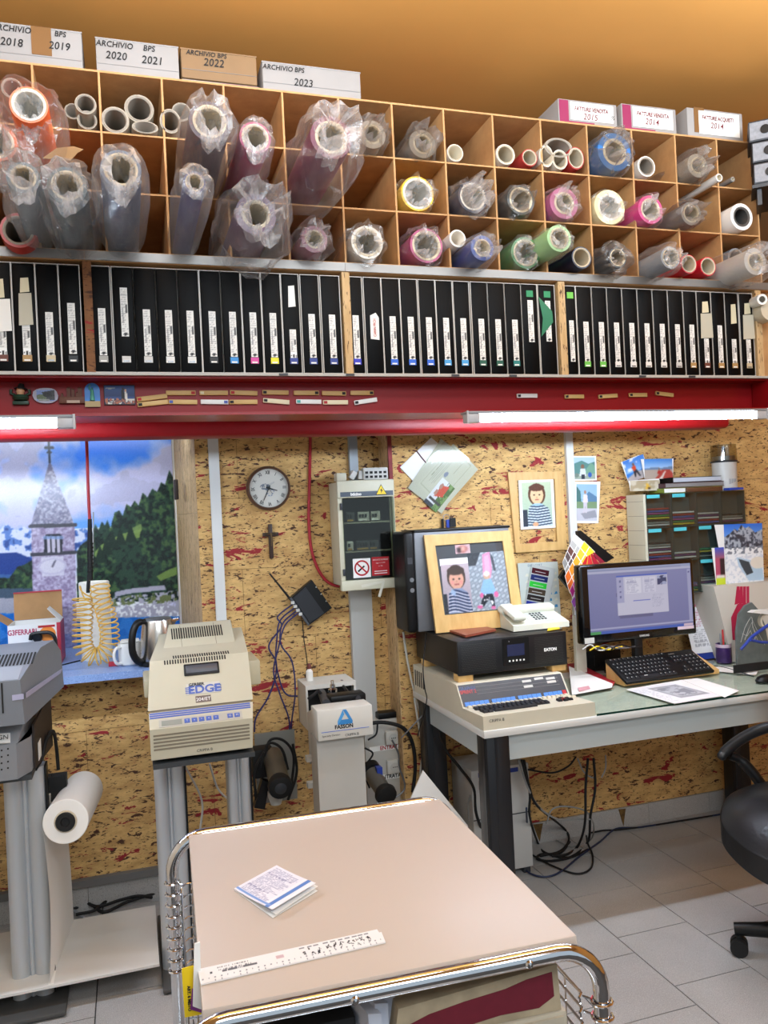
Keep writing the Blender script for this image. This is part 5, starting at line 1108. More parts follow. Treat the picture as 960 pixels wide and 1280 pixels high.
MB().prism([rq[0] - e1*.06, rq[0] + e1*.02, rq[3] + e1*.02, rq[3] - e1*.06], (0, .03, 0)).build('port_strip', mat('port_grey', '#4a4c52', .5), rt)
for k in range(4): q = rq[0].lerp(rq[3], .15 + .14*k) - e1*.05; MB().box(q + Vector((-.008, -.003, -.006)), q + Vector((.006, .01, .006))).build('port', M_PANEL, rt)
MB().tube([at(363, 749, WL - .04), at(350, 733, WL - .045), at(337, 717, WL - .05)], [.005, .0042, .0032], 0, 8).build('antenna', M_MATTE, rt)
for k in range(3): q = rq[1].lerp(rq[2], .25 + .25*k); MB().cyl(q + Vector((-.004, -.001, 0)), q + Vector((-.004, .001, 0)), .0022, 0, 8).build('status_light', M_PAPER, rt)
M_NAVY = mat('navy_cable', '#27285c', .5); Yc = WL - .03
for k, pth in enumerate(([(366, 755), (347, 771), (352, 783), (336, 807), (345, 827), (344, 847), (335, 872), (320, 897), (318, 915)], [(369, 759), (350, 776), (346, 800), (345, 828), (352, 858), (360, 869), (372, 870)], [(371, 763), (353, 780), (351, 805), (365, 827), (369, 866), (364, 910), (367, 960), (366, 985)], [(373, 766), (356, 782), (348, 810), (342, 840), (350, 868), (362, 905), (355, 950)])):
    cable([at(x, y, Yc - .006*k) for x, y in pth], .0036, M_NAVY, f'navy network cable from the router, {["running far left", "ending at the white device", "falling straight down", "behind the others"][k]}', 'cable', 'navy network cables')
cable([at(378, 776, Yc), at(380, 800, Yc), at(384, 830, Yc), at(381, 850, Yc)], .0022, M_MATTE, 'thin black lead hanging from the router corner')
# ---- fuse cabinet
Ycf = 3.285
x0, x1 = at(424, 640, Ycf).x, at(494, 640, Ycf).x; zt_, zb_ = at(455, 601, Ycf).z, at(460, 737, Ycf).z; M_CAB = mat('cabinet_cream', '#cfcab2', .45)
cb = thing('fuse_cabinet', 'cream fuse cabinet with smoked door and warning signs on the wall', 'cabinet', ((x0+x1)/2, WL - .01, zb_))
MB().rbox((x0, Ycf + .0245, zb_ + .02), (min(x1, XC - .006), WL - .008, zt_), .006).build('back_box', M_CAB, cb)
zA, zB = at(455, 622, Ycf).z, at(460, 724, Ycf).z
fr = MB(); fr.rbox((x0 - .004, Ycf, zA), (x1 + .002, Ycf + .024, zt_ + .004), .006).rbox((x0 - .006, Ycf - .004, zb_), (x1 + .006, Ycf + .024, zB), .006).box((x0 - .004, Ycf + .004, zB), (x0 + .016, Ycf + .024, zA)).box((x1 - .010, Ycf + .004, zB), (x1, Ycf + .024, zA)); fr.build('front_frame', M_CAB, cb)
MB().box((x0 + .008, Ycf - .0012, zA + .006), (x1 - .006, Ycf, zA + .026)).build('name_band', mat('band_slate', '#3a4452', .4), cb); text('bticino', .017, frame((x0 + .075, Ycf - .0013, zA + .0155), (1, 0, 0), (0, 0, 1)), M_PAPER, cb, bold=.0008)
tx = x1 - .058; MB().prism([(tx - .025, Ycf - .0026, zA + .009), (tx + .025, Ycf - .0026, zA + .009), (tx, Ycf - .0026, zA + .053)], (0, .001, 0)).build('warning_border', M_INK, cb)
MB().prism([(tx - .0215, Ycf - .0032, zA + .0112), (tx + .0215, Ycf - .0032, zA + .0112), (tx, Ycf - .0032, zA + .049)], (0, .0005, 0)).build('warning_sign', M_YEL, cb)
MB().prism([(tx + .004, Ycf - .0038, zA + .040), (tx - .006, Ycf - .0038, zA + .026), (tx, Ycf - .0038, zA + .027), (tx - .003, Ycf - .0038, zA + .014), (tx + .007, Ycf - .0038, zA + .030), (tx + .001, Ycf - .0038, zA + .029)], (0, .0004, 0)).build('flash', M_INK, cb)
ins = MB(); ins.box((x0 + .018, Ycf + .0245, zB), (x1 - .011, Ycf + .028, zA)); ins.build('inner_cover', mat('cover_grey_green', '#b9baa9', .5), cb)
for zz, lay in ((at(455, 645, Ycf).z, ((.06, .14, 1), (.30, .2, 0), (.58, .16, 0))), (at(457, 681, Ycf).z, ((.04, .11, 2), (.24, .26, 1), (.52, .16, 1)))):
    MB().box((x0 + .022, Ycf + .018, zz - .030), (x1 - .016, Ycf + .0255, zz - .024)).build('rail', mat('rail_cream', '#a9a694', .5), cb)
    for f, wf_, kd in lay:
        xa = x0 + .022 + f*(x1 - x0 - .04); MB().box((xa, Ycf + .012, zz - .02), (xa + wf_*(x1-x0), Ycf + .0255, zz + .018)).build('breaker', M_PANEL if kd != 1 else M_DARK, cb)
        for j in range(int(wf_ * 18)): MB().box((xa + .004 + j*.0125, Ycf + .006, zz - .006), (xa + .012 + j*.0125, Ycf + .012, zz + .008)).build('toggle', M_MATTE, cb)
        MB().box((xa + .002, Ycf + .011, zz - .0195), (xa + wf_*(x1-x0)*.8, Ycf + .0119, zz - .012)).build('breaker_label', mat('amber_label', '#b08a2c', .5) if kd else M_PAPER, cb)
MB().box((x0 + .014, Ycf - .003, zB + .001), (x1 - .004, Ycf + .0035, zA - .002)).build('door', clear_pane('smoked_door', '#e0e4dc', 2.2, .06), cb)
for f in (.1, .9): z_ = zB + (zA - zB)*f; MB().rbox((x0 + .004, Ycf - .005, z_ - .014), (x0 + .014, Ycf + .004, z_ + .014), .002).build('hinge', M_DARK, cb)
zs0, zs1 = at(452, 722, Ycf).z, at(452, 698, Ycf).z
xs_ = at(441, 710, Ycf).x; MB().box((xs_, Ycf - .0042, zs0), (xs_ + .076, Ycf - .0032, zs1)).build('sign_no_smoking', M_PAPER, cb)
cc = Vector((xs_ + .038, Ycf - .0046, (zs0 + zs1)/2)); MB().lathe([(.026, 0), (.033, 0), (.033, .0004), (.026, .0004)], cc, (0, 1, 0), 0, 28).build('red_ring', M_REDINK, cb)
Mn = frame(cc, (1, 0, 0), (0, 0, 1)); MB().box((-.022, -.004, 0), (.014, .003, .0004), 0, Mn @ Matrix.Rotation(radians(38), 4, 'Z')).build('cigarette', M_INK, cb); MB().box((-.029, -.0032, .0005), (.029, .0032, .001), 0, Mn @ Matrix.Rotation(radians(-45), 4, 'Z')).build('red_bar', M_REDINK, cb)
MB().box((xs_ + .082, Ycf - .0042, zs0 + .004), (xs_ + .158, Ycf - .0032, zs1 + .002)).build('sign_red', M_REDINK, cb)
for k, sx_ in enumerate(('VIETATO FUMARE', 'legge 11.11.1975', 'nr. 584')): text(sx_, .0085 if k == 0 else .006, frame((xs_ + .12, Ycf - .0043, zs1 - .010 - .013*k), (1, 0, 0), (0, 0, 1)), M_PAPER, cb)
for k in range(2): MB().box((xs_ + .092, Ycf - .0046, zs0 + .012 + .009*k), (xs_ + .148, Ycf - .0042, zs0 + .015 + .009*k)).build('small_print', M_PAPER, cb)
for (a_, b_, w_) in (((452, 733), (478, 727), 5), ((474, 746), (480, 725), 5)):
    p, q = at(*a_, Ycf - .005), at(*b_, Ycf - .007); d = (q - p); n_ = Vector((-d.z, 0, d.x)).normalized()*.006; MB().prism([p - n_, p + n_, q + n_*.7, q - n_*.9], (0, .0006, 0)).build('clear_tape', mat('dull_tape', '#d8d4c2', .3), cb)
p = at(421, 602, Ycf + .03); single(MB().rbox((p.x - .002, Ycf + .02, zt_ + .0045), (p.x + .040, Ycf + .07, at(426, 591, Ycf).z), .003), 'cream_block', M_CAB, 'cream plastic block on the left of the fuse cabinet top', 'block')
bt_ = thing('breaker_row', 'spare row of breaker covers standing on the fuse cabinet', 'electrical part', tuple(at(468, 600, Ycf + .04)))
xa, xb = at(456, 595, Ycf).x, at(487, 595, Ycf).x; ztop = at(470, 584, Ycf).z
MB().rbox((xa, Ycf + .02, zt_ + .0045), (xb, Ycf + .06, ztop), .003).build('housing', M_PANEL, bt_)
for i in range(5):
    for j in range(2): MB().box((xa + .008 + i*(xb-xa-.008)/5, Ycf + .0185, zt_ + .012 + j*.018), (xa + .008 + (i+.62)*(xb-xa-.008)/5, Ycf + .0199, zt_ + .022 + j*.018)).build('opening', M_MATTE, bt_)
for k, (px, tilt_) in enumerate(((442, 35), (452, 8))):
    p = at(px, 598, Ycf + .03); Mx = Matrix.Translation((p.x, Ycf + .045, zt_ + .026)) @ Matrix.Rotation(radians(tilt_), 4, 'Y')
    single(MB().rbox((-.012, -.015, -.018), (.012, .015, .018), .003, 0, Mx), 'breaker', M_PANEL, f'loose breaker on the cabinet top, {["leaning over", "upright beside the row"][k]}', 'electrical part')
# ---- white label applicator at the wall
fa = thing('label_machine', 'white column machine with blue triangle badge and mechanism on top', 'machine', (at(427, 1010, 2.75).x, 2.95, 0))
Ya = 2.72
x0, x1 = at(397, 905, Ya).x, at(466, 900, Ya).x; z1_, z0_ = at(430, 885, Ya).z, at(430, 923, Ya).z; M_APW = mat('applicator_white', '#d2cfc6', .45, mottle=.05)
MB().rbox((x0, Ya, z0_), (x1, Ya + .10, z1_), .003).build('front_box', M_APW, fa)
p = at(431, 897, Ya); n_ = .0
for k, pts_ in enumerate(([(-.026, -.022), (.026, -.022), (.016, -.006), (-.012, -.006)], [(-.026, -.022), (-.012, -.006), (-.002, .012), (-.006, .028), (-.026, -.010)], [(.026, -.022), (.027, -.012), (.006, .028), (-.006, .028), (.012, -.004)])):
    MB().prism([(p.x + a_, Ya - .001 - .0003*k, p.z + b_) for a_, b_ in pts_], (0, .0008, 0)).build('blue_triangle', mat(('blue_mark', 'blue_mark2', 'blue_mark3')[k], ('#2f7fc0', '#4a98d4', '#3a88c8')[k], .5), fa)
text('FASSON', .018, frame(at(430, 908, Ya), (1, 0, 0), (0, 0, 1)), M_INK, fa, bold=.0007); text('Specialty Division', .009, frame(at(414, 919.5, Ya), (1, 0, 0), (0, 0, 1)), M_INK, fa); text('CRIPPA B', .012, frame(at(440, 918, Ya), (1, 0, 0), (0, 0, 1)), M_INK, fa)
MB().box((at(402, 921, Ya).x, Ya - .001, at(430, 912.8, Ya).z), (at(462, 921, Ya).x, Ya, at(430, 912.2, Ya).z)).build('label_line', M_BLUEINK, fa)
cx0, cx1 = at(398, 970, Ya + .03).x, at(457, 970, Ya + .03).x
MB().box((cx0, Ya + .03, .0), (cx1, Ya + .13, z0_)).build('column', mat('column_grey', '#b5b3ac', .5, mottle=.1, mscale=5), fa)
hx0_, hx1_ = at(375, 870, 3.22).x, at(436, 870, 3.22).x; hz = at(400, 848, 3.22).z
m = MB(); m.box((hx0_, 3.10, hz - .016), (hx1_, 3.26, hz)).box((hx0_, 3.10, hz - .17), (hx0_ + .008, 3.26, hz - .016)).box((hx1_ - .008, 3.10, hz - .17), (hx1_, 3.26, hz - .016)).box((hx0_, 3.25, hz - .17), (hx1_, 3.26, hz - .016)); m.build('rear_housing', M_APW, fa)
MB().box((hx0_ + .009, 3.14, hz - .17), (hx1_ - .009, 3.249, hz - .017)).build('dark_interior', M_MATTE, fa)
MB().prism([Vector((x0 + .012, Ya + .10, z0_ - .01)), Vector((x0 + .012, Ya + .10, z1_ - .012)), Vector((hx0_ + .002, 3.10, hz - .10)), Vector((hx0_ + .002, 3.10, hz - .30))], (.006, 0, 0)).build('side_cheek', M_APW, fa)
MB().prism([Vector((x0 + .02, Ya + .10, z1_ - .02)), Vector((x1 - .02, Ya + .10, z1_ - .02)), Vector((hx1_ - .01, 3.10, hz - .12)), Vector((hx0_ + .012, 3.10, hz - .12))], (0, 0, -.03)).build('bed', M_DARK, fa)
MB().box((hx0_ + .002, 3.02, .0), (hx0_ + .05, 3.06, hz - .2)).build('rear_leg', M_APW, fa)
for py in (952, 985): q = at(385, py, 3.0); MB().box((hx0_ + .004, 2.99, q.z), (cx0 + .01, 3.02, q.z + .02)).build('shelf_bracket', M_APW, fa)
p = at(416, 866, 2.98); bolt = MB(); bolt.lathe([(.0, 0), (.019, 0), (.019, .012), (.012, .014), (.012, .022), (.017, .024), (.017, .034), (.010, .038), (.010, .05), (.006, .052), (.006, .066), (0, .067)], p + Vector((0, 0, -.02)), (0, 0, 1), 0, 18); bolt.build('chrome_bolt', M_CHROME, fa)
q0, q1 = at(410, 874, 2.90), at(454, 870, 2.90); MB().rbox((q0.x, 2.86, q0.z - .016), (q1.x, 2.93, q0.z + .016), .006).build('black_bar', M_BLACK, fa); MB().cyl((q1.x - .03, 2.858, q0.z), (q1.x - .03, 2.865, q0.z), .010, 0, 12).build('bar_screw', M_DARK, fa)
MB().cyl(at(402, 866, 3.1), at(408, 880, 2.85), .016, 0, 14).build('feed_roller', M_DARK, fa); MB().tube(smooth_path([at(386, 873, 2.95), at(393, 868, 3.0), at(398, 864, 3.02), at(402, 868, 3.0)]), .006, 0, 8).build('lever', M_MATTE, fa)
MB().tube([at(427, 855, 3.13), at(437, 868, 3.0)], .006, 0, 8).build('rod', M_BLACK, fa); q = at(428, 854, 3.13); MB().cyl(q, q + Vector((0, .012, 0)), .012, 0, 12).build('knob', M_DARK, fa)
p = at(387, 847, 3.2); bo = thing('glue_bottle', 'tiny white bottle with dark red cap on the label machine', 'bottle', (p.x, 3.2, hz + .0005))
MB().lathe([(0, 0), (.014, 0), (.014, .036), (.007, .044), (.007, .046), (0, .046)], (p.x, 3.2, hz + .0005), (0, 0, 1), 0, 16).build('body', M_WHITE, bo); MB().lathe([(.008, .0465), (.008, .06), (.004, .068), (0, .068)], (p.x, 3.2, hz + .0005), (0, 0, 1), 0, 12).build('cap', mat('dark_red_cap', '#6d2a25', .5), bo)
# ---- socket panel ENTRATA 1 / 2
Ye = 3.38
e0, e1_ = at(456, 930, Ye), at(508, 1000, Ye); zt2 = at(490, 898, Ye).z
en = thing('socket_panel', 'pale panel with two sockets marked ENTRATA 1 and 2', 'socket panel', ((e0.x + e1_.x)/2, Ye + .03, .12))
MB().rbox((e0.x, Ye, .127), (e1_.x, WL - .012, zt2), .004).build('panel', mat('panel_pale', '#b9b6ae', .5), en)
for (px, py) in ((489, 921), (491, 957)):
    q = at(px, py, Ye); MB().rbox((q.x - .03, Ye - .022, q.z - .030), (q.x + .026, Ye - .0002, q.z + .030), .006).build('socket', M_APW, en)
    MB().lathe([(0, -.002), (.019, -.002), (.021, .003)], (q.x + .003, Ye - .0225, q.z), (0, 1, 0), 0, 20).build('socket_face', M_PANEL, en)
    for a_ in (-.008, .0, .008): MB().cyl((q.x + .003 + a_, Ye - .0252, q.z), (q.x + .003 + a_, Ye - .024, q.z), .0025, 0, 8).build('socket_hole', M_MATTE, en)
for py, mm, dg_, tx_ in ((933.5, M_REDINK, '1', M_REDINK), (970, M_INK, '2', M_INK)):
    q = at(488, py, Ye); q1 = at(505, py - 2, Ye); z_ = (q.z + q1.z)/2
    MB().box((e0.x + .02, Ye - .0012, z_ - .011), (q1.x + .010, Ye - .0002, z_ + .011)).build('label', M_PAPER, en); MB().box((q1.x - .010, Ye - .0018, z_ - .012), (q1.x + .011, Ye - .0012, z_ + .012)).build('number_plate', mm, en)
    text('ENTRATA', .024, frame((q1.x - .062, Ye - .0013, z_), (1, 0, 0), (0, 0, 1)), tx_, en, bold=.0006, sx=.9); text(dg_, .026, frame((q1.x, Ye - .002, z_), (1, 0, 0), (0, 0, 1)), M_PAPER, en, bold=.0008)
for px, py in ((504, 904), (494, 990)): q = at(px, py, Ye); MB().cyl((q.x, Ye - .003, q.z), (q.x, Ye, q.z), .006, 0, 10).build('screw', M_STEEL, en)
q = at(487, 897, Ye + .01); single(MB().rbox((q.x - .052, Ye + .002, zt2 + .0005), (q.x + .048, Ye + .06, zt2 + .026), .003), 'black_box', M_BLACK, 'flat black device lying on the socket panel', 'device')
# ---- grey back plate with motors at both sides of the label machine
mp_ = thing('motor_unit', 'black motor with ribbed grey barrel low between the beige machine and label machine', 'motor', tuple(at(345, 1010, 3.3)))
q0, q1 = at(318, 918, 3.40), at(372, 998, 3.40); MB().box((q0.x, 3.40, q1.z), (q1.x, 3.41, q0.z)).build('back_plate', mat('plate_grey', '#86867f', .5), mp_)
MB().cyl(at(341, 945, 3.30), at(350, 980, 3.10), .040, 0, 20).build('barrel', mat('barrel_grey', '#6f6c64', .35, .5), mp_); a_, b_ = at(348, 974, 3.12), at(351, 986, 3.05); MB().lathe([(.0, .0), (.036, .0), (.044, .004), (.046, .03), (.040, .05)], b_, a_ - b_, 0, 24).build('end_ring', M_MATTE, mp_)
MB().lathe([(0, -.002), (.020, -.002), (.024, .001)], b_, a_ - b_, 0, 18).build('end_cap', M_DARK, mp_)
MB().rbox(at(317, 975, 3.28) + Vector((0, 0, 0)), at(342, 935, 3.28) + Vector((0, .08, 0)), .01).build('gearbox', M_MATTE, mp_); MB().prism([at(318, 1010, 3.2), at(328, 975, 3.2), at(337, 978, 3.2), at(331, 1012, 3.2)], (0, .04, 0)).build('strut', M_BLACK, mp_)
MB().lathe([(0, 0), (.02, 0), (.03, .03), (.03, .05), (0, .05)], at(345, 1005, 3.16), (0, 0, 1), 0, 12).build('clamp', M_APW, mp_)
for k, pth in enumerate(([(330, 945), (338, 925), (355, 926), (367, 945), (364, 985)], [(325, 960), (335, 930), (352, 936), (360, 962)], [(320, 1000), (318, 965), (330, 940)], [(366, 930), (371, 965), (360, 1000)])): MB().tube(smooth_path([at(x, y, 3.24 - .01*k) for x, y in pth]), .0055, 0, 7).build('lead', M_MATTE, mp_)
m2_ = thing('motor_unit', 'grey barrel motor with black end between label machine and sockets', 'motor', tuple(at(470, 1005, 3.15)))
MB().cyl(at(462, 962, 3.22), at(480, 990, 3.10), .033, 0, 20).build('barrel', MATS['barrel_grey'], m2_); a_, b_ = at(478, 986, 3.12), at(484, 996, 3.07); MB().lathe([(0, 0), (.03, 0), (.042, .004), (.044, .022), (.035, .04)], b_, a_ - b_, 0, 22).build('end_ring', M_MATTE, m2_)
MB().lathe([(.034, 0), (.043, .002), (.043, .03), (.034, .034)], at(461, 960, 3.23), at(480, 990, 3.10) - at(462, 962, 3.22), 0, 20).build('collar', M_BLACK, m2_); MB().box(at(468, 972, 3.16) + Vector((.01, -.01, -.02)), at(474, 968, 3.16) + Vector((.012, .02, .03))).build('blue_tag', M_DKBLUE, m2_)
for k, pth in enumerate(([(458, 905), (480, 903), (504, 910), (516, 930), (519, 960), (516, 990)], [(460, 925), (470, 918), (472, 905)], [(456, 935), (466, 942), (458, 955)], [(490, 925), (498, 942), (499, 958), (506, 985), (490, 1000)], [(462, 985), (455, 965), (462, 950)])): MB().tube(smooth_path([at(x, y, 3.30 - .012*k) for x, y in pth]), .008 if k == 0 else .004, 0, 8).build('lead', M_MATTE if k != 3 else M_STEEL, m2_)
# white cables down the corner
Yq = 3.30
for k, (pth, Y_) in enumerate((([(487, 738), (491, 780), (499, 830), (509, 880), (518, 920), (524, 965), (523, 985)], 3.42), ([(504, 790), (510, 830), (518, 865), (528, 900), (532, 915), (526, 960), (525, 985)], 3.285), ([(518, 872), (524, 910), (530, 940), (538, 975)], 3.26))):
    cable([at(x, y, Y_) for x, y in pth], .0048, mat('white_cable', '#c9c5b8', .45), f'pale cable down the wall corner, {["coming from the fuse cabinet", "from behind the black power unit", "nearest the desk leg"][k]}', 'cable', 'pale corner cables')
cable([at(502, 922, 3.3), at(515, 908, 3.25), at(532, 888, 3.2), at(536, 862, 3.15)], .003, M_GREY, 'thin grey lead rising from the upper socket to the desk')
cable([at(535, 775, 3.24), at(529, 830, 2.95), at(531, 860, 2.9), at(533, 878, 2.95), at(522, 920, 3.2)], .0022, M_MATTE, 'thin black lead hanging over the desk end')
t = thing('white_sheet', 'white sheet with pointed top behind the trolley beside the desk leg', 'board', tuple(Vector((at(530, 1005, 2.9).x, 2.9, 0))))
fl_ = lambda v: Vector((v.x, v.y, .0))
wa, wb, wc = at(529, 963, 2.9), at(505, 1017, 2.88), at(585, 1032, 2.84)
MB().prism([wa, wb, fl_(wb), fl_(wc), wc], (0, .006, 0)).build('sheet', M_PAPER, t)
# ------------------------------------------------------------------ the desk and what stands on it
DZ = .75
dc = atz(605, 914.5, DZ); DX0, DY0 = dc.x, dc.y; DY1 = 3.285; DX1 = 3.05
M_DESK = mat('desk_white', '#d9d8d3', .35); M_APR = mat('apron_grey', '#b9bfbd', .45); M_LEG = mat('leg_black', '#17181c', .35)
dk = thing('desk', 'white office desk with grey apron and black square legs at the right wall', 'desk', ((DX0+DX1)/2, (DY0+DY1)/2, 0))
MB().rbox((DX0, DY0, DZ - .026), (DX1, DY1, DZ), .003).build('desk_top', M_DESK, dk)
ya = DY0 + .03
MB().box((DX0 + .105, ya, DZ - .118), (DX1 - .1, ya + .018, DZ - .0265)).box((DX0 + .03, ya + .1, DZ - .118), (DX0 + .048, DY1 - .12, DZ - .0265)).build('apron', M_APR, dk)
for (x, y) in ((DX0 + .012, DY0 + .012), (DX0 + .012, DY1 - .115), (DX1 - .4, DY1 - .115)):
    m = MB(); w = .088; m.rbox((x, y, 0), (x + w, y + w, DZ - .0265), .008); m.box((x - .0012, y + .02, .0), (x + .0, y + .036, DZ - .0265)).box((x + .03, y - .0012, .0), (x + .04, y + .001, DZ - .0265)); m.build('leg', M_LEG, dk)
def desk(px, py, z=DZ): return atz(px, py, z)
T = DZ + .0006
# glass sheet over a printed mat
g0 = desk(746, 893, DZ + .006); GT = T + .0075
gp = thing('glass_pane', 'greenish glass sheet covering the right of the desk top', 'glass', (2.3, 2.85, T))
MB().box((g0.x, g0.y, T + .0009), (DX1 - .05, 3.14, T + .007)).build('pane', clear_pane('desk_glass', '#f4f8f4', 1.2, .02, .22), gp)
MB().box((g0.x, g0.y - .0008, T), (DX1 - .05, g0.y, T + .007)).build('glass_edge', mat('glass_green_edge', '#16382f', .15), gp)
MB().box((g0.x + .004, g0.y + .004, T), (DX1 - .06, 3.13, T + .0006)).build('printed_mat', mat('mat_green', '#dcdcd4', .6, mottle=.12, mscale=30), gp)
# ---- beige keyboard computer
ka, kb, kc_ = desk(604, 914), desk(745, 895), desk(513, 857)
kx0, kx1, ky0 = ka.x + .002, kb.x, ka.y
z0 = T; kz = at(604, 896, ky0).z; Yk = ky0 + .175; zk = at(583, 885, Yk).z; Yp = Yk + .055; zp = at(580, 855, Yp).z; ky1 = min(DY1 - .02, atz(513, 857, DZ).y)
kcmp = thing('keyboard_computer', 'old beige computer with built in keyboard and blue function strips under the power unit', 'computer', ((kx0+kx1)/2, (ky0+ky1)/2, z0))
prof = [(ky0, z0), (ky0, kz), (Yk, zk), (Yp, zp), (ky1, zp), (ky1, z0)]
loft(MB(), [Vector((kx0, y, z)) for y, z in prof], [Vector((kx1, y, z)) for y, z in prof]).build('casing', mat('computer_cream', '#d3ccb6', .5, mottle=.05, mscale=9), kcmp)
W = kx1 - kx0
Mb = frame(Vector((kx0, Yk, zk)), (1, 0, 0), (0, Yp - Yk, zp - zk)); hb = Vector((0, Yp - Yk, zp - zk)).length
MB().box((.004, .004, 0), (W - .006, hb*.96, .0015), 0, Mb).build('black_panel', mat('panel_black', '#23242a', .4), kcmp)
for k in range(3): MB().box((W*.16, hb*(.50 + .15*k), .0015), (W*.94, hb*(.515 + .15*k), .0021), 0, Mb).build('panel_line', mat('line_grey', '#6e6c68', .5), kcmp)
text('GRAPHIX', .020, Mb @ Matrix.Translation((W*.085, hb*.78, .0015)), mat('panel_blue_text', '#3b5590', .5), kcmp, sx=.8); text('SPRINT 2', .020, Mb @ Matrix.Translation((W*.085, hb*.64, .0015)), mat('panel_red_text', '#b83030', .5), kcmp, bold=.0005, sx=.8)
for (a_, b_) in ((.60, .75), (.72, .80), (.83, .75), (.60, .52), (.83, .60)): MB().box((W*a_, hb*b_, .0015), (W*(a_ + .085), hb*(b_ + .10), .003), 0, Mb).build('printed_plate', M_PANEL, kcmp)
for k in range(4):
    x0_ = W*(.025 + .245*k); n_ = 5 if k < 3 else 4
    for j in range(n_): MB().box((x0_ + j*W*.044, hb*.04, .0015), (x0_ + (j + .92)*W*.044, hb*.22, .003), 0, Mb).build('function_plate', mat('function_blue', '#3f7fd0', .45), kcmp)
MB().box((W*.94, hb*.05, .0015), (W*.975, hb*.23, .003), 0, Mb).build('function_plate', M_REDINK, kcmp)
Mk = frame(Vector((kx0, ky0 + .004, kz + .0004)), (1, 0, 0), (0, Yk - ky0, zk - kz)); hk_ = Vector((0, Yk - ky0, zk - kz)).length
def keycap(m, x, y, w, h, ht=.007): return m.prism([Vector((x, y, 0)), Vector((x + w, y, 0)), Vector((x + w, y + h, 0)), Vector((x, y + h, 0))], (0, 0, ht), 0)
def key(Mx, x, y, w, h, mm, par, name='key', ht=.008):
    e = min(w, h) * .14
    vs = [(x, y, 0), (x + w, y, 0), (x + w, y + h, 0), (x, y + h, 0), (x + e, y + e, ht), (x + w - e, y + e, ht), (x + w - e, y + h - e, ht), (x + e, y + h - e, ht)]
    return MB().add([Mx @ Vector(v) for v in vs], [(4, 5, 6, 7), (0, 1, 5, 4), (1, 2, 6, 5), (2, 3, 7, 6), (3, 0, 4, 7)]).build(name, mm, par)
M_KEYB = mat('key_black', '#1d1d20', .45); M_KEYC = mat('key_cream', '#d8cfb8', .45)
for k in range(22): key(Mk, W*.03 + k*W*.043, hk_*.86, W*.037, hk_*.10, M_KEYC, kcmp)
for r_ in range(5):
    y = hk_*(.26 + .115*r_); n_ = [9, 15, 15, 15, 15][r_]
    for k in range(n_):
        if r_ == 0:
            if k in (0, 1): key(Mk, W*.06 + k*W*.045, y, W*.04, hk_*.10, M_KEYB, kcmp)
            elif k == 2: key(Mk, W*.16, y, W*.38, hk_*.10, M_KEYB, kcmp)
        else: key(Mk, W*(.05 + .01*(r_ % 3)) + k*W*.0415, y, W*.037, hk_*.10, M_KEYB, kcmp)
for i, (cx_, cy_) in enumerate(((.80, .52), (.84, .60), (.84, .50), (.88, .53), (.84, .40), (.79, .42), (.89, .42))): key(Mk, W*(cx_ - .02), hk_*cy_, W*.036, hk_*.085, M_KEYB if i != 2 else mat('key_red', '#8e2a2a', .5), kcmp)
for k in range(3): key(Mk, W*(.90 + .03*k) - .01, hk_*(.72 - .06*k), W*.04, hk_*.08, M_KEYC, kcmp)
text('CRIPPA B', .014, frame(Vector((kx0 + .05, ky0, (z0 + kz)/2 + .006)), (1, 0, 0), (0, 0, 1)), M_INK, kcmp)
vt = MB()
for k in range(5): vt.box((kx0 - .0008, ky1 - .03 - .024*k, z0 + .03), (kx0 + .001, ky1 - .019 - .024*k, zp - .02))
vt.build('side_vent', M_SLOT, kcmp, kind='stuff')
# ---- black power unit on wooden blocks
Yu = Yp + .02; ub = zp + .018
u0, u1 = at(573, 822, Yu), at(708, 812, Yu); ux0, ux1 = u0.x, u1.x; utop = (at(573, 803, Yu).z + at(707, 790, Yu).z) / 2; ubot = (at(573, 842, Yu).z + at(709, 832, Yu).z) / 2
zp2 = zp + .0004
M_UPS = mat('ups_black', '#101012', .42)
for k, (x, y) in enumerate(((ux0 + .0, Yu + .01), (ux1 - .06, Yu + .01), (ux0 + .0, ky1 - .09))):
    single(MB().rbox((x, y, zp2), (x + .06, y + .05, ubot - .0006), .002), 'wood_block', M_PINE, f'small wooden block under the black power unit, {["front left", "front right", "rear left"][k]}', 'block', 'wooden blocks')
up_ = thing('power_unit', 'black rack power unit with small blue screen on wooden blocks', 'power supply', ((ux0+ux1)/2, (Yu+ky1)/2, ubot))
MB().rbox((ux0, Yu + .012, ubot), (ux1, DY1 - .01, utop), .004).build('case', M_UPS, up_)
MB().rbox((ux0 - .003, Yu, ubot - .003), (ux1 + .003, Yu + .0118, utop + .003), .004).build('front_bezel', mat('ups_bezel', '#131316', .38), up_)
Mu_ = frame(Vector((ux0, Yu - .0003, ubot)), (1, 0, 0), (0, 0, 1)); uw, uh = ux1 - ux0, utop - ubot
dots = MB()
for rgn in ((.03, .34), (.70, .97)):
    for i in range(30):
        for j in range(16):
            x, y = uw*(rgn[0] + (rgn[1] - rgn[0])*(i + .5*(j % 2))/30), uh*(.10 + .8*j/15); dots.add([Mu_ @ Vector((x + dx, y + dy, .0004)) for dx, dy in ((-.0014, 0), (0, -.0014), (.0014, 0), (0, .0014))], [(0, 1, 2, 3)])
dots.build('grille_hole', mat('grille_grey', '#4d4b47', .6), up_, kind='stuff')
MB().box((uw*.40, uh*.14, 0), (uw*.645, uh*.97, .0014), 0, Mu_).build('control_bezel', M_BLACK, up_); MB().box((uw*.44, uh*.42, .0014), (uw*.60, uh*.78, .0022), 0, Mu_).build('screen', mat('ups_screen', '#272d4a', .2), up_)
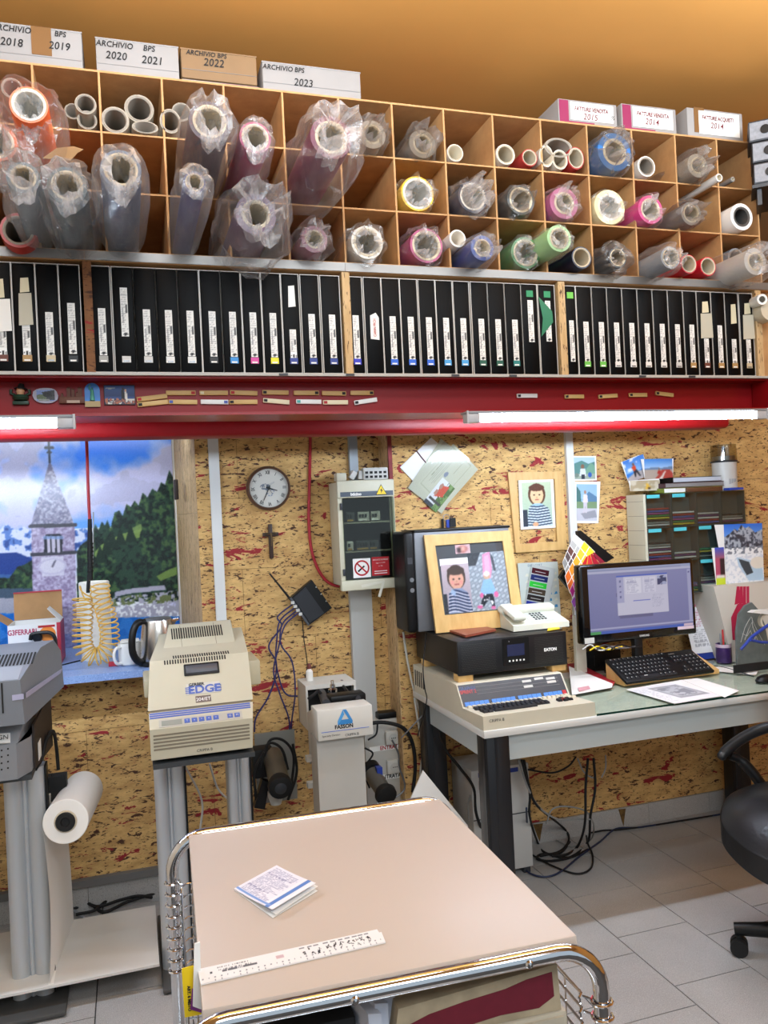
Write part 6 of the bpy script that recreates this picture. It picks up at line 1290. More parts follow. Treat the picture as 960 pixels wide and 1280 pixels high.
for k in range(5): MB().box((uw*(.452 + .033*k), uh*.25, .0014), (uw*(.466 + .033*k), uh*.30, .002), 0, Mu_).build('button', M_PAPER, up_)
text('EATON', .016, Mu_ @ Matrix.Translation((uw*.845, uh*.50, .0004)), M_PAPER, up_, bold=.0008)
text('1', .008, Mu_ @ Matrix.Translation((uw*.46, uh*.88, .0014)), M_PAPER, up_)
UT = utop + .0036
# things on the power unit
bk = [atz(552, 787, UT), atz(578, 778, UT), atz(620, 789, UT), atz(582, 797, UT)]
single(MB().prism(bk, (0, 0, .009)), 'notebook', mat('brown_leather', '#8a4632', .45), 'reddish brown notebook on the front of the power unit', 'book')
t = thing('eyeglasses', 'thin black spectacles behind the brown notebook', 'glasses', tuple(atz(595, 780, UT)))
for cx_ in (588, 602): c_ = atz(cx_, 781, UT) + Vector((0, 0, .012)); MB().tube([c_ + Vector((cos(2*pi*i/14)*.022, .006*sin(2*pi*i/14), .012*sin(2*pi*i/14))) for i in range(14)], .0018, 0, 6, closed=True).build('rim', M_BLACK, t)
MB().tube(smooth_path([atz(580, 783, UT) + Vector((0, 0, .012)), atz(585, 776, UT) + Vector((0, .02, .02)), atz(600, 774, UT) + Vector((0, .04, .018)), atz(612, 778, UT) + Vector((0, .03, .006))]), .0018, 0, 6).tube(smooth_path([atz(607, 782, UT) + Vector((0, 0, .012)), atz(612, 777, UT) + Vector((0, .02, .015)), atz(620, 780, UT) + Vector((0, .03, .004))]), .0018, 0, 6).build('temple', M_BLACK, t)
# telephone
pa, pb = atz(617, 783, UT), atz(694, 779, UT); px0, px1, py0 = pa.x, pb.x, atz(640, 790, UT).y
ph = thing('telephone', 'cream desk telephone with handset on the power unit', 'telephone', ((px0+px1)/2, py0 + .07, UT)); M_PH = mat('phone_cream', '#dcdccb', .4)
pw = px1 - px0; hM = frame(Vector((px0, py0, UT + .022)), (1, 0, 0), (0, .15, .045))
loft(MB(), [Vector((px0, py0, UT)), Vector((px0, py0, UT + .022)), Vector((px0 + .01, py0 + .15, UT + .067)), Vector((px0 + .01, py0 + .16, UT))], [Vector((px1, py0, UT)), Vector((px1, py0, UT + .022)), Vector((px1 - .01, py0 + .15, UT + .067)), Vector((px1 - .01, py0 + .16, UT))]).build('base', M_PH, ph)
MB().box((pw*.36, .02, 0), (pw*.78, .125, .0015), 0, hM).build('key_panel', mat('phone_panel', '#c9d0c6', .4), ph)
for i in range(4):
    for j in range(4): key(hM, pw*.47 + i*.014, .035 + j*.018, .010, .011, M_DARK, ph, 'key', .004)
hs_ = MB(); hs_.rbox((.004, .005, .012), (.062, .15, .036), .012, 0, hM); hs_.build('handset', M_PH, ph)
hs_ = MB(); hs_.rbox((.0, .105, -.002), (pw*.98, .156, .024), .010, 0, hM); hs_.build('rear_ridge', M_PH, ph)
single(MB().prism([atz(684, 789, UT), atz(700, 786, UT), atz(697, 782, UT), atz(686, 783, UT)], (0, 0, .002)), 'sticky_note', M_YEL, 'yellow sticky note beside the telephone', 'paper')
# pc tower behind the photo frame
ty = DY1 - .17
t0, t1 = at(507, 720, ty), at(637, 720, ty + .02); ttop = at(570, 662, ty).z
pt = thing('pc_tower', 'black and grey computer tower behind the large photo frame', 'computer', ((t0.x + t1.x)/2, ty + .08, UT))
MB().rbox((t0.x + .045, ty + .004, UT), (t1.x, ty + .155, ttop), .006).build('case', mat('tower_grey', '#77787c', .45, .3), pt)
MB().rbox((t0.x, ty - .004, UT), (t0.x + .0445, ty + .16, ttop + .002), .014, seg=3).build('front', M_BLACK, pt)
MB().rbox((t0.x + .0455, ty, ttop - .004), (t1.x + .004, ty + .158, ttop + .006), .003).build('top_shell', M_BLACK, pt)
for zz in (at(514, 725, ty).z, at(514, 738, ty).z): MB().lathe([(0, -.002), (.009, -.002), (.009, 0)], (t0.x + .024, ty - .0045, zz), (0, 1, 0), 0, 16).build('button', M_STEEL, pt)
MB().box((t0.x + .01, ty - .0048, at(514, 705, ty).z), (t0.x + .03, ty - .0038, at(514, 697, ty).z)).build('card_slot', M_DARK, pt)
def quad_panel(pts, th, name, m, par): return MB().prism(pts, (0, th, 0)).build(name, m, par)
def leaning_frame(corners, inner, label, paint, back=.0, w=64, h=64, deep=.014, **k):
    # corners, inner: lower-left, lower-right, upper-right, upper-left in world space
    o = thing('framed_photo', label, 'picture', tuple((corners[0] + corners[1]) / 2), 0, 'wooden photo frames')
    nrm = (corners[1] - corners[0]).cross(corners[3] - corners[0]).normalized()
    for i in range(4):
        a_, b_, c_, d_ = corners[i], corners[(i+1) % 4], inner[(i+1) % 4], inner[i]
        MB().prism([a_, b_, c_, d_], -nrm*deep).build('rail', M_PINE, o)
    return o, nrm
# big frame on the power unit
yb_, yt_ = ty - .07, ty - .018
print('UT', UT, atz(545, 779, UT), 'ty', ty)
fc = [at(545, 779, ty - .07), None, None, None]; fc[0].z = UT + .001; yb_ = ty - .07; fc[1] = at(655, 762, yb_ - .01); fc[1].z = UT + .001; fc[2] = at(637.5, 663, yt_); fc[3] = at(530, 669, yt_)
fi = [at(556, 769, yb_ + .004), at(640, 761, yb_ + .004), at(628.5, 676, yt_ - .006), at(544, 682, yt_ - .006)]
plane_n = (fc[1] - fc[0]).cross(fc[3] - fc[0]).normalized()
def onplane(v): d = v - Vector((0, 0, CAMZ)); return Vector((0, 0, CAMZ)) + d * ((fc[0] - Vector((0, 0, CAMZ))).dot(plane_n) / d.dot(plane_n))
fc = [onplane(v) for v in fc]; fi = [onplane(v) for v in fi]
pf, nrm = leaning_frame(fc, fi, 'wooden photo frame with two child photos leaning on the tower', None)
back_ = [v - nrm*.009 for v in fi]; MB().prism(back_, -nrm*.003).build('backing', mat('dark_grey_card', '#3c3e42', .6), pf)
Mfr = frame(back_[0] + nrm*.001, back_[1] - back_[0], back_[3] - back_[0]); ww = (back_[1] - back_[0]).length; hh_ = (Mfr.inverted() @ back_[3]).y
c = Canvas(64, 92, '#b9a6a8'); c.grad(0, 1, '#c3b2b8', '#a79aa2')
c.ell(.5, .27, .32, .25, '#4a3830'); c.ell(.5, .32, .25, .20, '#dba58c'); c.ell(.5, .14, .3, .09, '#4a3830'); c.ell(.4, .31, .035, .016, '#2c2320'); c.ell(.6, .31, .035, .016, '#2c2320'); c.ell(.5, .42, .09, .02, '#b0625a'); c.ell(.35, .38, .06, .04, '#e0958a'); c.ell(.65, .38, .06, .04, '#e0958a'); c.ell(.5, .36, .03, .02, '#c98f78')
bodyp = c.inside([(.12, 1), (.2, .58), (.38, .5), (.65, .5), (.85, .6), (.98, 1)]); c.put(bodyp, '#8a97b4')
for k in range(7): c.put(bodyp & (np.abs(c.Y - .58 - .065*k + .05*np.sin(c.X*5)) < .018), '#262f52'); c.put(bodyp & (np.abs(c.Y - .615 - .065*k + .05*np.sin(c.X*5)) < .010), '#e4e4ec')
c.poly([(.3, .5), (.45, .56), (.4, .66), (.25, .58)], '#9fb4d0'); c.rect(0, .6, .12, 1, '#2a2a33')
c.blur(2).grain(.05).mesh('photo', pf, Mfr @ Matrix.Translation((.006, .004, .0)), ww*.42, hh_*.70, PRINTG, lift=.0012)
c = Canvas(88, 104, '#9aa1a8'); n1 = c.noise(8, 3, 2)
brick = ((np.floor(c.Y*16 + c.X*6) + np.floor(c.X*9 - c.Y*4)) % 2) > 0; c.put(brick, '#b4bcc4'); c.put((np.abs((c.Y*16 + c.X*6) % 1 - .5) > .40), '#727a84', .8); c.put((np.abs((c.X*9 - c.Y*4) % 1 - .5) > .43), '#727a84', .6)
c.poly([(0, .0), (.35, .0), (.2, .22), (0, .22)], '#2f3136', .8); c.poly([(.40, .04), (.60, .0), (.62, .3), (.55, .48), (.36, .42)], '#dd8fb0'); c.poly([(.44, .08), (.56, .05), (.57, .3), (.52, .4), (.42, .38)], '#e8a8c2'); c.poly([(.60, .02), (.68, .1), (.72, .34), (.66, .34)], '#51545c')
c.ell(.46, .41, .085, .065, '#c9a68a'); c.ell(.46, .375, .085, .045, '#d9d4cc'); c.poly([(.36, .48), (.56, .46), (.66, .68), (.58, .74), (.30, .74), (.26, .66)], '#8db4dc'); c.ell(.28, .74, .05, .045, '#d86a9a'); c.ell(.66, .74, .06, .05, '#d86a9a')
lg = c.inside([(.34, .72), (.58, .72), (.60, .95), (.52, .95), (.47, .80), (.30, .93), (.20, .90)]); c.put(lg, '#22242b'); c.put(lg & (c.noise(30, 8, 1) > .68), '#e8e8e8'); c.ell(.55, .96, .06, .03, '#d86a9a'); c.ell(.2, .93, .07, .03, '#d86a9a')
c.blur(2).grain(.05).mesh('photo', pf, Mfr @ Matrix.Translation((ww*.42 + .002, .004, .0)), ww*.56, hh_*.84, PRINTG, lift=.0016)
c = Canvas(16, 12, '#d7b4b8'); c.ell(.5, .5, .3, .4, '#b9776e'); c.ell(.5, .45, .16, .25, '#dca898'); c.ell(.25, .6, .15, .3, '#4a3638')
c.blur(2).grain(.05).mesh('photo', pf, Mfr @ Matrix.Translation((ww*.26, hh_*.86, 0)), ww*.22, hh_*.13, PRINTG, lift=.0012)
MB().box((.004, hh_*.70, .0005), (ww*.62, hh_*.80, .001), 0, Mfr).build('paper_strip', M_PAPER, pf)
MB().prism([v - nrm*.0055 for v in fi], -nrm*.0012).build('glass', clear_pane('frame_glass'), pf)
# frame on the wall
Yw = WR - .0125
wc = [at(645, 691, Yw), at(709, 687, Yw), at(703, 589, Yw), at(635, 590.5, Yw)]; wi = [at(650, 680, Yw), at(696.5, 677, Yw), at(693.5, 599, Yw), at(646, 600.5, Yw)]
wf, nrm = leaning_frame(wc, wi, 'wooden frame on the cork wall holding an old child portrait', None, deep=.0115)
ph_ = [at(651, 662, Yw + .004), at(694.5, 659.5, Yw + .004), at(691, 599.5, Yw + .004), at(648, 600.5, Yw + .004)]
Mfr = frame(ph_[0], ph_[1] - ph_[0], ph_[3] - ph_[0]); ww = (ph_[1] - ph_[0]).length; hh_ = (Mfr.inverted() @ ph_[3]).y
MB().box((0, 0, -.001), (ww, hh_, .0006), 0, Mfr).build('photo_border', M_PAPER, wf)
c = Canvas(80, 112, '#b9cbb0'); c.grad(0, 1, '#c4d2ae', '#a9c0b0')
c.ell(.5, .28, .29, .25, '#5f3d30'); c.ell(.5, .30, .22, .20, '#e6c196'); c.ell(.5, .13, .26, .08, '#5f3d30'); c.ell(.41, .29, .03, .014, '#3a2a26'); c.ell(.59, .29, .03, .014, '#3a2a26'); c.ell(.5, .40, .07, .015, '#b5635a'); c.ell(.5, .345, .03, .018, '#d3a07a')
bodyp = c.inside([(.12, 1), (.22, .56), (.4, .48), (.62, .48), (.88, .6), (1.0, 1)]); c.put(bodyp, '#9fc0d8')
for k in range(8): c.put(bodyp & (np.abs(c.Y - .56 - .06*k + .08*np.abs(c.X - .5)) < .014), '#3a4454'); c.put(bodyp & (np.abs(c.Y - .59 - .06*k + .08*np.abs(c.X - .5)) < .008), '#eeeee6')
c.rect(0, .62, .16, 1, '#39414c'); c.ell(.42, .95, .1, .05, '#e0a880')
c.blur(2).grain(.05).mesh('photo', wf, Mfr @ Matrix.Translation((ww*.08, hh_*.05, 0)), ww*.84, hh_*.90, PRINTG)
# certificate sleeve and card pinned askew on the wall
ce_ = thing('certificate_sleeve', 'clear sleeve with certificate and photo pinned diagonally on the wall', 'document', tuple(at(552, 642, WR - .006)))
Yc2 = WR - .010
qa = [at(552, 642, Yc2), at(601, 586, Yc2), at(556, 552, Yc2), at(510, 610, Yc2)]      # lower, right, top, left corner
Mq = frame(qa[3], qa[0] - qa[3], qa[2] - qa[3]); w_ = (qa[0] - qa[3]).length; h_ = (Mq.inverted() @ qa[2]).y
MB().box((0, 0, -.002), (w_, h_, -.0004), 0, Mq).build('paper', mat('cream_paper', '#c6c7ae', .6), ce_)
c = Canvas(56, 74, '#c9caaf')
Mt = frame(qa[3], qa[0] - qa[3], qa[2] - qa[3])
c.textlines(.3, .12, .8, .16, 1, '#777a60', .8, 1, .6)
for k, (y, n_) in enumerate(((.18, .6), (.22, .5), (.27, .62), (.31, .55))): c.rect(.5 - n_/2, y, .5 + n_/2, y + .012, '#8b8c78', .55)
c.ell(.5, .42, .06, .05, '#6d7a9a', .8); c.rect(.15, .56, .35, .57, '#8b8c78', .6); c.rect(.6, .56, .85, .57, '#8b8c78', .6)
c.put((np.abs(np.maximum(np.abs(c.X - .5)/.44, np.abs(c.Y - .42)/.36) - 1) < .015), '#a6a88c', .7)
certM = frame(qa[0], qa[1] - qa[0], qa[3] - qa[0]); cw_ = (qa[1] - qa[0]).length; chh = (certM.inverted() @ qa[3]).y
c.mesh('certificate', ce_, certM @ Matrix.Translation((cw_*.06, chh*.04, 0)), cw_*.9, chh*.86, lift=.0004)
d = [at(534, 634, Yc2), at(550, 641, Yc2), at(577, 617.5, Yc2), at(557, 601, Yc2)]
Md = frame(d[0], d[1] - d[0], d[3] - d[0]) if False else frame(at(534, 632, Yc2), at(551, 643, Yc2) - at(534, 632, Yc2), at(557, 601, Yc2) - at(534, 632, Yc2)); dw = (at(551, 643, Yc2) - at(534, 632, Yc2)).length * 1.28; dh = (at(557, 601, Yc2) - at(534, 632, Yc2)).length
c = Canvas(34, 30, '#e9ecef'); c.rect(0, 0, .14, 1, '#3a3c44'); c.rect(0, .6, 1, 1, '#7fa05a'); c.put((c.Y > .5) & (c.noise(10, 4, 2) > .5), '#55733c'); c.poly([(.35, .25), (.8, .3), (.9, .7), (.5, .72)], '#d2502f'); c.ell(.5, .25, .1, .1, '#b98870'); c.ell(.75, .28, .1, .1, '#b98870'); c.rect(.2, .1, .3, .9, '#4d4a44')
c.mesh('photo', ce_, frame(at(534, 631, Yc2), at(558, 601, Yc2) - at(534, 631, Yc2), at(534, 631, Yc2) - at(552, 641, Yc2)) @ Matrix.Translation((0, -.052, 0)), (at(558, 601, Yc2) - at(534, 631, Yc2)).length, .075, PRINTG, lift=.0012)
MB().prism([at(552, 645, Yc2 - .003), at(604, 587, Yc2 - .003), at(556, 550, Yc2 - .003), at(507, 610, Yc2 - .003)], (0, .0006, 0)).build('sleeve', clear_pane('sleeve_film', '#fafafa', 1.5, .08, .3), ce_)
cd = thing('invitation_card', 'white folded card with brown ribbon behind the certificate sleeve', 'card', tuple(at(515, 600, WR - .004)))
MB().prism([at(516, 601, WR - .0065), at(500, 584, WR - .0065), at(539, 547, WR - .0065), at(556, 561, WR - .0065)], (0, .003, 0)).build('card', M_PAPER, cd)
MB().tube([at(516, 563, WR - .0085), at(521, 564, WR - .0085), at(528, 573, WR - .0085), at(533, 579, WR - .0085)], .0025, 0, 6).build('ribbon', mat('brown_ribbon', '#5a2a30', .5), cd)
ky = thing('key_ring', 'small key ring with blue tag hanging under the certificate', 'keys', tuple(at(560, 660, WR - .01)))
MB().tube([at(558 + 4*cos(a_), 647 + 4*sin(a_), WR - .012) for a_ in [2*pi*i/12 for i in range(12)]], .0014, 0, 5, closed=True).build('ring', M_STEEL, ky)
for k, (a_, b_, mm) in enumerate((((554, 649), (552, 660), M_BLACK), ((560, 650), (559, 659), M_DKBLUE), ((564, 648), (567, 658), M_BLACK))): MB().rbox(at(*a_, WR - .014) + Vector((-.006, 0, 0)), at(*b_, WR - .010) + Vector((.008, 0.001, 0)), .002).build('key', mm, ky)
# sticker sheet with swatches behind the telephone
Ys = WR - .012
ss = thing('sticker_sheet', 'clear sheet of pale blue stickers on the wall behind the telephone', 'sheet', tuple(at(672, 785, Ys)))
sq = [at(655, 790, Ys), at(702, 786, Ys), at(697, 702, Ys), at(647, 704, Ys)]
MB().prism(sq, (0, .0015, 0)).build('sheet', mat('pale_grey_sheet', '#c9cdc4', .4), ss)
Ms_ = frame(sq[0], sq[1] - sq[0], sq[3] - sq[0]); w_ = (sq[1] - sq[0]).length; h_ = (Ms_.inverted() @ sq[3]).y
r_ = random.Random(4); mk = [MB(), MB()]
for i in range(6):
    for j in range(9):
        x, y = w_*(.08 + .15*i), h_*(.04 + .095*j); q = r_.random()
        mk[0 if q < .55 else 1].prism([Ms_ @ Vector(v) for v in ((x, y, .0004), (x + .018, y + .002*r_.random(), .0004), (x + .016, y + .012, .0004), (x + .003 + .008*r_.random(), y + .013, .0004))], Ms_.to_3x3() @ Vector((0, 0, .0003)))
mk[0].build('sticker', mat('sticker_blue', '#3f8fc0', .4), ss, kind='stuff'); mk[1].build('sticker', mat('sticker_cream', '#dcd8c4', .4), ss, kind='stuff')
text('EXPOCART', .014, Ms_ @ Matrix.Translation((w_*.35, h_*.955, .0003)), mat('sticker_ink', '#3a6a90', .5), ss)
sw_ = thing('swatch_strip', 'strip of six coloured film swatches in clear cover over the sticker sheet', 'swatches', tuple(at(668, 760, Ys - .01)))
q = [at(657, 758, Ys - .012), at(678, 762, Ys - .012), at(690, 712, Ys - .012), at(667, 708, Ys - .012)]
Mq = frame(q[0], q[1] - q[0], q[3] - q[0]); w_ = (q[1] - q[0]).length; h_ = (Mq.inverted() @ q[3]).y
MB().box((-.004, -.006, -.003), (w_ + .03, h_ + .01, -.001), 0, Mq).build('cover', mat('cover_grey', '#c3c6c2', .25), sw_)
for k, col in enumerate(('#23308a', '#2a2526', '#4a3c30', '#2fbf3a', '#1d2c66', '#4a1420')):
    MB().box((0, h_*(.01 + .165*k), 0), (w_, h_*(.145 + .165*k), .0015), 0, Mq).build('swatch', mat('swatch' + str(k), col, .3), sw_); MB().box((w_*.2, h_*(.06 + .165*k), .0015), (w_*.8, h_*(.075 + .165*k), .002), 0, Mq).build('swatch_text', M_PANEL, sw_)
# ---- colour fans
cf_ = thing('colour_fan', 'open colour fan deck with rainbow cards left of the monitor', 'colour fan', tuple(at(728, 790, 3.12)))
Yfn = 3.13
MB().prism([at(722, 664, Yfn + .03), at(726, 663, Yfn + .03), at(768, 697, Yfn + .03), at(758, 703, Yfn + .03), at(724, 690, Yfn + .03)], (0, .02, 0)).build('cover', M_BLACK, cf_)
MB().prism([at(700, 722, Yfn + .03), at(706, 712, Yfn + .03), at(726, 735, Yfn + .03), at(722, 748, Yfn + .03)], (0, .02, 0)).build('cover', M_BLACK, cf_)
cards = [([(703, 703), (718, 667), (733, 680), (709, 722)], ['#8e8a84', '#5a4a48', '#6b4038', '#b9b4ac', '#d8d6d0']), ([(706, 720), (730, 676), (744, 690), (712, 742)], ['#e06a1c', '#e98f22', '#efa82c', '#e8c23a', '#f0dc30']),
         ([(711, 738), (728, 706), (756, 704), (742, 691), (720, 745)], None), ([(712, 738), (726, 707), (731, 722), (719, 757)], ['#c8288a', '#d84a9c', '#a02a78', '#7a2468']), ([(714, 752), (729, 722), (731, 744), (722, 770)], ['#b45ac0', '#5a8ad0', '#3aa9a0', '#4ab870'])]
for k, (pp_, cols) in enumerate(cards):
    if cols is None:
        c0, c1, c2_, c3 = at(726, 708, Yfn - .004), at(758, 703, Yfn - .004), at(743, 690, Yfn - .004), at(733, 696, Yfn - .004)
        for j, cc in enumerate(('#c81e28', '#d82c34', '#b01a30', '#8a1830')):
            f0, f1 = j/4, (j + .85)/4; A_ = [c3.lerp(c2_, f0), c3.lerp(c2_, f1), c0.lerp(c1, f1), c0.lerp(c1, f0)]; MB().prism(A_, (0, .001, 0)).build('colour_patch', mat('fan' + cc, cc, .4), cf_)
        continue
    Yk_ = Yfn - .003*k; a_, b_, c_, d_ = [at(*q_, Yk_) for q_ in pp_]
    MB().prism([a_, b_, c_, d_], (0, .0012, 0)).build('card', M_PAPER, cf_)
    for i in range(2):
        for j in range(len(cols)):
            f0, f1 = (j + .06)/len(cols), (j + .94)/len(cols); g0_, g1_ = (i + .06)/2, (i + .94)/2
            P_ = lambda f, g_: a_.lerp(b_, f).lerp(d_.lerp(c_, f), g_)
            MB().prism([P_(f0, g0_) + Vector((0, -.0008, 0)), P_(f1, g0_) + Vector((0, -.0008, 0)), P_(f1, g1_) + Vector((0, -.0008, 0)), P_(f0, g1_) + Vector((0, -.0008, 0))], (0, .0006, 0)).build('colour_patch', mat('fan' + cols[j], cols[j], .4), cf_)
MB().box(at(722, 770, Yfn) + Vector((-.01, .01, 0)), Vector((at(732, 770, Yfn).x, Yfn + .03, T + .008))).build('prop', M_OFF, cf_)
# ---- pinned photos
def photo(pts, label, c, Y=WR - .003, name='photo', cat='photo', m=PRINTG, border=.06, grp='photos pinned on the wall'):
    P_ = [at(x, y, Y) for x, y in pts]; o = thing(name, label, cat, tuple(P_[0]), 0, grp)
    MB().prism(P_, (0, .0012, 0)).build('paper', M_PAPER, o)
    Mx = frame(P_[0], P_[1] - P_[0], P_[3] - P_[0]); w = (P_[1] - P_[0]).length; h = (Mx.inverted() @ P_[3]).y
    c.blur(1).mesh('picture', o, Mx @ Matrix.Translation((w*border, h*border, 0)), w*(1 - 2*border), h*(1 - 2*border), m); return o
c = Canvas(60, 60, '#b8d4e4'); c.poly([(0, .3), (.4, .15), (.7, .3), (1, .2), (1, .8), (0, .8)], '#5f8f8a'); c.poly([(.4, .8), (.8, .25), (1, .4), (1, .8)], '#7aa890'); c.rect(0, .75, 1, 1, '#a3b0a0'); c.ell(.43, .42, .08, .1, '#8a6a58'); c.poly([(.28, .85), (.33, .52), (.55, .52), (.58, .85)], '#dfe4e2'); c.rect(.36, .78, .52, 1, '#38404c'); c.ell(.75, .8, .08, .12, '#3a62b0'); c.ell(.15, .82, .1, .1, '#7a8a80')
photo([(715, 601), (746, 600.5), (745, 570), (714, 570)], 'small photo of a standing person before green hills, beside trunking', c)
c = Canvas(60, 88, '#9fc4e0'); c.poly([(.3, .4), (.6, .2), (1, .35), (1, .5), (.3, .5)], '#5f86a8'); c.poly([(0, .05), (.2, .2), (.25, .6), (0, .6)], '#4f7a78'); c.rect(0, .48, 1, .7, '#7f9a74'); c.rect(0, .66, 1, 1, '#c9c8d0'); c.poly([(.2, .8), (.9, .7), (1, .9), (.4, .95)], '#8a8c94', .7); c.ell(.42, .22, .06, .05, '#b08a78'); c.poly([(.3, .5), (.34, .28), (.52, .28), (.56, .5)], '#e4d8e0'); c.poly([(.34, .5), (.52, .5), (.5, .78), (.44, .78), (.43, .6), (.38, .78), (.32, .78)], '#d0c8d0')
photo([(719, 654), (748, 654), (750.5, 602), (716, 602)], 'taller photo of a walker on a pale road, below the smaller one', c, Y=WR - .0045)
# ---- rack of disc drawers with things on top
Yr = 3.17
rx0, rx1 = at(810, 680, Yr).x, at(934, 680, Yr).x; rzt = at(870, 615, Yr).z; rzb = at(870, 741, Yr).z
rk = thing('disc_rack', 'cream rack of smoky disc drawers with turquoise tags', 'rack', ((rx0+rx1)/2, (Yr + WR)/2, rzb)); M_RACK = mat('rack_cream', '#cfc9b2', .5)
MB().box((rx0 - .012, Yr + .002, rzb), (rx0, WR - .012, rzt)).build('side', M_RACK, rk)
for k in range(7): zz = rzb + (rzt - rzb)*(k + .5)/7; MB().box((rx0 - .0128, Yr + .004, zz), (rx0 - .0118, WR - .02, zz + .0015)).build('side_rib', M_BEIGED, rk)
M_SMOKE = clear_pane('smoky_acrylic', '#e4eae8', 2.0, .05); M_RDK = mat('rack_dark', '#525a58', .5); M_TURQ = mat('turquoise_tag', '#52c0c8', .5)
colw = (rx1 - rx0)/4; rowh = (rzt - rzb)/3
discs = ['#c9c9c4', '#8f9490', '#3a3f44', '#c8b84a', '#4a8a5a', '#a85a8a', '#5a6ab0', '#b04a4a', '#dcdcd6', '#6a4a7a']
for i in range(4):
    for j in range(3):
        xa, xb = rx0 + colw*i + .001, rx0 + colw*(i+1) - .001; za, zb2 = rzb + rowh*j + .001, rzb + rowh*(j+1) - .001
        MB().box((xa, Yr + .05, za), (xb, WR - .009, zb2)).box((xa, Yr + .002, za), (xa + .003, Yr + .05, zb2)).box((xb - .003, Yr + .002, za), (xb, Yr + .05, zb2)).box((xa, Yr + .002, zb2 - .003), (xb, Yr + .05, zb2)).box((xa, Yr + .002, za), (xb, Yr + .05, za + .003)).build('drawer_shell', M_RDK, rk)
        if True:
            n_ = r_.randint(3, 8)
            for k in range(n_): zz = za + .008 + k*.0105; MB().box((xa + .006, Yr + .012, zz), (xb - .006, Yr + .046, zz + .0065)).build('disc_case', mat('case' + discs[(i*3 + j*5 + k) % 10], discs[(i*3 + j*5 + k) % 10], .3), rk)
            MB().box((xa, Yr - .002, za), (xb, Yr + .0015, zb2)).build('drawer_front', M_SMOKE, rk)
            if not (i >= 2 and j == 2): MB().box((xa + .003, Yr - .0035, zb2 - .019), (xa + colw*.52, Yr - .0021, zb2 - .003)).build('tag', M_TURQ, rk)
RT = rzt + .0006
def slab(pts, Y, depth, z0, z1, name, m, label, cat, grp=None, pages=None):
    xa, xb = at(pts[0], 600, Y).x, at(pts[1], 600, Y).x
    if pages is None: return single(MB().rbox((xa, Y, z0), (xb, Y + depth, z1), .002), name, m, label, cat, grp)
    o = thing(name, label, cat, ((xa+xb)/2, Y + depth/2, z0), 0, grp); MB().box((xa, Y, z0), (xb, Y + depth, z0 + .002)).box((xa, Y, z1 - .002), (xb, Y + depth, z1)).box((xa, Y, z0), (xa + .003, Y + depth, z1)).build('cover', m, o); MB().box((xa + .004, Y + .003, z0 + .0025), (xb - .002, Y + depth - .002, z1 - .0025)).build('pages', pages, o); return o
zz = RT; hgt = [(at(850, 611, Yr+.03).z)]
B_ = [((829, 903), .0235, 'green_book', mat('olive_book', '#7c8a2e', .5), 'olive green book at the bottom of the pile on the disc rack', M_PAPER), ((858, 904), .0, '', None, '', None), ((831, 905), .022, 'brown_book', mat('maroon_book', '#4a2630', .4), 'dark maroon book in the middle of the pile on the disc rack', mat('grey_pages', '#8a8684', .6)), ((841, 902), .024, 'black_notebook', M_BLACK, 'black notebook on top of the pile on the disc rack', mat('pale_pages', '#c3cad4', .6))]
for (xp, hh2, nm, mm, lb, pg) in B_:
    if not nm: continue
    slab(xp, Yr + .02, .11, zz, zz + hh2, 'book', mm, lb, 'book', 'books on the disc rack', pg); zz += hh2 + .0008
o = slab((858, 903), Yr + .004, .012, RT, RT + .022, 'marbled_strip', mat('marble_brown', '#6b4427', .5, mottle=.5, mscale=160), 'brown marbled book spine leaning before the olive book', 'book')
q = at(914, 607, Yr + .03); single(MB().rbox((at(906, 607, Yr).x, Yr - .03, RT), (at(924, 607, Yr).x, Yr + .012, RT + .012), .003), 'blue_case', M_DKBLUE, 'small blue case beside the book pile under the disc tub', 'case')
sx_, sr_ = at(904, 580, Yr + .078).x, .062
cb_ = thing('disc_tub', 'clear lidded disc tub with printed label on the rack', 'tub', (sx_, Yr + .078, RT))
sx_ = at(905, 580, Yr + .078).x; zt1 = at(905, 598, Yr + .06).z; zmid = at(905, 577, Yr + .06).z; ztt = at(905, 556, Yr + .06).z
MB().lathe([(0, 0), (.056, 0), (.056, zmid - RT - .004), (0, zmid - RT - .004)], (sx_, Yr + .078, RT), (0, 0, 1), 0, 32).build('tub', mat('frosted_tub', '#c8c6c0', .35), cb_)
MB().lathe([(.058, zmid - RT - .004), (.063, zmid - RT), (.058, zmid - RT + .006)], (sx_, Yr + .078, RT), (0, 0, 1), 0, 32).build('rim', M_DARK, cb_)
MB().lathe([(.060, 0), (.058, (ztt - zmid)), (.0, (ztt - zmid) + .002)], (sx_, Yr + .078, zmid), (0, 0, 1), 0, 32).build('lid', clear_pane('tub_lid', '#d9d8cc', 3, .08), cb_)
MB().lathe([(.0, 0), (.052, 0), (.052, .02), (0, .02)], (sx_, Yr + .078, zmid + .006), (0, 0, 1), 0, 28).build('discs', M_STEEL, cb_); MB().cyl((sx_, Yr + .078, zmid + .02), (sx_, Yr + .078, ztt - .006), .008, 0, 12).build('spindle', M_DARK, cb_)
for k in range(6): a_ = -1.9 + .12*k; MB().tube([(sx_ + cos(a_)*.0567, Yr + .078 + sin(a_)*.0567, RT + .03 + .002*k), (sx_ + cos(a_)*.0567, Yr + .078 + sin(a_)*.0567, RT + .055)], .0015, 0, 4).build('print_line', M_GREY, cb_)
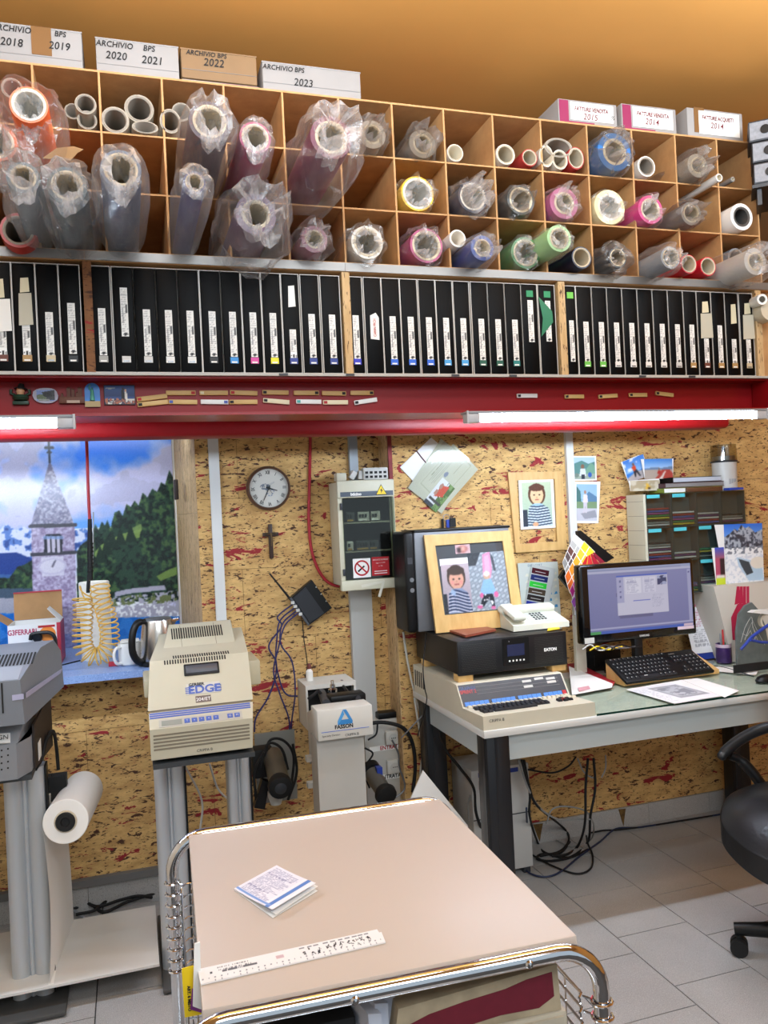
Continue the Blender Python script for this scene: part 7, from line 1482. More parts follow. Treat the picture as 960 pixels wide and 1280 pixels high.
# postcards standing on the rack
def card(pts, Y, label, c, name='postcard', grp='postcards on the rack'): return photo(pts, label, c, Y, name, 'postcard', PRINTG, .0, grp)
c = Canvas(34, 30, '#3f86d8'); c.grad(0, .6, '#3f7ed6', '#8fbce8'); n1 = c.noise(5, 3, 3); c.put((n1 > .55) & (c.Y < .55), '#eef2fa', .9); c.poly([(0, .8), (.5, .6), (1, .7), (1, 1), (0, 1)], '#b9ada8'); c.ell(.42, .28, .05, .06, '#7a5a48'); c.poly([(.32, .36), (.48, .34), (.52, .55), (.36, .58)], '#d8502e'); c.poly([(.36, .56), (.52, .54), (.62, .85), (.55, .86), (.46, .66), (.4, .85), (.34, .84)], '#33343c')
card([(786, 604), (812, 594), (799, 568.5), (776, 578)], Yr + .10, 'tilted postcard of a climber against blue sky', c)
c = Canvas(44, 28, '#5a9adf'); c.grad(0, .45, '#3f86d8', '#a8cdf0'); c.poly([(0, .5), (.3, .42), (.6, .46), (1, .38), (1, .6), (0, .6)], '#6f88a8'); c.rect(0, .55, 1, 1, '#b8a89a'); c.poly([(.35, 1), (.62, .55), (.9, .55), (1, .75), (1, 1)], '#b84a42'); c.poly([(.5, 1), (.72, .6), (.76, .6), (.62, 1)], '#e0d0c4'); c.ell(.52, .5, .025, .06, '#8a6a58'); c.poly([(.47, .56), (.57, .56), (.58, .76), (.46, .76)], '#b83a34')
card([(806, 599), (841, 598), (842, 573), (801, 574)], Yr + .085, 'postcard of a person on a red track by the sea', c)
c = Canvas(34, 14, '#d8cdb4'); n1 = c.noise(8, 9, 3); c.put(n1 > .55, '#b9a888'); c.poly([(.55, .2), (.7, .7), (.62, .9), (.5, .8)], '#e8b84a'); c.ell(.63, .75, .05, .12, '#4a3a34')
card([(788, 614), (825, 613), (824, 598), (786, 601)], Yr + .07, 'low cream postcard in front of the other two', c)
# ---- pictures, envelope, slate, clipboard at the right end
Ye2 = 3.0
c = Canvas(92, 128, '#eef1f5'); c.grad(0, .3, '#2f6fd8', '#7fb0ec'); n1 = c.noise(18, 5, 4)
mt = c.inside([(0, .22), (.15, .16), (.28, .08), (.35, .12), (.45, .02), (.55, .08), (.65, .05), (.8, .16), (1, .1), (1, .5), (0, .45)]); c.put(mt, '#6b7280'); c.put(mt & (n1 > .52), '#a9b2be'); c.put(mt & (n1 < .4), '#3d424c'); c.rect(0, .4, 1, 1, '#f0f2f4'); c.put((c.Y > .38) & (c.Y < .5) & (n1 > .5), '#7b838e'); c.put((c.Y > .5) & (n1 < .42), '#d6dde6')
c.poly([(.3, .55), (.7, .62), (.95, .72), (1, .95), (.6, .95), (.35, .7)], '#b5d0e4'); c.poly([(.35, .58), (.62, .64), (.72, .82), (.55, .86), (.42, .7)], '#3f4a52'); c.ell(.85, .66, .2, .1, '#e8e2d4')
photo([(907, 731), (955, 728), (940, 655), (893, 656)], 'tall print of a snowy peak and icy stream leaning on the rack', c, 3.14, 'mountain_print', 'picture', PRINTG, .0, None)
c = Canvas(14, 40, '#d05a8a'); c.grad(0, .4, '#3f5ac8', '#c85a4a'); c.rect(0, .3, 1, .7, '#b8506a'); c.rect(.5, .3, 1, .72, '#3a2a30'); c.rect(0, .8, 1, 1, '#c8d83a'); c.rect(.1, .72, .9, .8, '#e8e4d8')
photo([(895.5, 732), (907, 731), (899.5, 685), (889.5, 685)], 'narrow colourful booklet tucked left of the snowy peak print', c, 3.13, 'booklet', 'booklet', PRINTG, .0, None)
Yen = 3.09
en2 = thing('file_box', 'cream file box with crimson stripes carrying the snowy peak print', 'box', tuple(Vector((at(930, 800, Yen).x, Yen, GT))))
eb = [Vector((at(909, 800, Yen).x, Yen - .02, GT + .0006)), at(909, 800, Yen - .02), at(892, 733, Yen), at(990, 722, Yen), Vector((at(1000, 800, Yen).x, Yen - .02, GT + .0006))]; eb[3].z = eb[2].z
MB().prism(eb, (0, .20, 0)).build('box', mat('envelope_cream', '#cfc8bb', .7), en2)
for k in range(4): x_ = 921 + 4*k; MB().prism([at(x_, 733, Yen - .0012), at(x_ + 3.5, 732.8, Yen - .0012), at(x_ + 3.6, 754, Yen - .008), at(x_ + .4 - (3 - k), 756, Yen - .008)], (0, .0008, 0)).build('stripe', mat('crimson', '#b51f48', .5), en2)
MB().prism([at(922, 755, Yen - .009), at(934, 754, Yen - .009), at(926, 772, Yen - .014), at(927, 800, Yen - .022), at(916, 800, Yen - .022), at(914, 772, Yen - .014)], (0, .0008, 0)).build('stripe', MATS['crimson'], en2)
sl_ = thing('slate', 'grey slate with engraved white mountain at the right end of the desk', 'ornament', tuple(atz(936, 812, T + .008)))
sp2 = [at(*q, 2.97) for q in ((921, 790), (924, 768), (932, 757), (940, 753), (948, 762), (956, 780), (962, 812))] + [Vector((at(962, 830, 2.97).x, 2.97, GT + .0006)), Vector((at(922, 830, 2.97).x, 2.97, GT + .0006))]
MB().prism(sp2, (0, .012, 0)).build('stone', mat('slate_grey', '#6b7370', .6, mottle=.25, mscale=30), sl_)
for pth in ([(926, 803), (931, 785), (935, 777), (939, 771), (944, 783), (950, 795), (956, 806)], [(931, 800), (936, 786), (940, 778), (943, 790), (947, 800)], [(928, 792), (934, 795), (938, 788), (941, 797)], [(940, 772), (941, 784), (945, 792), (943, 802)]):
    MB().tube([at(x, y, 2.9685) for x, y in pth], .0012, 0, 4).build('engraving', M_PANEL, sl_)
cl = thing('clipboard', 'blue clipboard with a printed sheet leaning beside the monitor', 'clipboard', tuple(atz(885, 822, T + .008)))
qq = [atz(868, 826, T + .009), atz(908, 821, T + .009), None, None]; yl = qq[0].y; yl = qq[0].y = qq[1].y = min(yl, 3.20); qq[2] = at(891, 742, 3.26); qq[3] = at(860, 744, 3.26)
MB().prism([q + Vector((0, .004, 0)) for q in qq], (0, .004, 0)).build('board', M_DKBLUE, cl)
Mq = frame(qq[0] + Vector((0, 0, 0)), qq[1] - qq[0], qq[3] - qq[0]); w_ = (qq[1] - qq[0]).length; h_ = (Mq.inverted() @ qq[3]).y
c = Canvas(36, 60, '#f0eff2'); c.rect(.25, .16, .75, .22, '#d05a78'); c.textlines(.15, .26, .85, .55, 10, '#c0607a', .7, 3, .6); c.textlines(.15, .6, .7, .9, 9, '#8a8a92', .7, 5, .6)
c.mesh('sheet', cl, Mq @ Matrix.Translation((0, h_*.10, 0)), w_*.98, h_*.9); q = at(878, 745, 3.255); MB().tube([q + Vector((-.015, -.004, -.008)), q + Vector((0, -.01, .004)), q + Vector((.012, -.004, -.004))], .003, 0, 6).build('clip', M_BLACK, cl)
# mug with pens
p = atz(912, 829, GT + .0005); mg = thing('pen_mug', 'purple landscape mug with pink handle holding pens', 'mug', (p.x, p.y + .03, GT + .0005)); mh = at(912, 804, p.y + .03).z - GT
c0 = Vector((p.x, p.y + .035, GT + .0005)); MB().lathe([(0, 0), (.033, 0), (.034, .003), (.034, mh), (.031, mh), (.030, .008), (0, .006)], c0, (0, 0, 1), 0, 30).build('cup', mat('purple_print', '#4a2f6a', .3, mottle=.45, mscale=26), mg)
MB().lathe([(.0343, mh*.82), (.0343, mh*.995)], c0, (0, 0, 1), 0, 30).build('rim_band', mat('pale_band', '#cdb9c8', .3), mg)
MB().tube(smooth_path([c0 + Vector((.033, -.004, mh*.85)), c0 + Vector((.055, -.006, mh*.8)), c0 + Vector((.062, -.006, mh*.5)), c0 + Vector((.052, -.006, mh*.2)), c0 + Vector((.033, -.004, mh*.16))], 5), .005, 0, 8).build('handle', mat('pink_glaze', '#c8607a', .3), mg)
for k, (px, py, col, r2, lb) in enumerate(((903, 787, '#c83a3a', .004, 'red pen'), (907, 797, '#1f7a5a', .0045, 'green pen'), (911.5, 788, '#1a1a1e', .0055, 'black marker'), (913.5, 800, '#3a2a8a', .004, 'violet pen'), (917, 796, '#e04a6a', .006, 'pink highlighter'), (900, 792, '#8a8f96', .003, 'grey pencil'))):
    tp = at(px, py, p.y + .03 + .006*(k % 3)); bs_ = c0 + Vector(((tp.x - c0.x)*.45, .004*(k - 2), .012)); d_ = tp - bs_
    o = thing('pen', f'{lb} standing in the purple mug', 'pen', tuple(bs_), 0, 'pens in the mug'); MB().cyl(bs_, bs_ + d_*.72, r2, 0, 10).build('barrel', mat('pen' + col, col, .35), o); MB().ring(bs_ + d_*.72, tp, r2*1.12, r2*.9, 0, 10).build('cap', mat('pen' + col, col, .35), o)
# tape dispenser, grey block, scanner and mouse at the right edge
td = thing('tape_dispenser', 'blue tape dispenser with cardboard roll at the right edge', 'dispenser', tuple(atz(950, 826, GT)))
MB().tube([at(926, 812, 2.86), at(940, 796, 2.86), at(955, 785, 2.86), at(975, 772, 2.86)], [.006, .007, .007, .007], 0, 8).tube([at(938, 800, 2.85), at(952, 803, 2.85), at(975, 803, 2.85)], .006, 0, 8).build('blue_frame', M_DKBLUE, td)
MB().lathe([(.026, -.012), (.034, -.012), (.034, .012), (.026, .012)], at(958, 776, 2.90), (.2, 1, 0), 0, 24).build('tape_roll', M_CORE, td); MB().prism([at(940, 766, 2.88), at(945, 763, 2.88), at(970, 762, 2.88), at(970, 769, 2.88)], (0, .03, 0)).build('white_arm', M_WHITE, td)
q = atz(950, 822, GT + .0006); MB().rbox((q.x - .025, 2.80, GT + .0006), (q.x + .14, 2.87, GT + .035), .004).build('grey_block', M_GREY, td)
hs2 = thing('hand_scanner', 'black handheld device lying by the right picture edge', 'device', tuple(atz(945, 842, GT)))
MB().rbox(atz(922, 845, GT + .0006) + Vector((0, .02, .006)), atz(990, 840, GT) + Vector((.03, .07, .042)), .014, seg=3).build('body', M_MATTE, hs2)
ms = thing('mouse', 'black computer mouse at the right edge of the desk', 'mouse', tuple(atz(956, 855, GT)))
q = atz(960, 853, GT + .0006); mm_ = MB(); n_ = 16
mm_.lathe([(.0, .028), (.014, .026), (.026, .018), (.031, .006), (.030, 0), (0, 0)], (0, 0, 0), (0, 0, 1), 0, 20); mm_.v = [Vector((v.x*1.75 + q.x + .015, v.y + q.y + .02, v.z*1.0 + GT + .0006)) for v in mm_.v]; mm_.build('shell', M_BLACK, ms)
cable([atz(890, 832, GT + .003), atz(905, 834, GT + .003), atz(925, 840, GT + .003), atz(942, 846, GT + .006)], .002, M_DARK, 'thin mouse cable on the glass', 'mouse_cable')
single(MB().prism([atz(880, 838, GT + .0006), atz(900, 833, GT + .0006), atz(948, 838, GT + .0006), atz(945, 844, GT + .0006), atz(905, 840, GT + .0006)], (0, 0, .0015)), 'paper_slip', M_PAPER, 'long white paper slip on the glass before the purple mug', 'paper')
# ---- monitor
Ym = 2.98
mc = [at(729.6, 806.7, Ym), at(871, 792, Ym + .04), at(866.5, 698, Ym + .05), at(723.5, 706.5, Ym + .01)]
Mm = frame(mc[0], mc[1] - mc[0], mc[3] - mc[0]); mw = ((mc[1] - mc[0]).length + (mc[2] - mc[3]).length)/2; mhh = (Mm.inverted() @ mc[3]).y; mhh = (mhh + (Mm.inverted() @ mc[2]).y)/2
mo = thing('monitor', 'black widescreen monitor showing a grey desktop with an open window', 'monitor', (mc[0].x + .2, Ym + .1, GT))
MB().rbox((0, 0, -.05), (mw, mhh, 0), .010, 0, Mm, seg=3).build('bezel', mat('gloss_black', '#08080a', .15, coat=.5), mo)
c = Canvas(120, 84, '#7d7fae'); c.grad(0, 1, '#8789b6', '#7476a6'); c.rect(0, 0, 1, .05, '#9aa2c4'); c.rect(0, .05, 1, .085, '#b4b6d2'); c.rect(.0, .03, .9, .045, '#6a6c98', .5); c.rect(.955, .09, .99, .9, '#a3a4c8'); c.rect(.965, .13, .98, .16, '#5a5c90')
c.rect(0, .90, 1, .93, '#a9abce'); c.rect(0, .95, 1, 1, '#3f5fb8'); c.rect(0, .95, .1, 1, '#4a9a5a'); c.rect(.9, .955, .99, .985, '#d8c0d0')
c.poly([(.26, .4), (.29, .38), (.30, .68), (.34, .74), (.6, .74), (.6, .78), (.28, .78)], '#5c5a80', .7)
c.rect(.27, .14, .76, .74, '#c8c6dc'); c.rect(.27, .13, .76, .16, '#4a62c0'); c.rect(.27, .16, .335, .55, '#a8a8cc'); c.rect(.35, .18, .50, .42, '#dcdaea'); c.rect(.52, .18, .64, .42, '#d4d2e6'); c.textlines(.36, .19, .49, .41, 9, '#8a8aae', .8, 2, .5); c.textlines(.53, .19, .63, .41, 9, '#8a8aae', .8, 3, .5); c.rect(.42, .52, .58, .535, '#4a5ac0'); c.textlines(.60, .45, .72, .65, 8, '#9a9aba', .6, 4, .5)
pic = (c.X > .655) & (c.X < .75) & (c.Y > .17) & (c.Y < .31); c.put(pic, '#39406a'); c.put(pic & (c.noise(30, 4, 2) > .52), '#a4aacd'); 
for k in range(4): c.ell(.30, .22 + .08*k, .012, .016, '#6a6c9a')
c.mesh('screen', mo, Mm @ Matrix.Translation((mw*.062, mhh*.115, 0)), mw*.905, mhh*.825, SCREEN, lift=.0012)
text('SAMSUNG', .011, Mm @ Matrix.Translation((mw*.52, mhh*.045, 0)), M_PANEL, mo, bold=.0003)
MB().box((mw*.01, mhh*.015, .0), (mw*.09, mhh*.085, .001), 0, Mm).build('sticker', M_PANEL, mo); MB().box((mw*.82, mhh*.075, .0), (mw*.97, mhh*.115, .001), 0, Mm).build('sticker', mat('pinkish', '#d8c3cc', .4), mo)
nk = at(797, 806, Ym + .03); MB().rbox((nk.x - .02, Ym + .02, GT + .02), (nk.x + .02, Ym + .05, nk.z + .03), .004).build('neck', M_BLACK, mo)
MB().rbox((nk.x - .09, Ym - .02, GT + .0008), (nk.x + .12, Ym + .16, GT + .02), .006).build('foot', M_BLACK, mo)
tb0, tb1 = atz(731, 840, GT), atz(772, 838, GT)
tc = thing('mini_pc', 'low black box computer half hidden behind the keyboard', 'computer', ((tb0.x + tb1.x)/2, tb0.y + .06, GT)); zt3 = at(750, 813, tb0.y).z
MB().rbox((tb0.x, tb0.y, GT + .0008), (tb1.x + .05, tb0.y + .07, zt3), .004).build('case', M_BLACK, tc); MB().box((tb0.x + .05, tb0.y - .001, GT + .02), (tb0.x + .052, tb0.y, zt3 - .02)).build('seam', M_DARK, tc)
p = atz(715, 836, GT); single(MB().lathe([(0, 0), (.022, 0), (.022, .05), (0, .052)], (p.x, p.y + .05, T), (0, 0, 1), 0, 16), 'blue_roll', mat('blue_tape', '#2a5aa8', .4), 'small blue roll behind the red folder', 'roll')
o = thing('cable_bundle', 'jumble of small cables and yellow labels under the monitor', 'cables', tuple(at(765, 812, 3.0)), kind='stuff')
for k in range(5): MB().tube(smooth_path([at(728 + 9*k, 812 + k % 2, 2.96), at(738 + 9*k, 806 + 2*(k % 2), 2.97), at(750 + 10*k, 813 - k, 2.965), at(770 + 8*k, 808, 2.97)]), .003, 0, 6).build('lead', [M_PANEL, M_YEL, M_DARK, M_STEEL, M_BLACK][k], o)
# ---- keyboard on a wooden wedge
kq = [desk(783.5, 853, GT + .022), desk(894, 838, GT + .022), None, None]
kq[2] = at(869.6, 809.6, kq[1].y + .145); kq[3] = at(767.5, 822.7, kq[0].y + .145)
wb = thing('keyboard_wedge', 'pale wooden wedge board under the black keyboard', 'board', tuple((kq[0] + kq[1])/2 * 1.0))
wq0, wq1 = desk(782, 858, GT), desk(899, 842, GT); wl = desk(759, 834, GT + .03)
A_ = [Vector((wq0.x - .004, wq0.y, GT + .0006)), Vector((wq0.x - .004, wq0.y, GT + .018)), Vector((kq[3].x - .035, kq[3].y + .01, kq[3].z - .016)), Vector((kq[3].x - .035, kq[3].y + .01, GT + .0006))]
B2 = [Vector((wq1.x, wq1.y, GT + .0006)), Vector((wq1.x, wq1.y, GT + .018)), Vector((kq[2].x - .01, kq[2].y + .012, kq[2].z - .016)), Vector((kq[2].x - .01, kq[2].y + .012, GT + .0006))]
loft(MB(), A_, B2).build('board', M_PINE, wb)
kbd = thing('keyboard', 'black full size computer keyboard tilted on a wooden wedge', 'keyboard', tuple((kq[0] + kq[1])/2))
Mk = frame(kq[0], kq[1] - kq[0], kq[3] - kq[0]); kw = (kq[1] - kq[0]).length; kh = (Mk.inverted() @ kq[3]).y
MB().rbox((0, 0, -.014), (kw, kh, 0), .005, 0, Mk).build('shell', M_BLACK, kbd)
def pk(x, y, w, h): key(Mk, kw*x, kh*y, kw*w, kh*h, M_KEYB, kbd, 'key', .0055); MB().box((kw*(x + w*.25), kh*(y + h*.5), .0056), (kw*(x + w*.42), kh*(y + h*.72), .0059), 0, Mk).build('key_print', M_PANEL, kbd)
u_ = .0425
for r2, (n_, off) in enumerate(((8, 0), (12, .02), (13, .01), (14, .0), (14, -.01))):
    for k in range(n_):
        if r2 == 0:
            if k == 3: pk(.02 + 3*u_*1.15, .06, u_*5.2, .12)
            elif k < 3: pk(.02 + k*u_*1.15, .06, u_*1.08, .12)
            elif k > 3: pk(.02 + 3*u_*1.15 + 5.3*u_ + (k - 4)*u_*1.15, .06, u_*1.05, .12)
        else: pk(.02 + off + k*u_, .06 + .145*r2, u_*.9, .125)
for k in range(13): pk(.02 + k*.047 + (k // 4)*.008, .84, .037, .10)
for i in range(3):
    for j in range(2): pk(.675 + .034*i, .50 + .145*j, .03, .125)
    pk(.675 + .034*i, .06, .03, .12)
pk(.709, .205, .03, .125)
for i in range(4):
    for j in range(5): pk(.80 + .046*i, .06 + .145*j, .039, .125)
text('Logitech', .008, Mk @ Matrix.Translation((kw*.73, kh*.88, 0)), M_PANEL, kbd)
# ---- papers
ds = thing('printed_sheets', 'white printed sheet with dark picture lying before the keyboard', 'paper', tuple(desk(850, 868, GT)))
P_ = [desk(843, 880, GT + .0008), desk(905, 870, GT + .0008), desk(852, 850, GT + .0008), desk(783, 862, GT + .0008)]
MB().prism(P_, (0, 0, .0012)).build('paper', M_PAPER, ds)
Mx = frame(P_[0] + Vector((0, 0, .0014)), P_[1] - P_[0], P_[3] - P_[0]); w_ = (P_[1] - P_[0]).length; h_ = (Mx.inverted() @ P_[3]).y
c = Canvas(40, 60, '#e9e8ea'); c.rect(.35, .12, .95, .8, '#a2a2a6'); c.rect(.4, .18, .9, .72, '#c2c2c6'); n1 = c.noise(8, 3, 3); c.put((c.X > .42) & (c.X < .88) & (c.Y > .2) & (c.Y < .7) & (n1 > .52), '#8c8c92'); c.textlines(.05, .1, .3, .9, 16, '#8a8a90', .6, 3, .5)
c.mesh('print', ds, Mx, w_*.97, h_*.97)
d2 = thing('white_sheet', 'long white sheet beside the printed sheet on the glass', 'paper', tuple(desk(890, 860, GT)))
MB().prism([desk(906, 872, GT + .0025), desk(924, 863.5, GT + .0025), desk(872, 848, GT + .0025), desk(853, 850, GT + .0025)], (0, 0, .001)).build('paper', M_PAPER, d2)
rf = thing('red_folder', 'red folder with white sheet lying left of the keyboard', 'folder', tuple(desk(735, 855, T + .01)))
fz = GT + .002
f_ = [desk(716, 868, fz), desk(764, 861, fz), desk(712, 832, fz)]
MB().prism([desk(718, 866, fz), desk(766, 858, fz), desk(769, 853, fz + .004), desk(716, 826, fz + .02), desk(708, 828, fz + .02)], (0, 0, .003)).build('folder', mat('folder_red', '#a3192e', .45), rf)
MB().prism([desk(715, 869, fz + .005), desk(765, 859.5, fz + .005), desk(766, 855, fz + .009), desk(711, 833, fz + .025)], (0, 0, .0015)).build('sheet', M_PAPER, rf)
p = desk(728, 862, fz + .006); MB().prism([desk(724, 864, fz + .012), desk(738, 861, fz + .0105), desk(736, 857.5, fz + .0125), desk(722, 860, fz + .0145)], (0, 0, .001)).build('pink_print', mat('pale_pink', '#d8a0a8', .6), rf)
# ---- under the desk
q0, q1 = at(592, 1030, 3.05), at(664, 1018, 3.05)
wb_ = thing('white_cabinet', 'white floor unit with blue stripe under the desk', 'computer', ((q0.x + q1.x)/2, 3.12, 0)); zt4 = at(630, 958, 3.05).z
MB().rbox((q0.x, 3.05, .025), (q1.x, 3.27, zt4), .006).build('case', mat('unit_white', '#c9c8c4', .45), wb_)
z5, z6 = at(600, 966, 3.05).z, at(600, 971.5, 3.05).z; MB().box((q0.x + .03, 3.0488, z6), (q1.x - .05, 3.0499, z5)).build('blue_stripe', M_DKBLUE, wb_)
z7 = at(620, 1022, 3.05).z; MB().box((q0.x, 3.0488, z7), (q1.x, 3.0499, z7 + .004)).build('groove', M_DARK, wb_); MB().box((q0.x + .03, 3.0488, z6 - .05), (q0.x + .06, 3.0499, z6 - .015)).build('label', mat('label_grey', '#a89a98', .5), wb_); text('MARS', .02, frame((q0.x + .055, 3.0487, at(608, 1010, 3.05).z), (1, 0, 0), (0, 0, 1)), M_INK, wb_)
for x in (q0.x + .01, q1.x - .04): MB().box((x, 3.06, 0), (x + .03, 3.25, .025)).build('foot', M_DARK, wb_)
ps = thing('power_strip', 'grey power strip fixed under the desk top', 'power strip', tuple(at(735, 944, 3.0)))
a_, b_ = at(712, 944, 2.9), at(760, 938, 2.9); MB().rbox((a_.x, 2.88, DZ - .085), (b_.x, 2.96, DZ - .0268), .004).build('strip', mat('strip_grey', '#5a5a60', .5), ps)
for k in range(4): x = a_.x + (b_.x - a_.x)*(k + .5)/4; MB().rbox((x - .016, 2.872, DZ - .092), (x + .016, 2.90, DZ - .06), .003).build('plug', M_PANEL if k == 0 else M_DARK, ps)
def fz0(x, y, h=.008): v = atz(x, y, h); v.y = min(v.y, WR - .022); return v
YD = 3.0
CB = [([at(742, 948, 2.95), at(744, 985, 2.97), at(738, 1020, 2.98), fz0(735, 1052), fz0(716, 1070), fz0(690, 1076), fz0(672, 1074), fz0(676, 1068), fz0(700, 1066), fz0(712, 1052)], .0055, M_MATTE, 'black cable looping on the floor under the power strip'),
      ([at(735, 948, 2.95), at(732, 985, 2.96), at(731, 1030, 2.98), fz0(722, 1058), fz0(708, 1068), fz0(690, 1070)], .0055, M_MATTE, 'second black cable dropping from the power strip'),
      ([at(655, 950, 2.98), at(662, 985, 2.98), at(672, 1008, 2.95), fz0(700, 1032, .05), fz0(711, 1050, .02), fz0(700, 1064), fz0(675, 1070)], .005, M_MATTE, 'black cable arching from the white floor unit'),
      ([at(652, 950, 2.95), at(662, 990, 2.97), at(662, 1020, 2.95), fz0(668, 1050), fz0(682, 1066), fz0(710, 1072), fz0(735, 1062)], .005, M_MATTE, 'black cable hanging by the front desk leg'),
      ([at(648, 950, 2.95), at(660, 985, 2.96), at(675, 1010, 2.97), at(698, 1024, 2.98), at(722, 1024, 2.99), at(738, 1024, 2.99)], .0038, mat('grey_cable', '#8f8f8c', .5), 'pale grey cable sagging behind the front desk leg'),
      ([at(683, 1030, 3.05), at(690, 1012, 3.06), at(708, 1008, 3.05), at(732, 1014, 3.04), at(742, 1030, 3.02), fz0(738, 1050), fz0(715, 1058), fz0(695, 1050)], .0032, MATS['grey_cable'], 'thin grey cable loop by the skirting'),
      ([at(658, 1010, 2.9), fz0(652, 1050), fz0(651, 1075), fz0(660, 1090), fz0(680, 1096), fz0(700, 1090), fz0(725, 1070), fz0(750, 1052), fz0(770, 1036), fz0(800, 1034), fz0(850, 1026), fz0(900, 1018)], .004, mat('blue_black_cable', '#1c2a4a', .5), 'dark blue cable running along the floor to the right'),
      ([fz0(644, 1062), fz0(660, 1066), fz0(690, 1082), fz0(720, 1092), fz0(738, 1086), fz0(741, 1070), fz0(735, 1055, .03), at(733, 1045, 2.98)], .004, M_MATTE, 'black cable loop nearest the trolley'),
      ([fz0(738, 1040), fz0(752, 1036), fz0(775, 1037), fz0(820, 1031), fz0(870, 1023), fz0(905, 1017)], .004, M_MATTE, 'black cable lying along the right skirting'),
      ([at(548, 905, 3.1), at(556, 935, 3.12), at(575, 960, 3.1), at(592, 985, 3.02), at(596, 1020, 2.98), fz0(590, 1042)], .006, M_MATTE, 'black cable between the desk legs on the left'),
      ([at(580, 975, 3.2), at(590, 985, 3.1), at(585, 1005, 3.05), at(586, 1025, 3.05)], .0035, MATS['grey_cable'], 'short pale cable beside the white floor unit'),
      ([at(660, 962, 3.0), at(690, 966, 3.0), at(710, 958, 2.98), at(720, 946, 2.96)], .004, M_MATTE, 'black cable sagging from the power strip to the floor unit'),
      ([at(722, 948, 2.95), at(730, 965, 2.96), at(742, 972, 2.97), at(744, 960, 2.97)], .0032, MATS['grey_cable'], 'short grey lead curling below the power strip'),
      ([at(757, 944, 2.93), at(757, 960, 2.94), at(752, 972, 2.95)], .003, MATS['grey_cable'], 'short grey lead at the right end of the power strip')]
for pts_, r2, mm, lb in CB: cable(pts_, r2, mm, lb, 'cable', 'cables under the desk')
p = atz(690, 1030, 0); M_ST = mat('skirting_stain', '#7a5b2c', .8, mottle=.5, mscale=60)
sk = bpy.data.objects['baseboard_right']
for (px, w_) in ((672, .05), (778, .04)): q = at(px, 1020, WR - .0125); MB().prism([(q.x - w_/2, WR - .0127, .088), (q.x + w_/2, WR - .0127, .085), (q.x + w_*.25, WR - .0127, .04), (q.x + w_*.1, WR - .0127, .004), (q.x - w_*.1, WR - .0127, .03)], (0, .0004, 0)).build('rust_stain', M_ST, sk)
# ------------------------------------------------------------------ trolley in the foreground
TZ = .80
tc_ = [atz(*q, TZ) for q in ((238.3, 1043.3), (551.7, 998), (713.3, 1165), (249.4, 1270))]
ang = atan2(tc_[1].y - tc_[0].y, tc_[1].x - tc_[0].x); ctr = (tc_[0] + tc_[1] + tc_[2] + tc_[3]) / 4
tw_ = ((tc_[1] - tc_[0]).length + (tc_[2] - tc_[3]).length)/2; td_ = ((tc_[3] - tc_[0]).length + (tc_[2] - tc_[1]).length)/2
tr_ = thing('trolley', 'chrome tube trolley with pale beige top and wire baskets in the foreground', 'trolley', (ctr.x, ctr.y, 0), ang)
L_ = lambda x, y, z: WM[tr_.name] @ Vector((x, y, z)); MT = WM[tr_.name]
M_TOP = mat('pale_beige_top', '#c8b9ac', .45, mottle=.025, mscale=3)
MB().rbox((-tw_/2, -td_/2, TZ - .022), (tw_/2, td_/2, TZ), .003, 0, MT).build('table_top', M_TOP, tr_)
RT_ = .0135
def hoop(y, xw0, xw1, top, rc, name):
    pts = [L_(xw0, y, .09)] + [L_(xw0, y, .3), L_(xw0, y, top - rc - .02)]
    for k in range(9): a_ = pi - pi/2*k/8; pts.append(L_(xw0 + rc + rc*cos(a_), y, top - rc + rc*sin(a_)))
    for k in range(9): a_ = pi/2 - pi/2*k/8; pts.append(L_(xw1 - rc + rc*cos(a_), y, top - rc + rc*sin(a_)))
    pts += [L_(xw1, y, top - rc - .02), L_(xw1, y, .3), L_(xw1, y, .09)]
    return MB().tube(pts, RT_, 0, 14).build(name, M_CHROME, tr_)
xl_ = -tw_/2 - .040; xr_ = tw_/2 + .030; yB, yF = td_/2 + .008, -td_/2 - .016
hoop(yB, xl_, xr_, TZ - .006, .075, 'tube_frame'); hoop(yF, xl_, xr_, TZ - .012, .075, 'tube_frame')
for y in (yB, yF):
    for x in (xl_, xr_):
        c_ = L_(x, y, 0); MB().cyl(L_(x, y, .07), L_(x, y, .09), .012, 0, 12).build('caster_stem', M_STEEL, tr_)
        w = MB(); w.cyl(L_(x - .012, y - .015, .035), L_(x + .012, y - .015, .035), .034, 0, 20); w.build('caster', M_BLACK, tr_)
for x in (.14, -.14): q = L_(x + .06, yF - RT_, TZ - .014); MB().lathe([(0, -.004), (.005, -.003), (.007, 0)], q, (0, 1, 0), 0, 10).build('screw', M_CHROME, tr_)
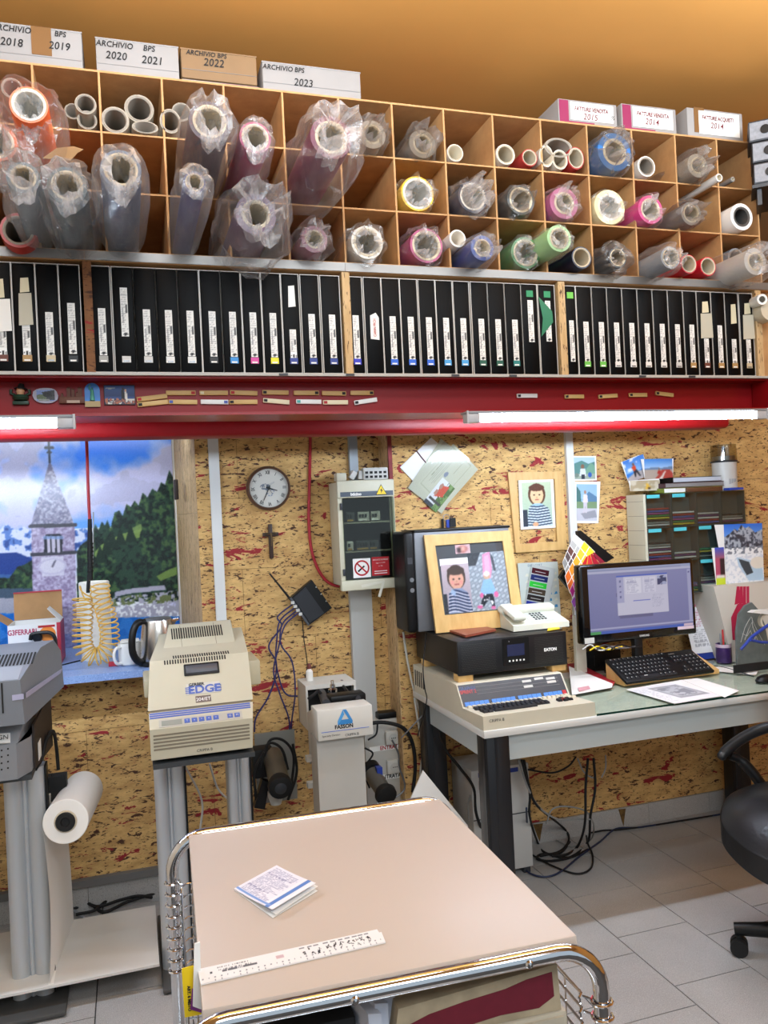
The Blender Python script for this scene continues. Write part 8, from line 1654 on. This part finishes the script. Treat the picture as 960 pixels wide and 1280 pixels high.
# baskets: wires wrap round the legs
WR_ = .0022
for bz0, n_ in ((.50, 9), (.14, 6)):
    wires = MB()
    for k in range(n_):
        z = bz0 + .0245*k
        for (x, y) in ((xl_, yB), (xr_, yB), (xr_, yF), (xl_, yF)):
            wires.tube([L_(x + (RT_ + .0035)*cos(2*pi*i/12), y + (RT_ + .0035)*sin(2*pi*i/12), z) for i in range(12)], WR_*1.15, 0, 6, closed=True)
        loop = [L_(xl_ + .03, yB - .02, z), L_(xr_ - .03, yB - .02, z), L_(xr_ - .02, yB - .03, z), L_(xr_ - .02, yF + .03, z), L_(xr_ - .03, yF + .02, z), L_(xl_ + .03, yF + .02, z), L_(xl_ + .02, yF + .03, z), L_(xl_ + .02, yB - .03, z)]
        if not (k > 5 and bz0 > .4): wires.tube(loop, WR_, 0, 6, closed=True)
        else: wires.tube([loop[5], loop[6], loop[7], loop[0], loop[1], loop[2], loop[3], loop[4]], WR_, 0, 6)
        for (x, y) in ((xl_, yB), (xr_, yB), (xr_, yF), (xl_, yF)): wires.tube([L_(x + (.012 if x < 0 else -.012), y + (-.008 if y > 0 else .008), z), L_(x + (.022 if x < 0 else -.022), y + (-.022 if y > 0 else .022), z)], WR_, 0, 6)
    zt_w = bz0 + .0245*(n_ - 1)
    nx_, ny_ = 13, 13
    for i in range(nx_):
        x = xl_ + .04 + (xr_ - xl_ - .08)*i/(nx_ - 1); wires.tube([L_(x, yB - .018, zt_w), L_(x, yB - .018, bz0), L_(x, yF + .018, bz0), L_(x, yF + .018, bz0 + .12)], WR_*.9, 0, 5)
    for i in range(ny_):
        y = yF + .04 + (yB - yF - .08)*i/(ny_ - 1); wires.tube([L_(xl_ + .018, y, zt_w), L_(xl_ + .018, y, bz0), L_(xr_ - .018, y, bz0), L_(xr_ - .018, y, zt_w)], WR_*.9, 0, 5)
    wires.build('wire_basket', M_CHROME, tr_)
# on the top
lf = [atz(341, 1148, TZ + .001), atz(397, 1114, TZ + .001), atz(346, 1083.5, TZ + .001), atz(292.5, 1113, TZ + .001)]
le = thing('leaflet', 'small folded leaflet with blue stripe lying on the trolley top', 'leaflet', tuple((lf[0] + lf[2])/2))
M0 = frame(lf[3], lf[0] - lf[3], lf[2] - lf[3]); lw_, lh_ = (lf[0] - lf[3]).length, (M0.inverted() @ lf[2]).y
sk_ = (M0.inverted() @ lf[2]).x / lh_
MB().prism([lf[3], lf[0], lf[1], lf[2]], (0, 0, .0012)).build('back_cover', M_PAPER, le)
MB().prism([lf[3] + Vector((.002, 0, .0014)), lf[0] + Vector((.006, .002, .004)), lf[1] + Vector((.002, .003, .007)), lf[2] + Vector((0, 0, .0018))], (0, 0, .0006)).build('inner_page', M_PAPER, le)
c = Canvas(60, 60, '#eceaf4'); c.textlines(.06, .06, .74, .96, 26, '#6a6c98', .72, 3, .6)
stp = (c.X > .80) & (c.X < .885); c.put(stp, '#5b86cc'); c.put((c.Y > .035) & (c.Y < .085) & (c.X < .0), '#5b86cc')
c.put((c.X > .74) & (c.X < .80), '#f2f1f8'); rr2 = ((c.X - .72) ** 2 + (c.Y - .9) ** 2) 
# the stripe turns the corner along the near edge
c.put((c.Y > .90) & (c.Y < .955) & (c.X < .86), '#7ea2dc'); c.put((c.X > .885), '#f4f3f8')
c.mesh('front_cover', le, M0, lw_, lh_, lift=.002, surf=lambda x, y, z: (x + sk_*y, y, z + .0015 + .012*(x/lw_)**1.5))
rl = [atz(251, 1232, TZ + .001), atz(482, 1179, TZ + .001), atz(477, 1166.5, TZ + .001), atz(247, 1213.5, TZ + .001)]
ru = thing('ruler', 'white plastic ruler with black drawings near the front edge of the trolley', 'ruler', tuple((rl[0] + rl[2])/2))
MB().prism(rl, (0, 0, .0022)).build('body', mat('ruler_white', '#eeecea', .3), ru)
M0 = frame(rl[0] + Vector((0, 0, .0022)), rl[1] - rl[0], rl[3] - rl[0]); w_, h_ = (rl[1] - rl[0]).length, (M0.inverted() @ rl[3]).y
c = Canvas(240, 24, '#eeecea')
for k in range(31): c.rect(.012 + .0322*k, .86, .0145 + .0322*k, 1, '#6a6a70'); c.rect(.012 + .0322*k, .70, .019 + .0322*k, .78, '#8a8a90')
c.textlines(.10, .12, .36, .45, 2, '#5a5a60', .6, 3, .7); c.textlines(.12, .34, .32, .62, 1, '#3a3a40', .8, 5, .8); c.rect(.40, .2, .401, .6, '#4a4a50'); c.rect(.41, .3, .45, .5, '#b98a90', .6); c.rect(.06, .38, .07, .5, '#3a3a40')
fr_ = random.Random(2)
for k, x in enumerate((.555, .60, .635, .69, .73, .775, .815, .855, .89, .925)):
    for j in range(5): a_, b_ = x + (fr_.random() - .5)*.022, .35 + fr_.random()*.3; c.line(a_, b_, a_ + (fr_.random() - .5)*.02, b_ + (fr_.random() - .5)*.3, .0028, '#101014')
    c.rect(x - .014, .14, x + .014, .2, '#6a6a70', .8)
c.rect(.525, .12, .527, .75, '#202024'); c.rect(.665, .12, .667, .75, '#202024')
c.mesh('print', ru, M0, w_, h_, lift=.0003)
# beside and under the top
def stand_sheet(pts, th, name, m, label, cat, X):
    P_ = [atx(x, y, X) for x, y in pts]; return single(MB().prism(P_, (th, 0, 0)), name, m, label, cat)
q = L_(-tw_/2 - .014, 0, 0); XY = q.x
ysh = thing('yellow_card', 'yellow card standing in the trolley basket at its left side', 'card', tuple(L_(-tw_/2 - .004, -.20, .53)))
yc_ = (WM[tr_.name] @ Vector((-tw_/2, -.235, 0))).y
cs_ = [at(231, 1272, yc_), at(252, 1268, yc_), at(246, 1206, yc_), at(227, 1211, yc_)]
MB().prism(cs_, (0, .0015, 0)).build('sheet', M_YEL, ysh)
text('ART. 6 MISTO', .0065, frame(at(236.5, 1248, yc_), (0, 0, -1), (1, 0, 0)), M_INK, ysh, bold=.0003)
wq_ = [at(241, 1258, yc_ - .01), at(252, 1262, yc_ - .01), at(250, 1178, yc_ - .01), at(243, 1180, yc_ - .01)]
ws = thing('paper_stack', 'white papers with a violet page behind the yellow card', 'paper', tuple(L_(-tw_/2 + .006, -.1, .53)))
MB().prism(wq_, (0, .003, 0)).build('sheets', M_PAPER, ws); MB().prism([at(238, 1262, yc_ - .006), at(252, 1266, yc_ - .006), at(252, 1240, yc_ - .006), at(240, 1236, yc_ - .006)], (0, .002, 0)).build('violet_page', mat('violet_page', '#7a2f7a', .5), ws)
# old file box and cream tray in the basket at the front
bt2 = thing('file_tray', 'cream ribbed plastic tray in the trolley basket under the torn file box', 'tray', tuple(L_(.14, -.18, .53)))
fy = -td_/2 + .022; xA, xB = tw_/2 - .28, tw_/2 - .012
MB().rbox((xA, fy, .505), (xB, fy + .33, .668), .006, 0, MT).build('shell', mat('tray_cream', '#bdb19c', .5, mottle=.08), bt2)
for k in range(7): MB().box((xA + .03, fy - .003, .565 + .0125*k), (xA + .16, fy + .001, .571 + .0125*k), 0, MT).build('rib', MATS['tray_cream'], bt2)
MB().box((xA + .01, fy - .004, .65), (xB - .01, fy + .001, .662), 0, MT).build('lip', MATS['tray_cream'], bt2)
fb2 = thing('file_box', 'worn file box with torn dark red front under the trolley top', 'box', tuple(L_(.1, -.18, .675)))
MB().prism([L_(xA - .03, fy + .004, .6688), L_(xB - .01, fy + .004, .6688), L_(xB - .014, fy + .004, .745), L_(xA - .02, fy + .004, .726)], MT.to_3x3() @ Vector((0, .31, 0))).build('box', mat('worn_card', '#b3a184', .75, mottle=.3, mscale=25), fb2)
rp = [(xA - .012, .676), (xA + .06, .674), (xA + .15, .682), (xB - .05, .680), (xB - .022, .694), (xB - .024, .734), (xB - .07, .730), (xA + .16, .722), (xA + .09, .716), (xA + .03, .708), (xA - .005, .698)]
MB().prism([L_(x, fy + .0028, z) for x, z in rp], MT.to_3x3() @ Vector((0, .0008, 0))).build('torn_red_front', mat('torn_red', '#6d1226', .65, mottle=.15, mscale=60), fb2)
for k in range(3): o = single(MB().prism([L_(xA - .065 + .014*k, fy + .02 + .01*k, .668), L_(xA - .045 + .014*k, fy + .015 + .01*k, .668), L_(xA - .075 + .014*k, fy + .15, .668), L_(xA - .095 + .014*k, fy + .15, .668)], (0, 0, .05 + .008*k)), 'paper_bundle', mat('bluish_white', '#c7cad6', .6), f'loose white papers left of the worn file box, {ORD[k]} from left', 'paper', 'loose papers in the trolley')
o = single(MB().rbox((-.02, fy + .03, .53), (-.0, fy + .30, .66), .004, 0, MT), 'blue_folder', mat('blue_grey_folder', '#8fa3bb', .5), 'blue grey folder edge in the dark of the trolley', 'folder')
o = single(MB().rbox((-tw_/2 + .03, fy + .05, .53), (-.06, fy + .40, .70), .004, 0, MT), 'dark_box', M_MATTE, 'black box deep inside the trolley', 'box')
# ------------------------------------------------------------------ office chair at the right edge
M_LEA = mat('black_leather', '#19191b', .30, bump=.25, bscale=70)
cc_ = Vector((2.05, 2.07, 0))
of = thing('office_chair', 'black leather swivel office chair cut off by the right picture edge', 'chair', tuple(cc_), radians(108))
MC = WM[of.name]
sz = .47
bm = bmesh.new(); bmesh.ops.create_cube(bm, size=1); bmesh.ops.subdivide_edges(bm, edges=bm.edges[:], cuts=7, use_grid_fill=True)
vs = []
for v in bm.verts:
    x, y, z = v.co*2
    n_ = Vector((x, y, 0)); sq_ = max(abs(x), abs(y)); 
    fx, fy_ = x*sqrt(1 - y*y*.38), y*sqrt(1 - x*x*.38)
    px, py = fx*.285, fy_*.27
    edge = max(abs(x), abs(y)) ** 4
    zz = z*.062*(1 - .55*edge) 
    if z > 0: zz += .010*sin(py*46)*(1 - edge)*(abs(px) < .17) + .012*edge*0
    if py > 0: zz -= .10*(fy_**3)*.9
    if z < 0: zz *= 1.25
    vs.append(MC @ Vector((px, py, sz + zz)))
bm.verts.index_update(); sm2 = MB(); sm2.add(vs, [[v.index for v in f.verts] for f in bm.faces], 0, True); bm.free()
so = sm2.build('seat', M_LEA, of)
so.modifiers.new('sub', 'SUBSURF').levels = 1; so.modifiers['sub'].render_levels = 2
MB().tube([MC @ Vector((.262*cos(a_)*sqrt(1 - (sin(a_))**2*.2), .25*sin(a_)*sqrt(1 - cos(a_)**2*.2), sz + .030 - (.08*max(sin(a_), 0)**3))) for a_ in [2*pi*i/40 for i in range(40)]], .004, 0, 6, closed=True).build('piping', M_BLACK, of)
bk_ = MB(); bk_.rbox((-.26, -.34, .60), (.26, -.25, 1.15), .04, 0, MC, seg=3); bk_.build('backrest', M_LEA, of)
MB().box((-.04, -.33, .40), (.04, -.29, .66), 0, MC).build('back_bracket', M_BLACK, of)
MB().cyl(MC @ Vector((0, 0, .10)), MC @ Vector((0, 0, .40)), .026, 0, 18).build('gas_lift', M_BLACK, of); MB().rbox((-.10, -.12, .385), (.10, .12, .412), .008, 0, MC).build('seat_plate', M_BLACK, of)
tip = atz(918, 1160, .085); tip.z = .085
a0 = atan2(tip.y - cc_.y, tip.x - cc_.x); Lg = (Vector((tip.x, tip.y, 0)) - cc_).length
for k in range(5):
    a_ = a0 + 2*pi*k/5; d_ = Vector((cos(a_), sin(a_), 0)); e_ = cc_ + d_*Lg
    MB().tube([cc_ + Vector((0, 0, .105)), cc_ + d_*Lg*.5 + Vector((0, 0, .098)), e_ + Vector((0, 0, .083))], [.032, .026, .02], 0, 10).build('base_leg', M_BLACK, of)
    t_ = Vector((-d_.y, d_.x, 0)); e2 = e_ - d_*.012
    cs = MB()
    for s_ in (-1, 1): cs.cyl(e2 + t_*(.006*s_) + Vector((0, 0, .028)), e2 + t_*(.026*s_) + Vector((0, 0, .028)), .0275, 0, 20)
    cs.cyl(e2 + Vector((0, 0, .03)), e2 + Vector((0, 0, .075)), .008, 0, 10); cs.build('caster', M_MATTE, of)
for s_ in (-1, 1):
    if s_ < 0:
        Ya_ = 2.40
        pts = [at(900, 948, Ya_ + .03), at(908, 938, Ya_ + .03), at(926, 924, Ya_), at(945, 914, Ya_ - .04), at(965, 908, Ya_ - .08), at(990, 905, Ya_ - .14)]
        MB().tube(smooth_path(pts, 5), [.011] + [.016]*3 + [.019]*22, 0, 12).build('arm_pad', mat('arm_black', '#1b1b1c', .35), of)
        MB().tube(smooth_path([at(912, 944, Ya_ + .03), at(925, 950, Ya_ + .02), at(940, 965, Ya_), at(955, 985, Ya_ - .02), at(975, 1005, Ya_ - .04)], 5), [.016]*6 + [.019]*15, 0, 12).build('arm_strut', M_BLACK, of)
    else:
        MB().tube(smooth_path([MC @ Vector((-.31, .12, .66)), MC @ Vector((-.32, 0, .69)), MC @ Vector((-.31, -.2, .69))], 5), .018, 0, 12).build('arm_pad', MATS['arm_black'], of)
        MB().tube(smooth_path([MC @ Vector((-.31, .10, .66)), MC @ Vector((-.33, .04, .55)), MC @ Vector((-.25, 0, .42))], 5), .017, 0, 12).build('arm_strut', M_BLACK, of)
# ------------------------------------------------------------------ lettering becomes plain meshes
bpy.context.view_layer.update()
dg = bpy.context.evaluated_depsgraph_get()
fonts = [o for o in bpy.data.objects if o.type == 'FONT']
made = [(o, bpy.data.meshes.new_from_object(o.evaluated_get(dg))) for o in fonts]
for o, me in made:
    n = bpy.data.objects.new('tmp', me); COL.objects.link(n); n.parent = o.parent; n.matrix_local = o.matrix_local.copy()
    if not me.materials: me.materials.append(o.data.materials[0])
    nm = o.name.split('.')[0]; bpy.data.objects.remove(o); n.name = nm
